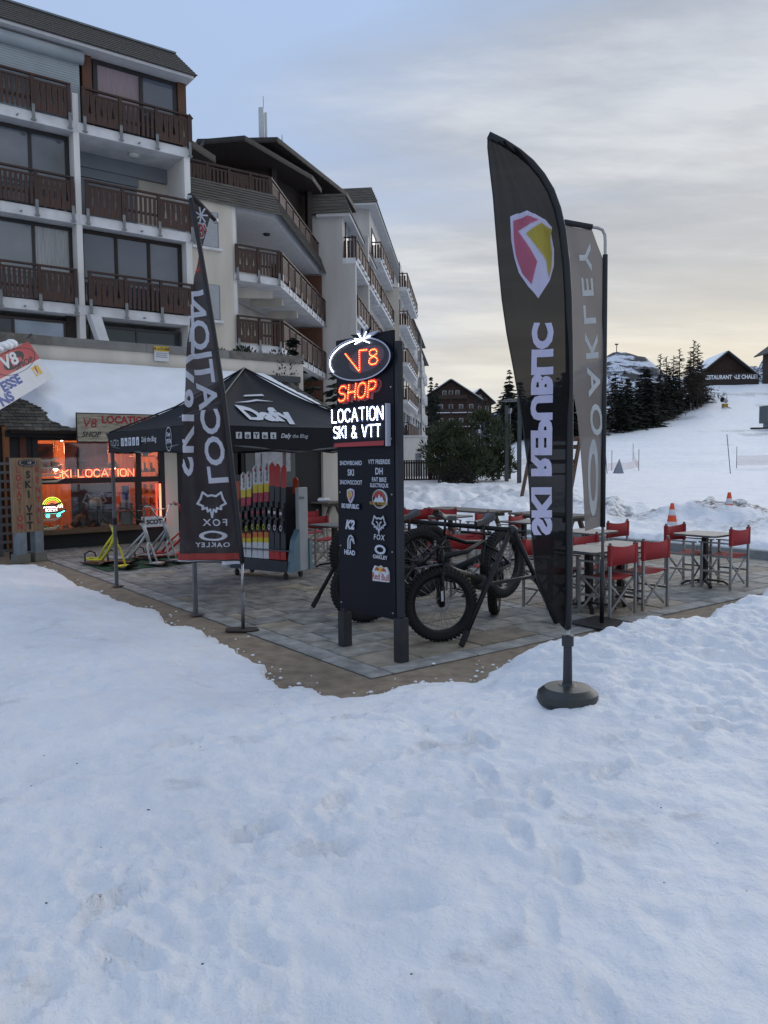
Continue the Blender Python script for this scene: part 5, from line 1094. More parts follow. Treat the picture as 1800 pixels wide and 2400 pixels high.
# long timber tables behind
M_PIC = mat('picnic_wood', (0.13, 0.115, 0.10), 0.75, var=0.3, scale=3, stretch=(8, 0.8, 8))
def picnic(u, w, rot, L, label, snow=False):
    t = thing('timber_table', label, 'table', W(u, w, 0.007), AT + math.radians(rot))
    for k in range(5): MB().box(-0.37 + k * 0.15, -0.37 + k * 0.15 + 0.14, -L / 2, L / 2, 0.70, 0.74).build('top_board', M_PIC, t)
    for y in (-L * 0.38, L * 0.38):
        for s in (-1, 1): MB().bar((s * 0.08, y, 0.70), (s * 0.42, y, 0.0), 0.09, 0.05).build('leg', M_PIC, t)
        MB().box(-0.36, 0.36, y - 0.03, y + 0.03, 0.62, 0.699).build('crosspiece', M_PIC, t)
    if snow: MB().ball((0.05, 0.2, 0.78), (0.3, 0.6, 0.10), 14, 6).build('snow_patch', SNOW2, t, smooth=True)
picnic(7.8, 7.2, 0, 2.0, 'long weathered timber table behind the red chairs and bikes'); picnic(8.0, 5.0, 0, 1.6, 'shorter weathered timber table right behind the chairs next to the curved flag'); picnic(7.3, 12.4, 10, 1.6, 'dark timber picnic table under the conifers left of the totem', True)
# ------------------------------------------------------------------ ski rack with hire skis
RKR = math.radians(21); rk = tthing('ski_rack', 'wheeled pale blue ski display rack under the tent', 'rack', 2.2, 5.7); rk.rotation_euler = (0, 0, AT + RKR)
M_RKB = mat('rack_blue', (0.14, 0.24, 0.31), 0.5, var=0.08); M_RKW = mat('rack_white', (0.40, 0.43, 0.45), 0.5, var=0.06); M_RKD = mat('rack_dark', (0.035, 0.04, 0.055), 0.5)
MB().box(1.95, 2.42, 5.18, 6.35, 0.13, 0.30).build('tray', M_RKD, rk); MB().box(2.40, 2.44, 5.18, 6.35, 0.30, 1.42).build('back_panel', M_RKD, rk)
for w in (5.11, 6.34): e = MB().box(2.17, 2.40, w, w + 0.065, 0.13, 1.42).build('end_panel', M_RKW, rk, bevel=0.01); MB().prism([(1.95, 0.13), (2.165, 0.13), (2.165, 0.78), (2.05, 0.62)], (0, w - 0.02, 0), (1, 0, 0), (0, 0, 1), (0, 0.1, 0)).build('trim', M_RKB, e); MB().prism([(2.405, 0.13), (2.47, 0.13), (2.47, 0.5), (2.405, 0.62)], (0, w - 0.02, 0), (1, 0, 0), (0, 0, 1), (0, 0.1, 0)).build('trim', M_RKB, e)
mb = MB(); put2d(mb, text2d('FOX', 0.04, bold=0.02, spacing=1.3, shear=0.15), (2.18, 5.105, 1.24), (1, 0, 0), (0, 0, 1)); mb.build('lettering', M_INK, rk)
MB().tube([(1.955, 5.13, 0.46), (1.955, 6.36, 0.46)], 0.012, 8).build('retaining_bar', M_GREY, rk); MB().tube([(2.36, 6.0, 1.3), (2.36, 6.0, 1.95)], 0.012, 6).build('upright_rod', M_GREY, rk)
for u in (2.0, 2.36):
    for w in (5.25, 6.25): c_ = MB().tube([(u, w, 0.13), (u, w, 0.095)], 0.02, 8); c_.box(u - 0.03, u + 0.03, w - 0.022, w + 0.022, 0.05, 0.10); c_.lathe([(0.042, -0.014), (0.042, 0.014)], (u + 0.01, w, 0.05), 14, Matrix.Rotation(PI / 2, 3, 'X')); c_.build('caster', M_BKM, rk)
SKW = {'white': mat('ski_white', (0.72, 0.74, 0.78), 0.35, var=0.05), 'yellow': mat('ski_yellow', (0.70, 0.55, 0.02), 0.35, var=0.1), 'crimson': mat('ski_crimson', (0.42, 0.02, 0.06), 0.4, var=0.5, scale=25), 'black': mat('ski_black', (0.012, 0.013, 0.02), 0.35), 'red': mat('ski_red', (0.55, 0.02, 0.025), 0.35, var=0.1), 'orange': mat('ski_orange', (0.60, 0.16, 0.02), 0.35, var=0.4, scale=20), 'navy': mat('ski_navy', (0.02, 0.025, 0.045), 0.35), 'dorange': mat('ski_dorange', (0.42, 0.06, 0.015), 0.4)}
def ski_pair(w, zt, kind, label, u=2.06, tilt=0.035, lean=0.0):
    # base near u=1.98, leaning back onto the panel; front face towards -u
    du_, dw_ = u - 0.03 - 2.2, w - 5.7; t = thing('ski_pair', label, 'skis', W(2.2 + du_ * math.cos(RKR) - dw_ * math.sin(RKR), 5.7 + du_ * math.sin(RKR) + dw_ * math.cos(RKR), 0.31), AT, (0, 0, 0)); t['group'] = 'hire skis in the rack'; H = zt - 0.31
    t.rotation_euler = (lean, tilt, AT + RKR)
    if kind == 'w': seg = [(0, .17, 'white'), (.17, .22, 'yellow'), (.22, .31, 'orange'), (.31, .60, 'black'), (.60, .70, 'crimson'), (.70, .79, 'yellow'), (.79, 1.0, 'white')]
    elif kind == 'r': seg = [(0, .09, 'red'), (.09, .76, 'navy'), (.76, 1.0, 'red')]
    elif kind == 'o': seg = [(0, .8, 'black'), (.8, 1.0, 'dorange')]
    else: seg = [(0, .1, 'red'), (.1, .7, 'black'), (.7, .92, 'dorange'), (.92, 1.0, 'black')]
    def hw(q): return 0.043 + 0.012 * (2 * q - 1) ** 2
    for th, nm in ((0.0, 'ski'), (0.03, 'ski')):
        first = None
        for a, b, m_ in seg:
            n = 6; v = []
            for i in range(n + 1):
                q = a + (b - a) * i / n; x = -0.012 + (0.05 * max(0, (q - 0.93) / 0.07) ** 2 if th else -0.0) + th; h = hw(q) * (1 if q < .96 else math.sqrt(max(0.03, 1 - ((q - .96) / .04) ** 2)))
                v += [(x, -h, q * H), (x, h, q * H), (x + 0.012, h, q * H), (x + 0.012, -h, q * H)]
            f = []
            for i in range(n):
                k = 4 * i; f += [(k, k + 4, k + 5, k + 1), (k + 1, k + 5, k + 6, k + 2), (k + 2, k + 6, k + 7, k + 3), (k + 3, k + 7, k + 4, k)]
            f += [(0, 1, 2, 3), (4 * n + 3, 4 * n + 2, 4 * n + 1, 4 * n)]
            if th == 0 or first is None:
                o = MB().add(v, f).build(nm if first is None else 'colour_field', SKW[m_], t if first is None else first)
                if first is None: first = o; OFF[o.name] = (0, 0, 0)
    if kind in 'wr':
        b = MB().box(-0.075, -0.013, -0.034, 0.034, 0.44 * H, 0.54 * H).box(-0.06, -0.013, -0.028, 0.028, 0.33 * H, 0.41 * H).box(-0.03, -0.012, -0.03, 0.03, 0.28 * H, 0.60 * H).build('binding', SKW['black'], t)
        MB().box(-0.079, -0.074, -0.02, 0.02, 0.475 * H, 0.505 * H).build('binding_badge', SKW['white'] if kind == 'r' else SKW['crimson'], t)
        mb = MB(); put2d(mb, ring2d(0.024, 0.045, 0.6, 14), (-0.064, 0.012, 0.335 * H), (0, -1, 0), (0, 0, 1)); mb.build('brake_loop', mat('brake_lime', (0.45, 0.55, 0.03), 0.4) if kind == 'w' else SKW['white'], t)
    if kind == 'w':
        mb = MB(); put2d(mb, text2d('SKI REPUBLIC', 0.032, bold=0.03), (-0.0145, -0.016 + 0.03, 0.815 * H), (0, 0, 1), (0, 1, 0)); mb.v = [(a, -b_ + 0.014, c) for a, b_, c in mb.v]; mb.build('lettering', M_INK, t)
        MB().prism(ell(0.018, 0.03, 12), (-0.0145, 0, 0.945 * H), (0, -1, 0), (0, 0, 1), (-0.001, 0, 0)).build('badge', SKW['crimson'], t)
order = ['first', 'second', 'third', 'fourth', 'fifth']
for k, (w, zt) in enumerate(((6.13, 1.66), (6.01, 1.68), (5.88, 1.77), (5.77, 1.78), (5.65, 1.80))): ski_pair(w, zt, 'w', order[k] + ' pair of white yellow and crimson skis from the left in the rack')
for k, (w, zt) in enumerate(((5.54, 1.81), (5.43, 1.79), (5.31, 1.77))): ski_pair(w, zt, 'r', ('left', 'middle', 'right')[k] + ' pair of the three red tipped dark skis in the rack')
ski_pair(6.25, 1.62, 'd', 'black skis with orange stripe at the left end of the rack, beside the flag sleeve'); ski_pair(5.22, 1.58, 'o', 'short orange tipped skis at the right end of the rack', u=2.22, tilt=0.05)
# ------------------------------------------------------------------ snow scooters on a green mat
M_MAT = mat('turf_mat', (0.028, 0.075, 0.035), 0.95, var=0.3, scale=60, bump=0.6, bscale=200)
gm = tthing('turf_mat', 'green artificial turf mat under the snow scooters', 'mat', 1.4, 8.6)
for k in range(3): MB().box(0.33 + k * 0.82, 0.33 + k * 0.82 + 0.80, 7.95 + 0.05 * k, 9.35, 0.009, 0.022).build('mat_strip', M_MAT, gm)
def scooter(u, w, rot, cname, col, label, bar=None):
    M_ = mat('scoot_' + cname, col, 0.35, 0.15 if cname != 'yellow' else 0.0, var=0.06); t = thing('snow_scooter', label, 'snow scooter', W(u, w, 0.022), AT + math.radians(rot)); t['group'] = 'snow scooters on the turf mat'
    bm = bar or M_
    for x0, L in ((-0.62, 0.78), (0.34, 0.50)):       # rear and front snowboards, noses up
        pr_ = [(x0, 0.02), (x0 + L * 0.8, 0.02), (x0 + L, 0.085), (x0 + L, 0.095), (x0 + L * 0.78, 0.034), (x0, 0.034)]
        MB().prism(pr_, (0, -0.12, 0), (1, 0, 0), (0, 0, 1), (0, 0.24, 0)).build('board', mat('scoot_board', (0.018, 0.018, 0.02), 0.35), t)
    hd = Vector((0.30, 0, 0.60)); r = 0.024
    MB().tube([(0.245, 0, 0.72), hd, (0.36, 0, 0.42)], 0.032, 10).build('head_tube', M_, t, smooth=True)
    MB().tube([(0.33, 0, 0.56), (0.10, 0, 0.28), (-0.10, 0, 0.10), (-0.35, 0, 0.09)], r, 8).build('frame_tube', M_, t, smooth=True)
    MB().tube([(0.31, 0, 0.60), (0.0, 0, 0.34), (-0.2, 0, 0.10)], r * 0.8, 8).build('frame_tube', M_, t, smooth=True)
    MB().tube([(-0.52 + 0.22 * math.cos(x) + 0.2, 0.105 * math.sin(x), 0.10) for x in np.linspace(0, 2 * PI, 17)[:-1]], 0.017, 8, closed=True).build('foot_hoop', M_, t, smooth=True)
    mb = MB()
    for s in (-1, 1): mb.tube([(0.355, 0, 0.42), (0.37, s * 0.055, 0.33), (0.42, s * 0.075, 0.17), (0.47, s * 0.085, 0.05)], 0.018, 8)
    mb.build('fork', M_, t, smooth=True); MB().box(0.44, 0.62, -0.10, 0.10, 0.035, 0.055).build('fork_plate', M_, t)
    mb = MB().tube([(0.245, 0, 0.70), (0.24, 0, 0.78)], 0.02, 8)
    hb = [(-0.10, -0.34, 1.02), (0.14, -0.20, 1.0), (0.20, -0.09, 0.80), (0.235, 0, 0.78), (0.20, 0.09, 0.80), (0.14, 0.20, 1.0), (-0.10 + 0.15, 0.34, 1.02)]; hb[0] = (0.06, -0.34, 1.02)
    h = mb.tube(hb, 0.013, 8).tube([(0.15, -0.17, 0.95), (0.15, 0.17, 0.95)], 0.010, 6).build('handlebar', bm, t, smooth=True)
    for s in (-1, 1): MB().tube([(0.085, s * 0.28, 1.013), (0.055, s * 0.36, 1.022)], 0.018, 8).build('grip', M_BKM, h)
    MB().box(0.20, 0.28, -0.03, 0.03, 0.70, 0.735).build('clamp', M_ALU, t)
    MB().tube([(-0.45, 0.115, 0.05), (-0.48, 0.10, 0.19), (-0.48, 0, 0.235), (-0.48, -0.10, 0.19), (-0.45, -0.115, 0.05)], 0.016, 6).build('foot_strap', M_BKM, t)
scooter(0.52, 8.62, -75, 'yellow', (0.62, 0.58, 0.03), 'bright yellow snow scooter at the left of the mat', M_BKM)
scooter(0.98, 8.55, -60, 'white', (0.45, 0.46, 0.47), 'white snow scooter with black steering column next to the yellow one', M_BKM)
scooter(1.48, 8.75, -72, 'silver', (0.30, 0.31, 0.32), 'silver snow scooter in the middle of the mat', mat('scoot_chrome', (0.5, 0.5, 0.5), 0.25, 0.9))
scooter(1.92, 9.05, -20, 'red', (0.42, 0.025, 0.02), 'red snow scooter in front of the upright neon tube')
scooter(2.55, 8.95, -70, 'pale', (0.42, 0.42, 0.43), 'pale snow scooter mostly hidden behind the lettered banner')
# ------------------------------------------------------------------ totem sign
tt = thing('totem_sign', 'tall black totem sign with lit red and white lettering and sponsor logos', 'sign', (-0.1325, 7.446, 0.007), math.radians(-49.64))
M_TOT = mat('totem_panel', (0.005, 0.006, 0.012), 0.5, var=0.2, scale=1.5, spec=0.18); M_TPO = mat('totem_post', (0.020, 0.023, 0.030), 0.45, 0.4, var=0.25)
PY = -0.07
MB().box(-0.405, 0.435, PY, PY + 0.025, 0.38, 2.98).build('panel', M_TOT, tt, bevel=0.003)
MB().prism(ell(0.40, 0.19, 40, -0.02), (0.06, 0.02, 2.77), (1, 0, 0), (0, 0, 1), (0, -0.03, 0)).build('oval_backing', M_TOT, tt)
for s0 in (-0.40, 0.437):
    pst = MB().box(s0, s0 + 0.055, -0.062, -0.005, 0.0, 2.88).build('post', M_TPO, tt, bevel=0.004)
    MB().box(s0 - 0.018, s0 + 0.078, -0.082, 0.016, 0.0, 0.34 if s0 < 0 else 0.40).build('foot_sleeve', mat('totem_foot', (0.022, 0.023, 0.026), 0.7, var=0.4, scale=8), pst)
for x, z in ((-0.37, 0.44), (0.40, 0.44), (-0.37, 1.0), (0.40, 1.0), (0.40, 1.52), (-0.37, 1.52), (0.40, 2.02), (0.40, 2.48)): MB().ball((x, PY - 0.002, z), 0.009, 6, 4).build('rivet', M_ALU, tt)
ov = MB().prism(ell(0.465, 0.198, 48, -0.03), (-0.025, PY - 0.001, 2.765), (1, 0, 0), (0, 0, 1), (0, -0.035, 0)).build('oval', mat('oval_navy', (0.006, 0.006, 0.018), 0.35), tt)
def tput(name, vf, s, z, mt, y=None, parent=None): mb = MB(); put2d(mb, vf, (s, PY - 0.0025 if y is None else y, z), (1, 0, 0), (0, 0, 1)); return mb.build(name, mt, parent or tt)
M_RIM = mat('rim_pale', (0.45, 0.48, 0.58), 0.4, var=0.03); M_LOGO = mat('logo_white', (0.50, 0.53, 0.62), 0.5, var=0.03)
tput('oval_rim', ring2d(0.465, 0.198, 0.965, 60, -0.03, k2=0.94), -0.025, 2.765, M_RIM, PY - 0.0375)
tput('inner_disc', poly2d(ell(0.26, 0.115, 32, 0.12)), 0.10, 2.755, mat('oval_grey', (0.075, 0.06, 0.085), 0.5), PY - 0.0375)
LW, LRD = emis('led_white', (0.72, 0.80, 1.0), 9.0), emis('led_red', (1.0, 0.16, 0.045), 9.0)
def leds(name, polys, s, z, step, r, mt, y, sx=1.0):
    mb = MB()
    for q in polys:
        for p in resample(q, step): mb.ball((s + p[0] * sx, y, z + p[1]), (r, r * 0.6, r), 6, 4)
    return mb.build(name, mt, tt)
M_RGL = mat('letter_red', (0.50, 0.02, 0.015), 0.4, emit=(1.0, 0.05, 0.02), es=0.3)
# V8
tput('letter_face', stroke2d([(-0.20, 2.83), (0.01, 2.645), (0.01, 2.84), (0.125, 2.835)], 0.026), 0, 0, M_RGL, PY - 0.040); leds('led_letter', [[(-0.20, 2.83), (0.01, 2.645)], [(0.01, 2.665), (0.01, 2.84), (0.125, 2.835)]], 0, 0, 0.020, 0.0052, LRD, PY - 0.046)
ls, wd = stroke_text('8', 0.135, 0.2, 1.35)
tput('letter_face', stroke2d([p for p in ls[0][1][0]], 0.026), 0.145, 2.695, M_RGL, PY - 0.040); leds('led_letter', ls[0][1], 0.145, 2.695, 0.020, 0.0052, LRD, PY - 0.046)
# halo arc and spark of white lamps
arc = [(-0.025 + 0.425 * math.cos(x), 2.765 + 0.172 * math.sin(x)) for x in np.linspace(math.radians(84), math.radians(212), 60)]
leds('led_arc', [arc], 0, 0, 0.0155, 0.0055, LW, PY - 0.043)
sc_ = (0.055, 2.945)
for k, (a, L) in enumerate(((158, .20), (128, .15), (100, .13), (72, .12), (48, .16), (14, .24), (185, .28))):
    d = Vector((math.cos(math.radians(a)), math.sin(math.radians(a)) * 0.75)); n_ = Vector((-d.y, d.x)) * 0.016; c0 = Vector(sc_)
    p = [tuple(c0 - n_ * 1), tuple(c0 + d * L * 0.6 - n_), tuple(c0 + d * L), tuple(c0 + d * L * 0.6 + n_), tuple(c0 + n_)]
    MB().prism(p, (0, PY - 0.02, 0), (1, 0, 0), (0, 0, 1), (0, -0.02, 0)).build('spark_ray', M_RIM if k % 2 else M_TOT, tt)
leds('led_spark', [[(0.055 + q * math.cos(a), 2.93 + q * 0.6 * math.sin(a)) for q in np.linspace(0.02, 0.12, 5)] for a in np.radians([20, 60, 120, 160, 200, 330])], 0, 0, 0.018, 0.0055, LW, PY - 0.046)
# SHOP, slanting and rising
def slant(polys, s, z, ang): c, q = math.cos(ang), math.sin(ang); return [[(s + a * c - b * q * 0.2, z + a * q * 0.35 + b) for a, b in r_] for r_ in polys]
ls, wd = stroke_text('SHOP', 0.135, 0.28, 1.0, 0.18); kx = 0.55 / wd
for ch, pp_ in ls:
    pp_ = slant([[(a * kx, b) for a, b in q] for q in pp_], -0.335, 2.395, 0.10)
    for q in pp_:
        tput('letter_edge', stroke2d([(a + 0.022, b - 0.006) for a, b in q], 0.045), 0, 0, mat('letter_edge', (0.30, 0.16, 0.18), 0.5), PY - 0.0035)
        tput('letter_face', stroke2d(q, 0.036), 0, 0, M_RGL, PY - 0.030)
    leds('led_letter', pp_, 0, 0, 0.020, 0.0052, LRD, PY - 0.036)
# light box LOCATION SKI & VTT
bx_ = MB().box(-0.425, 0.375, PY - 0.045, PY - 0.001, 1.955, 2.335).build('light_box', M_TOT, tt); MB().box(0.3755, 0.392, PY - 0.05, PY - 0.001, 1.955, 2.335).build('box_edge', M_RIM, bx_)
M_LETW = mat('letter_white', (0.40, 0.46, 0.70), 0.5, emit=(0.30, 0.42, 1.0), es=0.12)
for txt, z, h in (('LOCATION', 2.195, 0.118), ('SKI & VTT', 2.045, 0.105)):
    ls, wd = stroke_text(txt, h, 0.26, 0.85); kx = (0.76 if txt[0] == 'L' else 0.70) / wd; s0 = -0.42 if txt[0] == 'L' else -0.395
    for ch, pp_ in ls:
        pp_ = [[(s0 + a * kx, z + b) for a, b in q] for q in pp_]
        for q in pp_: tput('letter_face', stroke2d(q, 0.020), 0, 0, M_LETW, PY - 0.0465)
        if pp_: leds('led_letter', pp_, 0, 0, 0.0205, 0.0062, LW, PY - 0.050)
tput('red_stripe', poly2d([(-0.40, 1.958), (0.345, 1.962), (0.358, 2.005), (-0.385, 1.995)]), 0, 0, mat('stripe_red', (0.34, 0.02, 0.03), 0.4), PY - 0.048)
# printed words and sponsor badges
for s, txt, z, h, xs in ((-0.195, 'SNOWBOARD', 1.785, 0.042, 0.92), (0.225, 'VTT FREERIDE', 1.795, 0.042, 0.86), (-0.195, 'SKI', 1.685, 0.062, 0.9), (0.225, 'DH', 1.700, 0.062, 0.9), (-0.195, 'SNOWSCOOT', 1.60, 0.042, 0.92), (0.225, 'FAT BIKE', 1.632, 0.042, 0.9), (0.225, 'ELECTRIQUE', 1.582, 0.036, 0.92)):
    tput('lettering', text2d(txt, h, bold=0.022, align='CENTER', xs=xs), s, z, M_LOGO)
def badge(poly, s, z, mt, th=0.014): return MB().prism(poly, (s, PY - 0.001, z), (1, 0, 0), (0, 0, 1), (0, -th, 0)).build('badge', mt, tt)
YB = PY - 0.0165
SHD = [(-.052, .055), (-.02, .068), (0, .072), (.02, .068), (.052, .055), (.052, .0), (.03, -.045), (0, -.075), (-.03, -.045), (-.052, .0)]
M_MAG = mat('logo_magenta', (0.26, 0.04, 0.16), 0.5); M_GOLD = mat('logo_gold', (0.45, 0.28, 0.05), 0.5)
badge(SHD, -0.19, 1.49, M_LOGO); tput('mark', poly2d([(-.042, .045), (-.005, .058), (.02, .01), (-.02, -.04), (-.042, 0)]), -0.19, 1.49, M_GOLD, YB); tput('mark', poly2d([(.01, .058), (.043, .045), (.043, .005), (.0, -.055), (-.012, -.035), (.03, .01)]), -0.19, 1.49, M_MAG, YB)
badge([(-.15, -.028), (.15, -.028), (.15, .028), (-.15, .028)], -0.195, 1.392, M_TOT); tput('lettering', text2d('SKI REPUBLIC', 0.042, bold=0.04, align='CENTER', xs=0.78), -0.195, 1.373, M_LOGO, YB)
badge(ell(0.105, 0.088, 28), 0.24, 1.475, M_LOGO, 0.012); tput('mark', poly2d(ell(0.095, 0.08, 28)), 0.235, 1.475, M_TOT, YB + 0.002); tput('mark', ring2d(0.09, 0.075, 0.93, 28), 0.235, 1.475, M_GOLD, YB); tput('mark', poly2d(ell(0.08, 0.066, 16, 0, (0, 0), 0, PI)), 0.235, 1.480, M_RED, YB); tput('mark', poly2d([(-.08, -.03), (-.04, .02), (-.02, .0), (.005, .045), (.03, .01), (.045, .025), (.08, -.03)]), 0.235, 1.475, M_LOGO, YB - 0.001); tput('lettering', text2d('ROCKY MOUNTAIN', 0.028, bold=0.02, align='CENTER', xs=0.75), 0.235, 1.422, M_GOLD, YB - 0.002)
tput('lettering', text2d('K2', 0.085, bold=0.055, shear=0.3, align='CENTER'), -0.20, 1.175, M_LOGO, YB)
tput('mark', stroke2d([(a * 0.155, b * 0.115) for a, b in FOXH], 0.016, True), 0.23, 1.245, M_LOGO, YB); tput('mark', stroke2d([(-.035, .02), (-.012, .005), (-.012, -.03)], 0.012), 0.23, 1.245, M_LOGO, YB); tput('mark', stroke2d([(.035, .02), (.012, .005), (.012, -.03)], 0.012), 0.23, 1.245, M_LOGO, YB); tput('lettering', text2d('FOX', 0.05, bold=0.02, shear=0.15, spacing=1.25, align='CENTER'), 0.235, 1.10, M_LOGO, YB)
tput('mark', stroke2d([(-.02, -.075), (-.02, .0), (.0, .04), (.03, .05), (.06, .03), (.075, -.02), (.055, .0), (.035, .02), (.015, .0), (.012, -.075)], 0.018), -0.215, 1.06, M_LOGO, YB); tput('lettering', text2d('HEAD', 0.045, bold=0.045, align='CENTER', xs=1.05), -0.21, 0.925, M_LOGO, YB)
tput('mark', ring2d(0.078, 0.044, 0.62, 30, k2=0.55), 0.245, 1.01, M_LOGO, YB); tput('lettering', text2d('OAKLEY', 0.034, bold=0.04, spacing=1.1, align='CENTER', xs=1.1), 0.245, 0.925, M_LOGO, YB)
badge([(-.115, -.075), (.115, -.065), (.115, .025), (.085, .07), (.03, .062), (0, .078), (-.03, .062), (-.085, .07), (-.115, .02)], 0.245, 0.785, mat('logo_plate', (0.6, 0.62, 0.66), 0.5)); tput('lettering', text2d('Red Bull', 0.062, bold=0.012, align='CENTER', xs=0.85), 0.245, 0.73, M_RED, YB); tput('mark', poly2d(ell(0.028, 0.028, 16)), 0.245, 0.825, mat('logo_yellow', (0.62, 0.42, 0.02), 0.5), YB)
for s_ in (-1, 1): tput('mark', poly2d([(s_ * .012, .0), (s_ * .045, .025), (s_ * .075, .005), (s_ * .082, -.025), (s_ * .06, -.008), (s_ * .035, -.015)]), 0.245, 0.825, mat('logo_bull', (0.40, 0.06, 0.02), 0.5), YB - 0.001)
# ------------------------------------------------------------------ bike rack and fat bikes
M_RB = mat('rubber', (0.010, 0.010, 0.011), 0.8, var=0.25, scale=20, bump=0.3, bscale=60); M_BF = mat('bike_black', (0.007, 0.0075, 0.009), 0.42, var=0.2, spec=0.3); M_RIMB = mat('rim_black', (0.02, 0.02, 0.022), 0.35, 0.4); M_SPK = mat('spoke', (0.22, 0.22, 0.23), 0.35, 0.8)
rkb = wthing('bike_rack', 'black trestle bike rack with splayed legs and a long top bar', 'bike rack', 0.5, 9.15)
E1, E2 = Vector((1.32, 8.12, 1.10)), Vector((-0.27, 10.2, 1.10))
MB().tube([E1 + (E1 - E2).normalized() * 0.05, E2], 0.026, 12).build('top_bar', M_BF, rkb, smooth=True)
for E_, f1, f2 in ((E1, (0.74, 7.60), (1.90, 8.65)), (E2, (-0.90, 9.72), (0.32, 10.72))):
    for f_ in (f1, f2):
        ft = Vector((*f_, 0.02)); MB().tube([E_ + Vector((0, 0, 0.03)), ft], 0.026, 10).build('leg', M_BF, rkb, smooth=True); d = (ft - E_).normalized(); MB().tube([ft - d * 0.16, ft], 0.031, 10).build('foot_sleeve', M_RB, rkb)
    a = Vector((*f1, 0)).lerp(Vector((E_.x, E_.y, 0)), 0.52); b = Vector((*f2, 0)).lerp(Vector((E_.x, E_.y, 0)), 0.52); a.z = b.z = 0.58; MB().bar(a, b, 0.05, 0.03).build('cross_bar', M_BF, rkb)
    MB().ball(E_, 0.055, 10, 6).build('joint', M_BKM, rkb)
def wheel(name, t, M, disc=True, knob=True):
    R, r = 0.325, 0.052; mb = MB(); n, m_ = 44, 10
    v = []; f = []
    for i in range(n):
        a = 2 * PI * i / n
        for j in range(m_):
            b = 2 * PI * j / m_; q = R + r * math.cos(b) * 1.0; v.append((q * math.cos(a), r * 1.05 * math.sin(b), q * math.sin(a)))
    for i in range(n):
        for j in range(m_): f.append((i * m_ + j, i * m_ + (j + 1) % m_, ((i + 1) % n) * m_ + (j + 1) % m_, ((i + 1) % n) * m_ + j))
    mb.add(v, f)
    for i in range(54):
        a = 2 * PI * (i + 0.5) / 54
        for y, dz_ in ((-0.026, 0.004), (0.026, 0.004), (0.0, 0.009), (-0.045, -0.02), (0.045, -0.02)):
            q = R + r + dz_ - 0.012; k = MB().box(-0.011, 0.011, y - 0.009, y + 0.009, -0.008, 0.010); k.xf(Matrix.Rotation(-a, 4, 'Y') @ Matrix.Translation((q, 0, 0)) @ Matrix.Rotation(PI / 2, 4, 'Y')); mb.add(k.v, k.f)
    hub = MB().tube([(0, -0.075, 0), (0, -0.05, 0), (0, 0.05, 0), (0, 0.075, 0)], [0.018, 0.032, 0.032, 0.018], 12).xf(M).build(name, M_RIMB, t, smooth=True)
    mb.xf(M).build('tyre', M_RB, hub, smooth=True)
    mb = MB(); v = []; f = []
    for i in range(n):
        a = 2 * PI * i / n
        for q, y in ((0.285, -0.04), (0.268, -0.03), (0.262, 0.0), (0.268, 0.03), (0.285, 0.04)): v.append((q * math.cos(a), y, q * math.sin(a)))
    for i in range(n):
        for j in range(4): f.append((i * 5 + j, i * 5 + j + 1, ((i + 1) % n) * 5 + j + 1, ((i + 1) % n) * 5 + j))
    mb.add(v, f).xf(M).build('rim', M_RIMB, hub, smooth=True)
    mb = MB()
    for i in range(28):
        a = 2 * PI * i / 28; b = a + (0.45 if i % 4 < 2 else -0.45); s = 0.045 if i % 2 else -0.045
        mb.tube([(0.03 * math.cos(b), s, 0.03 * math.sin(b)), (0.266 * math.cos(a), s * 0.35, 0.266 * math.sin(a))], 0.0024, 3, cap=False)
    mb.xf(M).build('spokes', M_SPK, hub)
    if disc:
        mb = MB(); put2d(mb, ring2d(0.075, 0.075, 0.80, 24), (0, 0.058, 0), (1, 0, 0), (0, 0, 1), 0.002)
        for k in range(5): a = 2 * PI * k / 5; mb.bar((0.025 * math.cos(a), 0.059, 0.025 * math.sin(a)), (0.064 * math.cos(a + .5), 0.059, 0.064 * math.sin(a + .5)), 0.010, 0.002, up=(0, 1, 0))
        mb.xf(M).build('brake_disc', M_SPK, hub)
    return hub
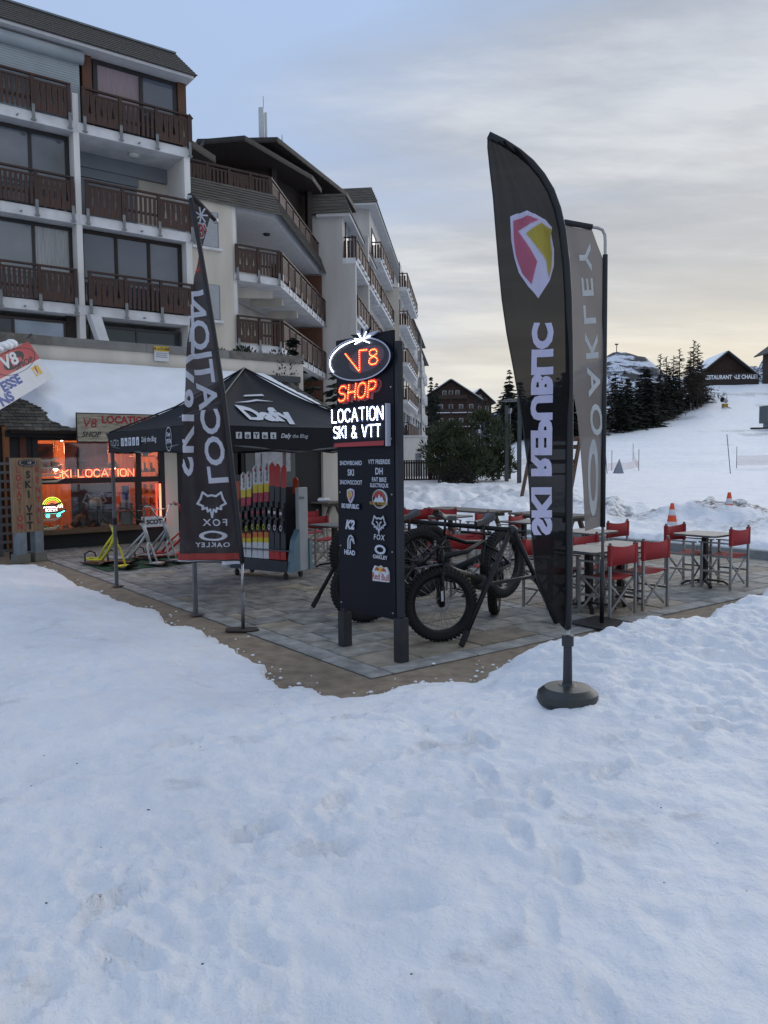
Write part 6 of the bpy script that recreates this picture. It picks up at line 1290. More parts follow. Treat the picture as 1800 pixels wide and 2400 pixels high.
def fat_bike(front, yaw, lift, steer, label, accent, z0=0.02):
    t = thing('fat_bike', label, 'bicycle', (front[0], front[1], z0), 0.0); t['group'] = 'fat bikes hung on the rack'
    t.rotation_euler = (0, math.asin(lift / 1.12), yaw)
    ax0 = Vector((-0.10, 0, 0.70)); axd = Vector((-0.155, 0, 0.485)).normalized()
    Ms = Matrix.Translation(ax0) @ Matrix.Rotation(math.radians(steer), 4, axd) @ Matrix.Translation(-ax0)
    wheel('front_wheel', t, Ms @ Matrix.Translation((0, 0, 0.377))); wheel('rear_wheel', t, Matrix.Translation((-1.12, 0, 0.377)))
    mb = MB(); bb = (-0.70, 0, 0.33); ht = (-0.165, 0, 0.87); hb_ = (-0.118, 0, 0.75); st = (-0.865, 0, 0.74)
    mb.tube([hb_, (-0.3, 0, 0.60), bb], [0.04, 0.048, 0.055], 10).tube([(-0.155, 0, 0.83), (-0.55, 0, 0.735), st], [0.032, 0.026, 0.022], 10).tube([bb, st], 0.026, 10).tube([hb_, ht], 0.03, 10)
    for s in (-1, 1): mb.tube([(-0.72, s * 0.05, 0.34), (-0.9, s * 0.085, 0.37), (-1.12, s * 0.09, 0.377)], 0.015, 8).tube([(-0.85, s * 0.02, 0.70), (-0.95, s * 0.08, 0.60), (-1.12, s * 0.09, 0.377)], 0.013, 8)
    fr_ = mb.build('frame', M_BF, t, smooth=True)
    tv = text2d('PULSION', 0.045, bold=0.03, shear=0.2)
    for s in (-1, 1):
        mb = MB()
        d = Vector((-0.55, 0, -0.42)).normalized(); n_ = Vector((0, s, 0)); up_ = n_.cross(d) if s < 0 else n_.cross(d)
        v, f = tv; mb.add([Vector((-0.26, s * 0.047, 0.625)) + d * (0.02 + (a if s < 0 else 0.25 - a)) + Vector((-0.61, 0, 0.79)) * (-b + 0.02) * -1 for a, b in v], f)
        mb.build('decal', accent, fr_)
    MB().ball((-0.69, 0, 0.335), (0.105, 0.06, 0.09), 14, 8).build('motor', mat('motor', (0.018, 0.018, 0.02), 0.5), t, smooth=True)
    MB().tube([st, (-0.905, 0, 0.93)], 0.015, 10).build('seatpost', M_BKM, t, smooth=True)
    n = 12; v = []; f = []
    for i in range(n + 1):
        q = i / n; x = -0.77 - 0.28 * q; hw_ = 0.02 + 0.062 * sstep(0.35, 0.9, np.array(q)) * (1 - 0.25 * max(0, q - .9) / .1); zt = 0.955 + 0.012 * math.cos(q * 6)
        for j in range(7):
            a = PI * j / 6; v.append((x, hw_ * math.cos(a), zt + 0.028 * math.sin(a) ** 0.7 - (0.03 if j in (0, 6) else 0)))
    for i in range(n):
        for j in range(6): f.append((i * 7 + j, i * 7 + j + 1, (i + 1) * 7 + j + 1, (i + 1) * 7 + j))
    f += [tuple(range(7)), tuple(n * 7 + j for j in range(6, -1, -1))]
    MB().add(v, f).build('saddle', mat('saddle', (0.04, 0.042, 0.048), 0.35), t, smooth=True)
    cr = MB().lathe([(0.085, -0.004), (0.085, 0.004)], (-0.70, -0.075, 0.33), 24, Matrix.Rotation(PI / 2, 3, 'X')); cr.bar((-0.70, -0.095, 0.33), (-0.62, -0.10, 0.19), 0.016, 0.026); cr.bar((-0.70, 0.095, 0.33), (-0.78, 0.10, 0.47), 0.016, 0.026); cr.build('crank', M_BKM, t)
    for x, y, z in ((-0.62, -0.16, 0.19), (-0.78, 0.16, 0.47)):
        mb = MB()
        for dx_ in (-0.045, 0.0, 0.045): mb.box(x + dx_ - 0.006, x + dx_ + 0.006, y - 0.05, y + 0.05, z - 0.008, z + 0.008)
        mb.box(x - 0.05, x + 0.05, y - 0.052, y - 0.044, z - 0.008, z + 0.008); mb.box(x - 0.05, x + 0.05, y + 0.044, y + 0.052, z - 0.008, z + 0.008); mb.build('pedal', M_BKM, t)
    mb = MB().lathe([(0.065, -0.012), (0.05, 0.0), (0.03, 0.014)], (-1.12, -0.055, 0.377), 18, Matrix.Rotation(PI / 2, 3, 'X')); mb.tube([(-1.12, -0.075, 0.36), (-1.10, -0.08, 0.28), (-1.07, -0.075, 0.20)], 0.014, 6); mb.build('derailleur', M_BKM, t)
    mb = MB()
    for s in (-1, 1): mb.tube([(-0.085, s * 0.082, 0.66), (-0.045, s * 0.085, 0.53)], 0.020, 10).tube([(-0.055, s * 0.085, 0.56), (0.0, s * 0.085, 0.377)], 0.026, 10)
    mb.bar((-0.09, -0.095, 0.665), (-0.09, 0.095, 0.665), 0.05, 0.045); mb.tube([(-0.09, 0, 0.665), (-0.185, 0, 0.93)], 0.018, 10); mb.box(-0.02, 0.03, 0.06, 0.085, 0.36, 0.44)
    fk = mb.xf(Ms).build('fork', M_BF, t, smooth=True)
    mb = MB()
    for s in (-1, 1): mb.add([(-0.045, s * 0.113, 0.52), (-0.02, s * 0.113, 0.52), (0.005, s * 0.114, 0.42), (-0.02, s * 0.114, 0.42)], [(0, 1, 2, 3) if s < 0 else (3, 2, 1, 0)])
    mb.xf(Ms).build('fork_decal', mat('decal_white', (0.5, 0.52, 0.55), 0.5), fk)
    mb = MB().bar((-0.175, 0, 0.905), (-0.12, 0, 0.925), 0.04, 0.035).tube([(-0.19, -0.37, 0.945), (-0.13, -0.12, 0.935), (-0.12, 0, 0.925), (-0.13, 0.12, 0.935), (-0.19, 0.37, 0.945)], 0.013, 8)
    for s in (-1, 1): mb.tube([(-0.14, s * 0.22, 0.94), (-0.08, s * 0.25, 0.915), (-0.09, s * 0.33, 0.90)], 0.006, 5)
    mb.tube([(-0.08, 0.2, 0.92), (0.05, 0.12, 0.93), (0.04, 0.09, 0.72), (-0.03, 0.09, 0.58), (0.0, 0.1, 0.42)], 0.004, 4).tube([(-0.08, -0.2, 0.92), (0.04, -0.08, 0.95), (-0.02, 0.0, 0.8), (-0.12, 0.03, 0.70)], 0.004, 4)
    hb = mb.xf(Ms).build('handlebar', M_BF, t, smooth=True)
    for s in (-1, 1): MB().tube([(-0.168, s * 0.27, 0.942), (-0.192, s * 0.38, 0.946)], 0.017, 8).xf(Ms).build('grip', M_RB, hb)
    MB().box(-0.14, -0.07, 0.03, 0.07, 0.93, 0.965).xf(Ms).build('display', M_BKM, hb)
    MB().prism([(-0.03, -0.05), (0.10, -0.045), (0.24, -0.03), (0.26, 0.0), (0.24, 0.03), (0.10, 0.045), (-0.03, 0.05)], (-0.1, 0, 0.765), (1, 0, 0.12), (0, 1, 0), (0, 0, 0.006)).xf(Ms).build('mudguard', mat('mudguard', (0.06, 0.062, 0.068), 0.4), t)
    return t
DL = mat('decal_lime', (0.30, 0.36, 0.03), 0.5); DWH = mat('decal_grey', (0.32, 0.33, 0.35), 0.5)
fat_bike((0.63, 7.95), math.atan2(-0.72, -0.69), 0.30, -38, 'nearest black fat bike, front wheel turned to the camera, right of the totem', DL)
fat_bike((1.20, 9.18), math.atan2(0.5, 0.80), 0.32, 45, 'second black fat bike, pointing away, its raised back wheel next to the totem', DWH)
fat_bike((-0.17, 8.92), math.atan2(-0.70, -0.72), 0.28, -35, 'third black fat bike, front wheel behind the foot of the totem', DL)
fat_bike((0.42, 10.62), math.atan2(0.60, 0.80), 0.27, 5, 'farthest black fat bike, its raised back wheel showing left of the totem', DWH)
# ------------------------------------------------------------------ flags: planar cloth in x-z with folds in y
def interp_poly(pts, n):
    P_ = [Vector(p) for p in pts]; L = [0]
    for a, b in zip(P_, P_[1:]): L.append(L[-1] + (b - a).length)
    out = []
    for i in range(n + 1):
        q = L[-1] * i / n; k = max(j for j in range(len(L) - 1) if L[j] <= q + 1e-9); t = (q - L[k]) / max(1e-9, L[k + 1] - L[k]); out.append(P_[k].lerp(P_[k + 1], min(1, t)))
    return out
def cloth(parent, Pp, Qp, yf, mt, nt_=150, ns_=44, name='cloth'):
    Pn = interp_poly(Pp, nt_); Qn = interp_poly(Qp, nt_); v = []; f = []
    for i in range(nt_ + 1):
        for j in range(ns_ + 1): p = Pn[i].lerp(Qn[i], j / ns_); v.append((p.x, yf(p.x, p.y), p.y))
    for i in range(nt_):
        for j in range(ns_): f.append((i * (ns_ + 1) + j, i * (ns_ + 1) + j + 1, (i + 1) * (ns_ + 1) + j + 1, (i + 1) * (ns_ + 1) + j))
    return MB().add(v, f).build(name, mt, parent, smooth=True)
def inside(poly, x, z):
    c = False; n = len(poly)
    for i in range(n):
        a, b = poly[i], poly[(i + 1) % n]
        if (a[1] > z) != (b[1] > z) and x < a[0] + (z - a[1]) / (b[1] - a[1]) * (b[0] - a[0]): c = not c
    return c
def cprint(parent, vf, o, ea, eb, yf, mt, poly=None, step=0.04, name='print', l=0.004):
    v, f = vf; bm = bmesh.new(); vv = [bm.verts.new((o[0] + a * ea[0] + b * eb[0], 0, o[1] + a * ea[1] + b * eb[1])) for a, b in v]
    for q in f:
        try: bm.faces.new([vv[i] for i in q])
        except ValueError: pass
    xs = [q.co.x for q in bm.verts]; zs = [q.co.z for q in bm.verts]
    for lo, hi, nrm, k in ((min(xs), max(xs), (1, 0, 0), 0), (min(zs), max(zs), (0, 0, 1), 2)):
        c = math.ceil(lo / step) * step
        while c < hi:
            p = [0, 0, 0]; p[k] = c; bmesh.ops.bisect_plane(bm, geom=bm.verts[:] + bm.edges[:] + bm.faces[:], plane_co=p, plane_no=nrm); c += step
    if poly:
        kill = [q for q in bm.faces if not inside(poly, q.calc_center_median().x, q.calc_center_median().z)]
        bmesh.ops.delete(bm, geom=kill, context='FACES')
    bm.verts.index_update(); n = len(bm.verts)
    V1 = [(q.co.x, yf(q.co.x, q.co.z) - l, q.co.z) for q in bm.verts]; V2 = [(a, b + 2 * l, c) for a, b, c in V1]; F = [tuple(q.index for q in r_.verts) for r_ in bm.faces]; bm.free()
    return MB().add(V1 + V2, F + [tuple(n + i for i in q) for q in F]).build(name, mt, parent)
M_FLK = mat('flag_black', (0.008, 0.008, 0.009), 0.8, var=0.2, scale=5, transl=0.10, transp=0.045, spec=0.15); M_FLG = mat('flag_taupe', (0.150, 0.135, 0.128), 0.75, var=0.08, scale=5, transl=0.35, transp=0.05); M_FLC = mat('flag_charcoal', (0.036, 0.030, 0.034), 0.75, var=0.15, scale=5, transl=0.15, transp=0.06, spec=0.2)
M_SLV = mat('sleeve_black', (0.010, 0.011, 0.014), 0.6, var=0.15); M_LIL = mat('print_lilac', (0.66, 0.65, 0.88), 0.7, var=0.03, transl=0.3); M_PNK = mat('print_pink', (0.42, 0.12, 0.19), 0.7, transl=0.3); M_YEL = mat('print_yellow', (0.40, 0.34, 0.06), 0.7, transl=0.3)
M_WHC = mat('print_cloth_white', (0.58, 0.60, 0.68), 0.7, var=0.04, transl=0.25); M_REDC = mat('print_cloth_red', (0.36, 0.05, 0.04), 0.7, transl=0.25)
# tall curved flag
YR = 5.27; zb = snow_at(1.235, YR)
f1 = wthing('feather_flag', 'tall curved black feather flag with a shield, standing in the snow on a round base', 'flag', 1.235, YR, zb)
pole = [(1.235, 0.20), (1.233, 0.69), (1.240, 0.90), (1.241, 1.19), (1.238, 1.48), (1.238, 2.05), (1.237, 2.33), (1.233, 2.61), (1.225, 2.887), (1.211, 3.107), (1.184, 3.326), (1.152, 3.463), (1.108, 3.580), (1.049, 3.675), (0.979, 3.757), (0.896, 3.826), (0.799, 3.888), (0.702, 3.935)]
left = [(1.227, 0.671), (1.146, 0.76), (1.059, 0.892), (1.009, 1.052), (0.992, 1.225), (0.982, 1.426), (0.976, 1.627), (0.959, 1.826), (0.933, 2.024), (0.904, 2.222), (0.867, 2.446), (0.827, 2.669), (0.794, 2.891), (0.771, 3.111), (0.752, 3.33), (0.735, 3.548), (0.716, 3.711), (0.698, 3.859), (0.700, 3.93)]
def yf1(x, z):
    k = max(0, min(1, (z - 2.9) / 0.9)); g_ = math.atan2(x - 0.70, 4.05 - z)
    lo = max(0, min(1, (1.6 - z) / 0.8))
    return YR + 0.017 * k * (math.sin(44 * g_) + 0.5 * math.sin(77 * g_ + 1)) + 0.022 * math.sin(3.0 * z + 14 * x) + 0.015 * math.sin(24 * x - 2.0 * z) * (1 - k) + 0.005 * math.sin(60 * x + 5 * z) + 0.05 * lo * math.sin(9 * (x - 1.24))
cloth(f1, pole[1:], left, yf1, M_FLK)
MB().tube([(a, YR, b) for a, b in pole[1:]], 0.026, 8).build('pole_sleeve', M_SLV, f1, smooth=True)
MB().tube([(a, yf1(a, b), b) for a, b in left[2:]], 0.0045, 5).build('hem', M_SLV, f1)
MB().tube([(1.235, YR, zb + 0.28), (1.234, YR, 0.72)], 0.014, 10).build('pole', M_ALU, f1, smooth=True)
MB().lathe([(0.200, 0.0), (0.208, 0.03), (0.200, 0.075), (0.155, 0.112), (0.06, 0.122), (0.05, 0.127)], (1.235, YR, zb - 0.02), 40).build('base', mat('base_plastic', (0.028, 0.032, 0.032), 0.4, var=0.25, scale=5), f1, smooth=False)
MB().lathe([(0.045, 0.0), (0.032, 0.02), (0.028, 0.27), (0.040, 0.275), (0.040, 0.345), (0.030, 0.35)], (1.235, YR, zb + 0.10), 20).build('socket', mat('socket_plastic', (0.022, 0.026, 0.030), 0.4), f1, smooth=False)
pg = [p for p in pole[1:]] + left[::-1]
def sh(pts): return poly2d([((a - 1196) * 0.00285, -(b - 690) * 0.00278) for a, b in pts])
# shield drawn in picture units relative to its lower tip region, mapped on the cloth
def shp(name, pts, mt, l): cprint(f1, sh(pts), (0.846, 2.905), (1, 0), (0, 1), yf1, mt, pg, step=0.022, name=name, l=l)
shp('shield', [(1194, 507), (1210, 500), (1230, 497), (1250, 502), (1275, 515), (1291, 531), (1290, 545), (1297, 580), (1296, 620), (1285, 655), (1258, 697), (1235, 670), (1215, 635), (1205, 600), (1198, 560)], M_LIL, 0.007)
shp('shield_field', [(1201, 517), (1230, 508), (1259, 515), (1212, 540), (1255, 612), (1241, 666), (1222, 638), (1208, 596), (1203, 560)], M_PNK, 0.011)
shp('shield_field', [(1265, 522), (1290, 536), (1288, 560), (1292, 590), (1290, 620), (1284, 650), (1276, 608), (1229, 547)], M_YEL, 0.011)
# lettering runs up the flag, seen from the back
tv = text2d('SKI REPUBLIC', 0.125, bold=0.058, xs=1.0); tw = max(q[0] for q in tv[0]); kx = 1.40 / tw
cprint(f1, ([(a * kx, b) for a, b in tv[0]], tv[1]), (0.995, 1.33), (0.0, 1), (1, 0.0), yf1, M_LIL, pg, step=0.022, l=0.007)
# beige banner
YO = 8.60
f2 = wthing('banner_flag', 'beige rectangular banner on an angled metal pole, behind the curved flag', 'flag', 2.39, YO, 0.01)
pl2 = [(2.388, 0.0), (2.392, 0.54), (2.392, 2.172), (2.392, 4.14), (2.386, 4.21), (2.36, 4.262), (2.305, 4.284), (2.25, 4.29), (1.95, 4.345)]
def yf2(x, z): return YO + 0.014 * math.sin(18 * (x + 0.35 * z)) * (0.4 + 0.6 * max(0, min(1, (z - 1.2) / 2))) + 0.02 * math.sin(2 * z + 5 * x)
rgt = [(2.370, 1.085), (2.372, 2.172), (2.372, 3.95), (2.31, 4.10), (2.25, 4.26)]; lft = [(2.201, 1.035), (2.174, 1.54), (2.148, 1.897), (2.113, 2.262), (2.046, 2.634), (2.035, 2.953), (2.016, 3.811), (2.002, 3.991), (1.955, 4.315)]
cloth(f2, rgt, lft, yf2, M_FLG); pg2 = rgt + lft[::-1]
MB().tube([(a, YO, b) for a, b in pl2[1:]], 0.017, 10).build('pole', M_ALU, f2, smooth=True); MB().tube([(2.388, YO, 0.0), (2.391, YO, 0.72)], 0.024, 10).build('pole_foot', M_BKM, f2, smooth=True)
MB().tube([(2.391, YO, 1.08), (2.392, YO, 4.0)], 0.028, 8).build('pole_sleeve', M_SLV, f2, smooth=True); MB().tube([(2.25, YO, 4.29), (1.95, YO, 4.345)], 0.032, 8).build('top_sleeve', M_SLV, f2, smooth=True)
b_ = MB().box(-0.28, 0.28, -0.28, 0.28, 0.012, 0.024).xf(Matrix.Translation((2.39, YO, 0)) @ Matrix.Rotation(AT, 4, 'Z')); b_.build('base_plate', M_IRON, f2)
tv = text2d('OAKLEY', 0.13, bold=0.02, spacing=1.35); tw = max(q[0] for q in tv[0]); kx = 2.05 / tw
cprint(f2, ([(a * kx, b) for a, b in tv[0]], tv[1]), (2.26, 2.07), (-0.075, 1), (1, 0.075), yf2, mat('print_silver', (0.58, 0.60, 0.60), 0.5, transl=0.2), pg2)
cprint(f2, ring2d(0.055, 0.42, 0.55, 40, 0.04, k2=0.62), (2.285, 1.62), (1, 0), (0.03, 1), yf2, MATS['print_silver'], pg2)
# lettered banner beside the tent
YL = 8.47
f3 = wthing('banner_flag', 'charcoal banner with large mirrored lettering on a leaning pole beside the tent', 'flag', -1.542, YL, 0.01)
pl3 = [(-1.542, 0.0), (-1.535, 0.738), (-1.553, 0.97), (-1.59, 1.385), (-1.645, 1.98), (-1.696, 2.524), (-1.776, 3.153), (-1.856, 3.731), (-1.929, 4.216), (-1.999, 4.632)]
ou3 = [(-2.227, 0.745), (-2.224, 0.838), (-2.193, 1.299), (-2.164, 1.848), (-2.143, 2.302), (-2.121, 2.753), (-2.098, 3.111), (-2.052, 3.467), (-2.007, 3.821), (-1.902, 4.06), (-1.802, 4.447)]
def px3(z): return float(np.interp(z, [p[1] for p in pl3], [p[0] for p in pl3]))
def yf3(x, z):
    d = px3(z) - x
    return YL + 0.035 + 0.16 * max(0, min(1, (z - 1.0) / 3.2)) * min(1, abs(d) / 0.3) + 0.028 * math.sin(16 * d + 1.5 * z) * (0.35 + 0.65 * min(1, max(0, z - 0.9))) + 0.012 * math.sin(33 * d - 2.2 * z)
pu = pl3[1:]; cloth(f3, pu, ou3, yf3, M_FLC, 140, 40)
pg3 = [(a, b) for a, b in pu if b < 4.1] + [(px3(4.1), 4.1)] + [p for p in ou3[::-1] if p[1] < 4.1]; pg3t = [(px3(4.1), 4.1), (-1.999, 4.632), (-1.802, 4.447), (-1.895, 4.1)]
MB().tube([(a, YL, b) for a, b in pl3[1:]], 0.027, 8).build('pole_sleeve', M_SLV, f3, smooth=True); MB().tube([(-1.542, YL, 0.35), (-1.535, YL, 0.75)], 0.014, 10).build('pole', M_ALU, f3, smooth=True); MB().tube([(-1.542, YL, 0.02), (-1.541, YL, 0.42)], 0.02, 10).build('pole_foot', M_GREY, f3, smooth=True)
MB().tube([(-1.999, YL, 4.632), (-1.90, YL + 0.1, 4.545), (-1.79, YL + 0.24, 4.435)], 0.024, 8).build('top_arm', M_SLV, f3, smooth=True); MB().ball((-1.785, YL + 0.25, 4.43), 0.03).build('end_cap', M_ALU, f3); MB().ball((-1.999, YL, 4.60), 0.032).build('end_cap', M_ALU, f3)
MB().prism([(-.17, -.09), (.12, -.11), (.19, -.05), (.14, .09), (-.13, .10), (-.19, .04)], (-1.55, YL, 0.011), (1, 0, 0), (0, 1, 0), (0, 0, 0.012)).build('base_plate', mat('rusty_plate', (0.035, 0.028, 0.025), 0.7, var=0.4), f3)
tv = text2d('LOCATION', 0.25, bold=0.02, xs=1.0); tw = max(q[0] for q in tv[0]); kx = 2.05 / tw
cprint(f3, ([(a * kx, b * 0.92) for a, b in tv[0]], tv[1]), (-1.885, 1.60), (-0.115, 1), (1, 0.06), yf3, M_WHC, pg3)
tv = text2d('SKI&VTT', 0.22, bold=0.02, xs=1.0); tw = max(q[0] for q in tv[0]); kx = 1.95 / tw
cprint(f3, ([(a * kx, b * 0.9) for a, b in tv[0]], tv[1]), (-2.245, 1.68), (0.02, 1), (1, 0.0), yf3, M_WHC, pg3)
cprint(f3, stroke2d([(a * 0.25, b * 0.20) for a, b in FOXH], 0.022, True), (-1.86, 1.38), (-1, 0), (0, 1), yf3, M_WHC, pg3); cprint(f3, text2d('FOX', 0.075, bold=0.015, spacing=1.3, align='CENTER', xs=1.15), (-1.83, 1.145), (-1, 0), (0, 1), yf3, M_WHC, pg3)
cprint(f3, ring2d(0.155, 0.055, 0.66, 36, k2=0.62), (-1.85, 1.035), (-1, 0), (0, 1), yf3, M_WHC, pg3); cprint(f3, text2d('OAKLEY', 0.05, bold=0.025, spacing=1.25, align='CENTER', xs=1.25), (-1.86, 0.915), (-1, 0), (0, 1), yf3, M_WHC, pg3)
cprint(f3, poly2d([(-2.30, 0.775), (-1.5, 0.775), (-1.5, 0.845), (-2.3, 0.845)]), (0, 0), (1, 0), (0, 1), yf3, M_REDC, pg3, name='red_band'); cprint(f3, poly2d([(-2.30, 0.70), (-1.5, 0.73), (-1.5, 0.755), (-2.3, 0.773)]), (0, 0), (1, 0), (0, 1), yf3, M_WHC, pg3, name='white_band')
cprint(f3, text2d('V8', 0.16, bold=0.05, shear=0.1, align='CENTER'), (-1.865, 4.19), (-0.7, 0.1), (0, 1), yf3, M_WHC, pg3t, step=0.03); cprint(f3, text2d('V8', 0.14, bold=0.01, shear=0.1, align='CENTER'), (-1.865, 4.20), (-0.7, 0.1), (0, 1), yf3, M_REDC, pg3t, step=0.03, l=0.006)
for k in range(7): a = 2 * PI * k / 7; cprint(f3, stroke2d([(0, 0), (0.065 * math.cos(a), 0.085 * math.sin(a))], 0.016), (-1.90, 4.43), (1, 0), (0, 1), yf3, M_WHC, pg3t, step=0.03)
cprint(f3, text2d('S', 0.17, bold=0.04, align='CENTER', xs=0.8), (-1.965, 3.86), (-1, 0), (0, 1), yf3, M_REDC, pg3, step=0.03)
# ------------------------------------------------------------------ planting and the far side of the square
def far_z(x, y): return float(base_z(np.array([float(x)]), np.array([float(y)]))[0])
M_NDL = [mat('needles_dark', (0.016, 0.022, 0.015), 0.9, var=0.5, scale=1.2), mat('needles_mid', (0.024, 0.034, 0.020), 0.9, var=0.5, scale=1.2)]
M_JUN = mat('juniper', (0.050, 0.064, 0.030), 0.9, var=0.5, scale=1.5); M_TRK = mat('bark', (0.030, 0.022, 0.017), 0.9, var=0.4, scale=6, bump=0.5); M_TWG = mat('larch_twigs', (0.045, 0.033, 0.024), 0.9, var=0.3)
def conifer_mesh(seed, layers=22, per=11, sprigs=9, low=0.05, spread=0.22):
    # unit-height tree: whorls of drooping boughs, each carrying many small needle sprays
    r = random.Random(seed); mb = MB()
    for i in range(layers):
        t = low + (1 - low) * (i + r.random() * 0.6) / layers; rad = spread * (1 - t) ** 0.85 * r.uniform(0.75, 1.15) + 0.012
        for k in range(per if t < 0.8 else 6):
            if r.random() < 0.12: continue
            a = r.uniform(0, 2 * PI); L = rad * r.uniform(0.6, 1.15); dr = -r.uniform(0.15, 0.5); d = Vector((math.cos(a), math.sin(a), dr)).normalized(); sd = Vector((-math.sin(a), math.cos(a), 0)); p0 = Vector((0, 0, t))
            for q in range(sprigs):
                s = 0.15 + 0.85 * (q + r.random()) / sprigs; c = p0 + d * (L * s) + sd * r.uniform(-.35, .35) * L * (1 - s * .5) * 0.7 + Vector((0, 0, r.uniform(-.008, .008)))
                l = r.uniform(0.030, 0.062) * (1.15 - 0.4 * t); w = l * r.uniform(0.35, 0.6); e = (d + sd * r.uniform(-.9, .9) + Vector((0, 0, r.uniform(-.5, .15)))).normalized(); g_ = e.cross(Vector((r.uniform(-1, 1), r.uniform(-1, 1), 1))).normalized()
                mb.add([c - e * l * .5, c + g_ * w * .5, c + e * l * .6, c - g_ * w * .5], [(0, 1, 2, 3)])
    return mb
def mesh_of(mb, name, mt): me_ = bpy.data.meshes.new(name); me_.from_pydata(mb.v, [], mb.f); me_.update(); me_.materials.append(mt); return me_
CROWN = [mesh_of(conifer_mesh(s, layers=L, per=p_, spread=sp), 'crown', M_NDL[k % 2]) for k, (s, L, p_, sp) in enumerate(((1, 24, 12, .20), (2, 22, 12, .25), (3, 26, 11, .17)))]
TRUNKM = mesh_of(MB().tube([(0, 0, -0.03), (0, 0, 0.5), (0, 0, 0.98)], [0.014, 0.009, 0.002], 7), 'trunk', M_TRK)
def larch_mesh(seed):
    r = random.Random(seed); mb = MB()
    for i in range(80):
        t = 0.22 + 0.77 * i / 80; L = 0.20 * (1 - t) ** 0.7 * r.uniform(0.5, 1.1) + 0.01; a = r.uniform(0, 2 * PI); d = Vector((math.cos(a), math.sin(a), r.uniform(-.1, .25))); p = Vector((0, 0, t)); sd = Vector((-math.sin(a), math.cos(a), 0))
        mb.tube([p, p + d * L * .6, p + d * L + Vector((0, 0, L * .18))], [0.007, 0.0045, 0.002], 3, cap=False)
        for q in range(7): s = r.uniform(.3, 1); c = p + d * L * s; e = (d * 0.6 + sd * r.choice((-1, 1)) * r.uniform(.4, 1) + Vector((0, 0, r.uniform(-.5, .2)))) * L * r.uniform(.18, .34); mb.tube([c, c + e], [0.0040, 0.0015], 3, cap=False)
    return mb
LARCH = [mesh_of(larch_mesh(s), 'twigs', M_TWG) for s in (4, 5)]
def tree(x, y, z, h, kind, label, wide=1.0, group=None, cat='tree', name='conifer'):
    t = thing(name, label, cat, (x, y, z), random.uniform(0, 6.28)); 
    if group: t['group'] = group
    for nm, me_ in (('trunk', TRUNKM), ('crown', (CROWN + LARCH)[kind])):
        o = bpy.data.objects.new(nm, me_); COL.objects.link(o); o.parent = t; o.scale = (h * wide, h * wide, h) if nm == 'crown' else (h, h, h)
    return t
# big spreading juniper beside the fence
ju = wthing('juniper', 'large spreading dark green juniper in the middle distance beyond the totem', 'shrub', 4.75, 44, 0.5)
r = random.Random(12); mb = MB(); clumps = []
for k in range(46):
    a = r.uniform(0, 2 * PI); q = r.random() ** 0.5; cx_ = 2.15 * q * math.cos(a); cz_ = 1.75 + r.uniform(-1.45, 1.55) * (1 - 0.35 * q); cy_ = 1.7 * q * math.sin(a); clumps.append((cx_, cy_, max(0.25, cz_), r.uniform(0.45, 0.8)))
clumps += [(0.4, 0, 3.5, 0.5), (-0.9, 0, 3.0, 0.5), (1.3, 0, 3.1, 0.55), (-1.7, 0, 2.2, 0.5), (0.8, 0, 3.7, 0.35)]
for cx_, cy_, cz_, R in clumps:
    for q in range(330):
        d = Vector((r.gauss(0, 1), r.gauss(0, 1), r.gauss(0, 1))).normalized(); c = Vector((4.75 + cx_, 44 + cy_, 0.45 + cz_)) + d * R * r.uniform(0.55, 1.08); e = (d + Vector((0, 0, 0.9)) + Vector((r.gauss(0, .4), r.gauss(0, .4), r.gauss(0, .3)))).normalized(); l = r.uniform(0.12, 0.30); g_ = e.cross(Vector((r.uniform(-1, 1), r.uniform(-1, 1), .3))).normalized() * l * 0.15
        mb.add([c - e * l * .4, c + g_, c + e * l * .7, c - g_], [(0, 1, 2, 3)])
mb.build('foliage', M_JUN, ju); mb = MB()
for k in range(6): a = k * 1.05; mb.tube([(4.75, 44, 0.3), (4.75 + 0.6 * math.cos(a), 44 + 0.5 * math.sin(a), 1.4), (4.75 + 1.3 * math.cos(a), 44 + 1.1 * math.sin(a), 2.6)], [0.10, 0.07, 0.02], 6)
mb.build('stems', M_TRK, ju)
b2 = wthing('bush', 'low reddish brown bush in front of the juniper at the fence end', 'shrub', 3.9, 41.5, 0.4); mb = MB()
for q in range(2600):
    d = Vector((r.gauss(0, 1), r.gauss(0, 1), abs(r.gauss(0, 1)))).normalized(); c = Vector((3.9, 41.5, 0.4)) + Vector((d.x * 1.05, d.y * .8, d.z * 1.35)) * r.uniform(.45, 1.05); e = Vector((r.gauss(0, 1), r.gauss(0, 1), 1)).normalized(); l = r.uniform(.06, .15); g_ = e.cross(Vector((r.uniform(-1, 1), 1, .3))).normalized() * l * .25; mb.add([c - e * l * .4, c + g_, c + e * l * .7, c - g_], [(0, 1, 2, 3)])
mb.build('foliage', mat('bush_dark', (0.020, 0.020, 0.014), 0.9, var=0.5), b2)
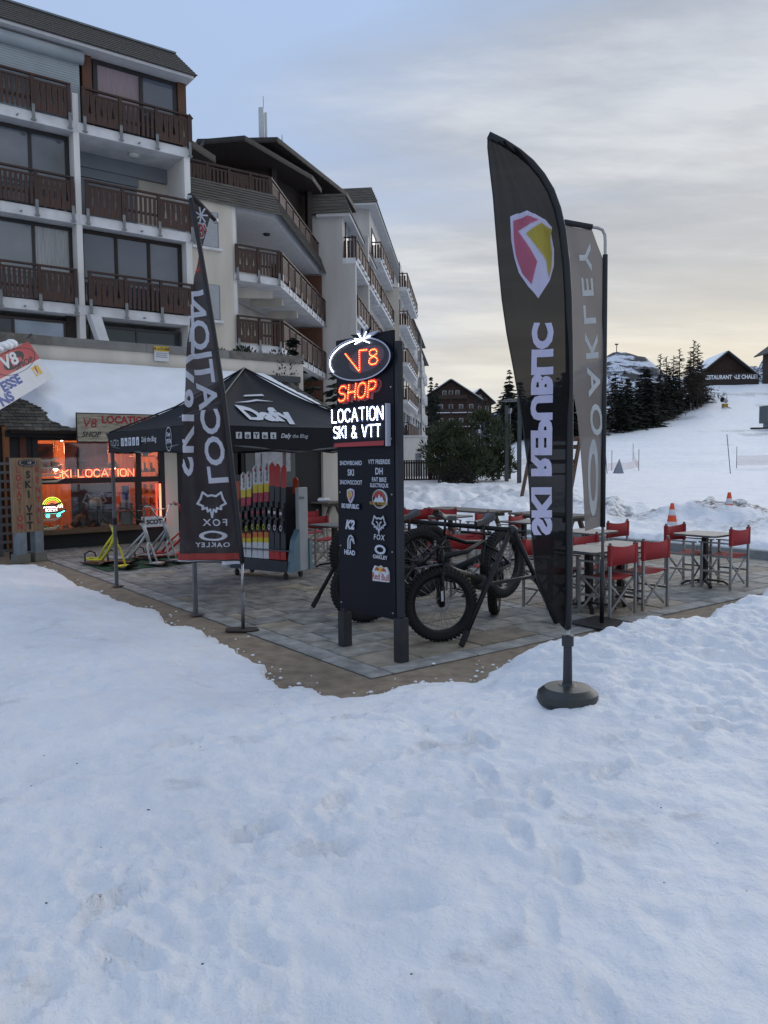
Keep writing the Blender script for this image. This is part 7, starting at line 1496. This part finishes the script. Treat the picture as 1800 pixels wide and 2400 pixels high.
# conifers and posts right of the shop
for k, (x, y, h, kd, wd, lb) in enumerate(((-2.05, 23.3, 4.2, 1, 1.25, 'dark conifer between the shop end and the totem, nearer'), (-1.45, 26.0, 5.0, 1, 1.3, 'dark conifer rising just left of the totem, farther'), (-2.75, 24.6, 5.6, 2, 1.2, 'slim dark conifer behind the shop roof end'))): tree(x, y, 0.1, h, kd, lb, wd)
t = wthing('timber_post', 'dark square timber post just left of the totem', 'post', -1.5, 24.0, 0); MB().box(-1.62, -1.36, 23.9, 24.15, 0, 2.5).build('shaft', M_DKW, t); MB().box(-1.63, -1.35, 23.85, 23.899, 2.1, 2.22).build('bracket', M_SL, t)
for k, (u, c, s, lb) in enumerate(((5.2, (0.12, 0.06, 0.03), .22, 'small withered brown plant on the parapet'), (6.0, (0.10, 0.09, 0.05), .28, 'straw coloured plant on the parapet'), (6.75, (0.016, 0.024, 0.014), .42, 'dark green shrub on the parapet below the corner balcony'), (7.9, (0.014, 0.022, 0.013), .45, 'trailing dark shrub at the parapet end'))):
    t = tthing('parapet_plant', lb, 'plant', u, 15.4, 4.7); mb = MB()
    for q in range(420):
        d = Vector((r.gauss(0, 1), r.gauss(0, .6), abs(r.gauss(0, 1)))).normalized(); c_ = Vector((u, 15.35, 4.68)) + d * s * r.uniform(.3, 1.05) + (Vector((0, -.25, -.5)) * r.random() if k == 3 else Vector((0, 0, 0))); e = (d + Vector((0, 0, .4))).normalized(); l = r.uniform(.05, .12); g_ = e.cross(Vector((r.uniform(-1, 1), 1, .3))).normalized() * l * .25; mb.add([c_ - e * l * .4, c_ + g_, c_ + e * l * .7, c_ - g_], [(0, 1, 2, 3)])
    mb.build('foliage', mat('plant%d' % k, c, 0.9, var=0.4), t)
# brown slatted fence
fe = wthing('slatted_fence', 'dark brown slatted fence on the snow in front of the juniper', 'fence', 3.0, 46, 0.5)
M_FEN = mat('fence_brown', (0.032, 0.016, 0.013), 0.7, var=0.3)
def fence(a, b, n, z0, h, gap):
    a = Vector(a); b = Vector(b); d = (b - a) / n
    for i in range(n):
        p = a + d * i; q = p + d * (1 - gap); MB().bar(p.lerp(q, .5) + Vector((0, 0, z0)), p.lerp(q, .5) + Vector((0, 0, z0 + h)), (q - p).length, 0.025, up=d.cross(Vector((0, 0, 1)))).build('slat', M_FEN, fe)
    for z in (z0 + 0.35, z0 + h - 0.12): MB().bar(a + Vector((0, 0.04, z)), b + Vector((0, 0.04, z)), 0.05, 0.09).build('rail', M_FEN, fe)
    MB().bar(a + Vector((0, 0, z0 + h + 0.02)), b + Vector((0, 0, z0 + h + 0.02)), 0.09, 0.04).build('cap_rail', M_FEN, fe)
fence((0.6, 46.5, 0), (2.75, 46.5, 0), 15, 0.25, 1.45, 0.30); fence((2.75, 46.5, 0), (4.3, 46.6, 0), 10, 0.25, 1.5, 0.08); fence((4.3, 46.7, 0), (5.1, 49.5, 0), 8, 0.25, 1.5, 0.3)
for x, y in ((0.6, 46.45), (2.75, 46.45), (4.3, 46.6)): MB().box(x - 0.07, x + 0.07, y - 0.07, y + 0.07, 0.2, 1.9).build('post', M_FEN, fe)
# small white kiosk with lean-to behind the fence
ks = wthing('kiosk', 'small white flat roofed annex in front of the far block', 'building', 2.0, 57, 0.3)
MB().box(0.8, 3.0, 57, 61, 0.2, 3.35).build('wall', M_W, ks); MB().box(0.7, 3.1, 56.9, 61.1, 3.36, 3.5).build('roof', M_SL, ks); MB().box(2.3, 2.75, 56.95, 56.99, 0.4, 2.2).build('door', M_SH2, ks); MB().box(2.42, 2.8, 56.9, 56.94, 2.35, 2.5).build('door_lamp', M_FR, ks); MB().prism([(3.01, 0.2), (5.0, 0.2), (3.01, 2.6)], (0, 58, 0), (1, 0, 0), (0, 0, 1), (0, 2.5, 0)).build('ramp', M_SH2, ks)
# grey square poles and the street lamp
M_PO = mat('pole_grey', (0.055, 0.062, 0.068), 0.5, 0.3, var=0.15)
pz = [(6.95, 40.5, 4.45), (6.72, 43.2, 4.1), (6.72, 46.2, 3.8), (6.78, 49, 4.0), (6.85, 52, 3.9), (6.95, 55.5, 3.8), (7.05, 59.5, 3.8), (7.2, 64, 3.7)]
for k, (x, y, h) in enumerate(pz):
    z = snow_at(x, y); o = MB().box(-0.10, 0.10, -0.10, 0.10, -0.3, h * 0.72).box(-0.085, 0.085, -0.085, 0.085, h * 0.72 + 0.02, h).box(-0.115, 0.115, -0.115, 0.115, h * 0.68, h * 0.72).build('square_pole', M_PO, None); o.location = (x, y, z); tag(o, ['nearest and tallest', 'second', 'third', 'fourth', 'fifth', 'sixth', 'seventh', 'farthest'][k] + ' grey pole in the row beside the street lamp', 'pole', 'row of grey poles on the snow')
z = snow_at(7.55, 47.3); lp = wthing('street_lamp', 'slim street lamp with a flat disc head beside the row of grey poles', 'street lamp', 7.55, 47.3, z)
MB().tube([(7.55, 47.3, z - 0.3), (7.55, 47.3, z + 2.6), (7.55, 47.3, z + 4.0)], [0.075, 0.065, 0.05], 10).build('post', M_PO, lp, smooth=True); MB().lathe([(0.05, 0.0), (0.10, 0.12), (0.14, 0.3), (0.08, 0.34)], (7.55, 47.3, z + 3.85), 16).build('lantern', mat('lantern_glass', (0.3, 0.32, 0.34), 0.2), lp, smooth=True); MB().lathe([(0.0, 0.06), (0.35, 0.03), (0.68, 0.0), (0.68, 0.03), (0.3, 0.10), (0.0, 0.14)], (7.55, 47.3, z + 4.62), 28).build('disc', M_PO, lp, smooth=True)
for k in range(3): a = k * 2.1 + .3; MB().tube([(7.55 + 0.12 * math.cos(a), 47.3 + 0.12 * math.sin(a), z + 4.0), (7.55 + 0.6 * math.cos(a), 47.3 + 0.6 * math.sin(a), z + 4.63)], 0.014, 5).build('strut', M_PO, lp)
# big leaning timber frame
M_TF = mat('frame_timber', (0.105, 0.055, 0.032), 0.75, var=0.3, scale=2, stretch=(6, 6, 0.8)); z = snow_at(6.0, 29.5); tf = wthing('giant_ladder', 'large leaning brown timber ladder frame on the snow between the two tall flags', 'ladder', 6.0, 29.5, z)
for x in (5.15, 6.95): MB().bar((x, 29.6, z - 0.1), (x + 0.55, 30.2, z + 2.2), 0.30, 0.10, up=(1, 0, 0)).build('stile', M_TF, tf)
for k, q in enumerate((0.42, 0.62, 0.86, 0.99)): MB().bar((5.15 + 0.55 * q, 29.58 + 0.6 * q, z + 2.3 * q - 0.1), (6.95 + 0.55 * q, 29.58 + 0.6 * q, z + 2.3 * q - 0.1), 0.10, 0.16 if k != 0 else 0.07).build('rung', M_TF, tf)
# cones in the ploughed snow
M_CO = mat('cone_orange', (0.72, 0.075, 0.02), 0.5, var=0.06, emit=None); M_CW = mat('cone_white', (0.62, 0.62, 0.64), 0.4)
for k, (x, y, lb) in enumerate(((6.55, 17.9, 'orange and white traffic cone in the ploughed snow above the lone table'), (8.15, 18.6, 'orange topped traffic cone half sunk in ploughed snow at the right'))):
    z = snow_at(x, y) - (0.20 if k == 0 else 0.40); t = wthing('traffic_cone', lb, 'cone', x, y, z); R = lambda q: 0.16 - 0.125 * q
    for a, b, m_ in ((0, .18, M_CO), (.18, .42, M_CW), (.42, .62, M_CO), (.62, .80, M_CW), (.80, 1.0, M_CO)): MB().lathe([(R(a), a * 0.72), (R(b), b * 0.72)], (x, y, z), 20).build('band', m_, t, smooth=False)
    MB().box(x - 0.22, x + 0.22, y - 0.22, y + 0.22, z - 0.03, z + 0.02).build('foot', M_BKM, t)
# slope furniture: poles, nets, snow gun, cabin
rs = random.Random(31); M_NET = mat('net_orange', (0.50, 0.24, 0.20), 0.8, var=0.2, transp=0.75)
sp = [(25.5, 58, 2.9, 'tall leaning marker pole on the flat snow at the right', .12), (10.8, 72, 1.7, 'thin marker pole left of the grey snow tripod', 0), (14.2, 74, 1.7, 'thin marker pole right of the beige banner on the slope', 0), (20.5, 71, 1.8, 'thin marker pole in the middle of the slope', 0), (22.6, 70, 1.9, 'thin marker pole holding the slope net', 0), (26.5, 84, 1.9, 'thin marker pole higher on the slope', 0), (17.0, 60, 1.7, 'thin marker pole in front of the grey snow tripod', .1), (32.6, 73, 2.0, 'thin marker pole at the right beside the red net', 0)]
for x, y, h, lb, ln in sp:
    z = snow_at(x, y); o = MB().tube([(0, 0, -0.3), (-ln * h, 0, h)], 0.028, 6).build('marker_pole', mat('marker_pole', (0.10, 0.10, 0.12), 0.6), None); o.location = (x, y, z); tag(o, lb, 'pole', 'marker poles on the slope')
for a, b, h, lb in (((10.8, 72), (14.2, 74), .55, 'faint net strung at the left of the slope'), ((17.0, 60), (22.6, 70), .6, 'faint net strung across the middle of the slope'), ((22.6, 70), (26.5, 84), .7, 'faint net strung up the slope'), ((32.6, 73), (36.5, 72), .9, 'reddish net at the right edge of the slope')):
    n = 10; v = []
    for i in range(n + 1): x = a[0] + (b[0] - a[0]) * i / n; y = a[1] + (b[1] - a[1]) * i / n; z = snow_at(x, y); v += [(x, y, z + 0.25), (x, y, z + 0.25 + h)]
    o = MB().add(v, [(2 * i, 2 * i + 2, 2 * i + 3, 2 * i + 1) for i in range(n)]).build('slope_net', M_NET, None); tag(o, lb, 'net', 'nets on the slope')
x, y = 18.4, 62; z = snow_at(x, y); t = wthing('snow_tripod', 'small grey pyramid cover on the slope', 'cover', x, y, z); MB().add([(x - .35, y - .3, z - .1), (x + .4, y - .3, z - .1), (x + .4, y + .4, z - .1), (x - .35, y + .4, z - .1), (x + .1, y, z + 1.15)], [(0, 1, 4), (1, 2, 4), (2, 3, 4), (3, 0, 4)]).build('cover', mat('cover_grey', (0.22, 0.25, 0.30), 0.8), t)
x, y = 64.5, 150; z = snow_at(x, y); sg = wthing('snow_gun', 'snow gun with round barrel on a yellow base high on the slope', 'snow gun', x, y, z); gk = 0.55
MB().tube([(x + .9 * gk, y + .4 * gk, z + 2.2 * gk), (x, y, z + 2.5 * gk), (x - 1.0 * gk, y - .5 * gk, z + 2.75 * gk)], [0.55 * gk, 0.75 * gk, 0.85 * gk], 16).build('barrel', mat('gun_grey', (0.28, 0.29, 0.31), 0.5), sg, smooth=True); MB().tube([(x - 1.0 * gk, y - .5 * gk, z + 2.75 * gk), (x - 1.1 * gk, y - .55 * gk, z + 2.78 * gk)], 0.80 * gk, 16).build('mouth', M_BKM, sg)
MB().box(x - .7 * gk, x + .9 * gk, y - .7 * gk, y + .7 * gk, z + .3 * gk, z + 1.4 * gk).build('base', mat('gun_yellow', (0.35, 0.20, 0.02), 0.5), sg)
for a in (-1, 1): MB().bar((x, y, z + .5 * gk), (x + a * 1.8 * gk, y - .8, z - .2), .12).build('leg', M_BKM, sg)
x, y = 60.5, 122; z = snow_at(x, y); cb = wthing('slope_cabin', 'grey cabin on skids at the right edge of the slope', 'cabin', x, y, z); MB().box(x - 1.6, x + 3.4, y, y + 2.4, z + .9, z + 3.6).build('body', mat('cabin_grey', (0.10, 0.115, 0.12), 0.6, var=0.15), cb, bevel=0.08); MB().box(x - .9, x + 1.3, y - .03, y - .005, z + 2.0, z + 3.0).build('window', M_GL, cb); MB().box(x - 1.0, x + 3.4, y + .2, y + 2.2, z + .2, z + .9).build('plinth', M_SH2, cb)
for yy in (y - .1, y + 2.2): MB().bar((x - 4, yy, z + .05), (x + 4, yy, z + .05), .25, .35).build('skid', M_DKW, cb)
# chalets
M_CHW = mat('chalet_wood', (0.040, 0.020, 0.014), 0.8, var=0.35, scale=0.6, stretch=(1, 1, 4)); M_CHR = mat('chalet_roof', (0.05, 0.046, 0.045), 0.85, var=0.3)
def chalet(name, label, x, y, z, w, d, eave, ridge, rot=0.0, floors=3, over=1.3, snow=True, cols=5):
    t = thing(name, label, 'chalet', (x, y, z), rot); h = w / 2
    MB().prism([(-h, -3), (h, -3), (h, eave), (0, ridge), (-h, eave)], (0, 0, 0), (1, 0, 0), (0, 0, 1), (0, d, 0)).build('wall', M_CHW, t)
    sl = (ridge - eave) / h
    for s in (-1, 1):
        a = Vector((0, 0, ridge + .25)); b = Vector((s * (h + over), 0, eave - over * sl + .25)); n_ = Vector((0, 0, .28))
        r_ = MB().prism([(0, 0), (1, 0)] + [(1, 1), (0, 1)], a + Vector((0, -over * 1.2, 0)), (b - a), Vector((0, d + over * 2, 0)), n_).build('roof', M_CHR, t)
        if snow: MB().prism([(.04, .02), (.98, .02), (.98, .98), (.04, .98)], a + Vector((0, -over * 1.2, .29)), (b - a), Vector((0, d + over * 2, 0)), Vector((0, 0, .22))).build('roof_snow', SNOW2, r_)
    fh = eave / max(1, floors)
    for i in range(floors + 1):
        zz = i * fh; ww = h - 0.3 if zz < eave - .5 else h * 0.62
        if i: s_ = MB().box(-ww, ww, -1.1, 0, zz - .12, zz + .06).build('balcony', M_SL if i < floors else M_CHW, t); MB().box(-ww, ww, -1.12, -1.06, zz + .07, zz + 1.0).build('balcony_rail', M_CHW, s_)
        for c in range(cols):
            xx = -ww + (c + .5) * 2 * ww / cols
            if i == floors and (c in (0, cols - 1) or zz + 2.3 > ridge - abs(xx) * sl - .4): continue
            o = MB().box(xx - .55, xx + .55, -.06, -.01, zz + .3, zz + 2.2).build('window', M_SOF, t); MB().box(xx - .45, xx + .45, -.08, -.061, zz + .4, zz + 2.1).build('pane', M_GLD, o)
    for s in (-1, 0, 1): MB().box(s * h * .62 - .15, s * h * .62 + .15, -1.3, -1.12, 0, eave * (1.0 if s else 1.2)).build('post', M_CHW, t)
    return t
chalet('chalet', 'big dark timber chalet with gable front at the end of the street', 18.4, 215, 6.6, 14.2, 16, 11.2, 15.9, -0.06, 3, 1.6)
chalet('chalet', 'smaller snow roofed chalet behind, right of the big chalet', 36.5, 300, 19, 9, 12, 4.2, 8.3, 0.05, 1, 1.5, True, 3)
rc = chalet('chalet_restaurant', 'brown timber chalet restaurant with white roof lettering at the top of the slope', 80.0, 186, 18.5, 11.0, 12, 2.4, 6.9, -0.10, 0, 1.7, True, 3)
MB().box(-6.5, 7.0, -1.6, -1.45, -1.5, 0.9).build('terrace_front', M_DKW, rc); mb = MB(); put2d(mb, text2d('RESTAURANT   LE CHALET', 0.95, bold=0.03, align='CENTER', xs=0.78), (0.8, -1.62, 0.95), (1, 0, 0), (0, 0, 1)); put2d(mb, stroke2d([(-.28, .65), (0, .1), (.28, .65)], .13), (1.72, -1.62, 0.95), (1, 0, 0), (0, 0, 1)); mb.build('lettering', mat('restaurant_letters', (0.8, 0.82, 0.85), 0.5), rc); MB().box(-6.2, 7.0, -1.58, -1.50, 0.6, 2.3).build('sign_board', M_DKW, rc)
chalet('chalet', 'tall dark chalet cut by the right edge of the picture above the slope', 98.0, 182, 19.5, 11, 12, 7.0, 11.0, 0.0, 2, 1.6, False, 3)
# trees on the slope edge and the hill
gp = 'dark conifers along the slope'
TL = [(36, 122, 8.2, 0), (38.5, 126, 9, 1), (41, 128, 7.5, 2), (43, 131, 9.3, 0), (45.5, 136, 8.2, 1), (47, 140, 9.8, 2), (49.5, 143, 8, 0), (51.5, 146, 9, 1), (40, 136, 10, 1), (44.5, 142, 10, 2), (35, 130, 9, 2), (37, 137, 10, 0), (33.3, 124, 7, 1), (54, 150, 9, 1), (57, 153, 9.5, 0), (60, 156, 9, 2), (63, 160, 8.5, 1), (66, 164, 7.5, 0), (48, 146, 10, 0), (52, 152, 10, 1)]
wordsn = ['first', 'second', 'third', 'fourth', 'fifth', 'sixth', 'seventh', 'eighth', 'ninth', 'tenth', 'eleventh', 'twelfth', 'thirteenth', 'fourteenth', 'fifteenth', 'sixteenth', 'seventeenth', 'eighteenth', 'nineteenth', 'twentieth']
TL = [(x + random.uniform(-.8, .8), y, h * random.uniform(.72, 1.12), k) for x, y, h, k in TL]
TL.sort(key=lambda q: q[0] / q[1])
for k, (x, y, h, kd) in enumerate(TL): tree(x, y, far_z(x, y) - .3, h, kd, '%s dark conifer from the left in the stand right of the beige banner' % wordsn[k], 1.9, gp)
LT = [(52.8, 150, 12.6), (54.3, 151, 11.8), (55.6, 151, 11.6), (56.6, 150.5, 12.6), (58.4, 150, 11.2), (59.2, 150.5, 13.6), (60.2, 151, 12.8), (61.8, 153, 9.5)]
LT.sort(key=lambda q: q[0] / q[1])
for k, (x, y, h) in enumerate(LT): tree(x - 0.5, y, far_z(x, y) - .3, h, 3 + k % 2, '%s bare larch from the left on the skyline beside the restaurant' % wordsn[k], 1.15, 'bare larches on the slope', 'tree', 'larch')
MT = [(16.5, 112, 7.5, 1), (18.2, 114, 8.5, 0), (20, 116, 9, 2), (21.8, 115, 8.5, 0), (23.5, 118, 9.2, 1), (25.5, 116, 9, 1), (27.2, 118, 9.5, 2), (29, 117, 9, 0), (31, 119, 9.5, 1), (19, 122, 9, 2), (24.5, 124, 10, 0), (28.5, 125, 10, 2)]
MT.sort(key=lambda q: q[0] / q[1])
for k, (x, y, h, kd) in enumerate(MT): tree(x, y, far_z(x, y) - .5, h, kd, '%s dark conifer from the left behind the street lamp and the curved flag' % wordsn[k], 1.9, 'dark conifers behind the street lamp')
tree(21.5, 135, snow_at(21.5, 135), 11.5, 0, 'tall spiky conifer standing clear on the skyline left of the curved flag', 1.1); tree(11.5, 190, 4, 17.5, 2, 'slim conifer showing above the big chalet roof at its left', .9); tree(13.5, 200, 4, 17, 0, 'second slim conifer above the big chalet roof', .9); tree(90.5, 170, 14.5, 12, 1, 'low dark conifer at the right edge in front of the tall chalet', 1.5); tree(27.5, 270, 16, 9, 1, 'short conifer between the two distant chalets', 1.3)
# far wood on the hillside: one mass
r = random.Random(77); mb = MB()
def lowtree(x, y, z, h):
    for i in range(7):
        t = .1 + .85 * i / 7; R = h * .20 * (1 - t) + .2
        for k in range(7): a = r.uniform(0, 6.28); c = Vector((x, y, z + h * t)); d = Vector((math.cos(a), math.sin(a), -.35)); s_ = Vector((-math.sin(a), math.cos(a), 0)) * R * .35; mb.add([c, c + d * R - s_, c + d * R * 1.15, c + d * R + s_], [(0, 1, 2, 3)])
for k in range(260):
    y = r.uniform(150, 300); q = r.uniform(0.11, 0.36); x = q * y
    if 0.085 < q < 0.20 and y < 205 and q * y < 30: continue
    lowtree(x, y, far_z(x, y) - .5, r.uniform(5, 9) * (1.0 if q < 0.28 else 0.8))
o = mb.build('far_wood', M_NDL[0]); o['kind'] = 'stuff'; tag(o, 'dark conifer wood covering the hillside behind the flags', 'wood')
# undergrowth below the trees
mb = MB()
for k in range(900):
    t_ = r.random(); x = 33 + 35 * t_ + r.uniform(-2, 4); y = 122 + 42 * t_ + r.uniform(-1, 9); z = far_z(x, y) if k % 3 == 0 else z; 
    for q in range(4): c = Vector((x + r.uniform(-1, 1), y + r.uniform(-1, 1), z + r.uniform(0, 1.0))); e = Vector((r.gauss(0, 1), r.gauss(0, .4), 1)).normalized() * r.uniform(.5, 1.2); g_ = Vector((1, 0, 0)) * r.uniform(.03, .2); mb.add([c, c + g_, c + e], [(0, 1, 2)])
o = mb.build('undergrowth', mat('undergrowth', (0.035, 0.026, 0.02), 0.9, var=0.4)); o['kind'] = 'stuff'; tag(o, 'brown undergrowth along the foot of the trees on the slope', 'undergrowth')
# rocky hill and far mountains
M = bpy.data.materials.new('rock_snow'); M.use_nodes = True; nt = M.node_tree; p = nt.nodes['Principled BSDF']; p.inputs['Roughness'].default_value = 0.9
tcn = nd('ShaderNodeTexCoord'); geo = nt.nodes.new('ShaderNodeNewGeometry'); na = nd('ShaderNodeTexNoise', Scale=0.05, Detail=9, Roughness=0.72); mpn = nd('ShaderNodeMapping'); mpn.inputs['Scale'].default_value = (1, 1, 2.2); nt.links.new(tcn.outputs['Object'], mpn.inputs[0]); nt.links.new(mpn.outputs[0], na.inputs['Vector'])
ra = nd('ShaderNodeValToRGB'); ra.color_ramp.elements[0].position = 0.47; ra.color_ramp.elements[1].position = 0.53; ra.color_ramp.elements[0].color = (0.05, 0.05, 0.055, 1); ra.color_ramp.elements[1].color = (0.62, 0.66, 0.75, 1); nt.links.new(na.outputs[0], ra.inputs[0]); nt.links.new(ra.outputs[0], p.inputs['Base Color'])
def massif(name, x0, x1, y0, y1, nx, ny, hf):
    X, Y = np.meshgrid(np.linspace(x0, x1, nx), np.linspace(y0, y1, ny)); Z = hf(X, Y); vid_ = np.arange(nx * ny).reshape(ny, nx)
    f = np.stack([vid_[:-1, :-1], vid_[:-1, 1:], vid_[1:, 1:], vid_[1:, :-1]], -1).reshape(-1, 4); o = MB().add(list(zip(X.ravel().tolist(), Y.ravel().tolist(), Z.ravel().tolist())), [tuple(q) for q in f.tolist()]).build(name, M, None, smooth=True); struct(o)
massif('hill', 60, 420, 430, 760, 110, 70, lambda X, Y: 10 + 64 * np.exp(-(np.where(X > 182, (X - 182) / 46, (X - 182) / 100)) ** 2 - ((Y - 600) / 110) ** 2) * (1 + 0.16 * fbm(X * .012, Y * .012, 5)) + 9 * fbm(X * .02, Y * .02, 5))
massif('mountain', 900, 2300, 2700, 3600, 120, 50, lambda X, Y: -50 + np.maximum.reduce([430 * np.exp(-((X - 1362) / 70) ** 2), 405 * np.exp(-((X - 1412) / 50) ** 2), 438 * np.exp(-((X - 1460) / 75) ** 2), 320 * np.exp(-((X - 1430) / 300) ** 2)]) * np.exp(-((Y - 3050) / 240) ** 2) * (1 + 0.12 * fbm(X * .006, Y * .006, 5)) + 20 * fbm(X * .02, Y * .02, 4))
z = 83.0; t = wthing('hilltop_mast', 'tiny mast on top of the snowy hill', 'mast', 176, 600, z); MB().tube([(176, 600, z - 12), (176, 600, z + 3)], .3, 6).build('pole', M_FR, t); MB().box(174.8, 177.2, 599.5, 600.5, z + 2.3, z + 3.2).build('head', M_FR, t)
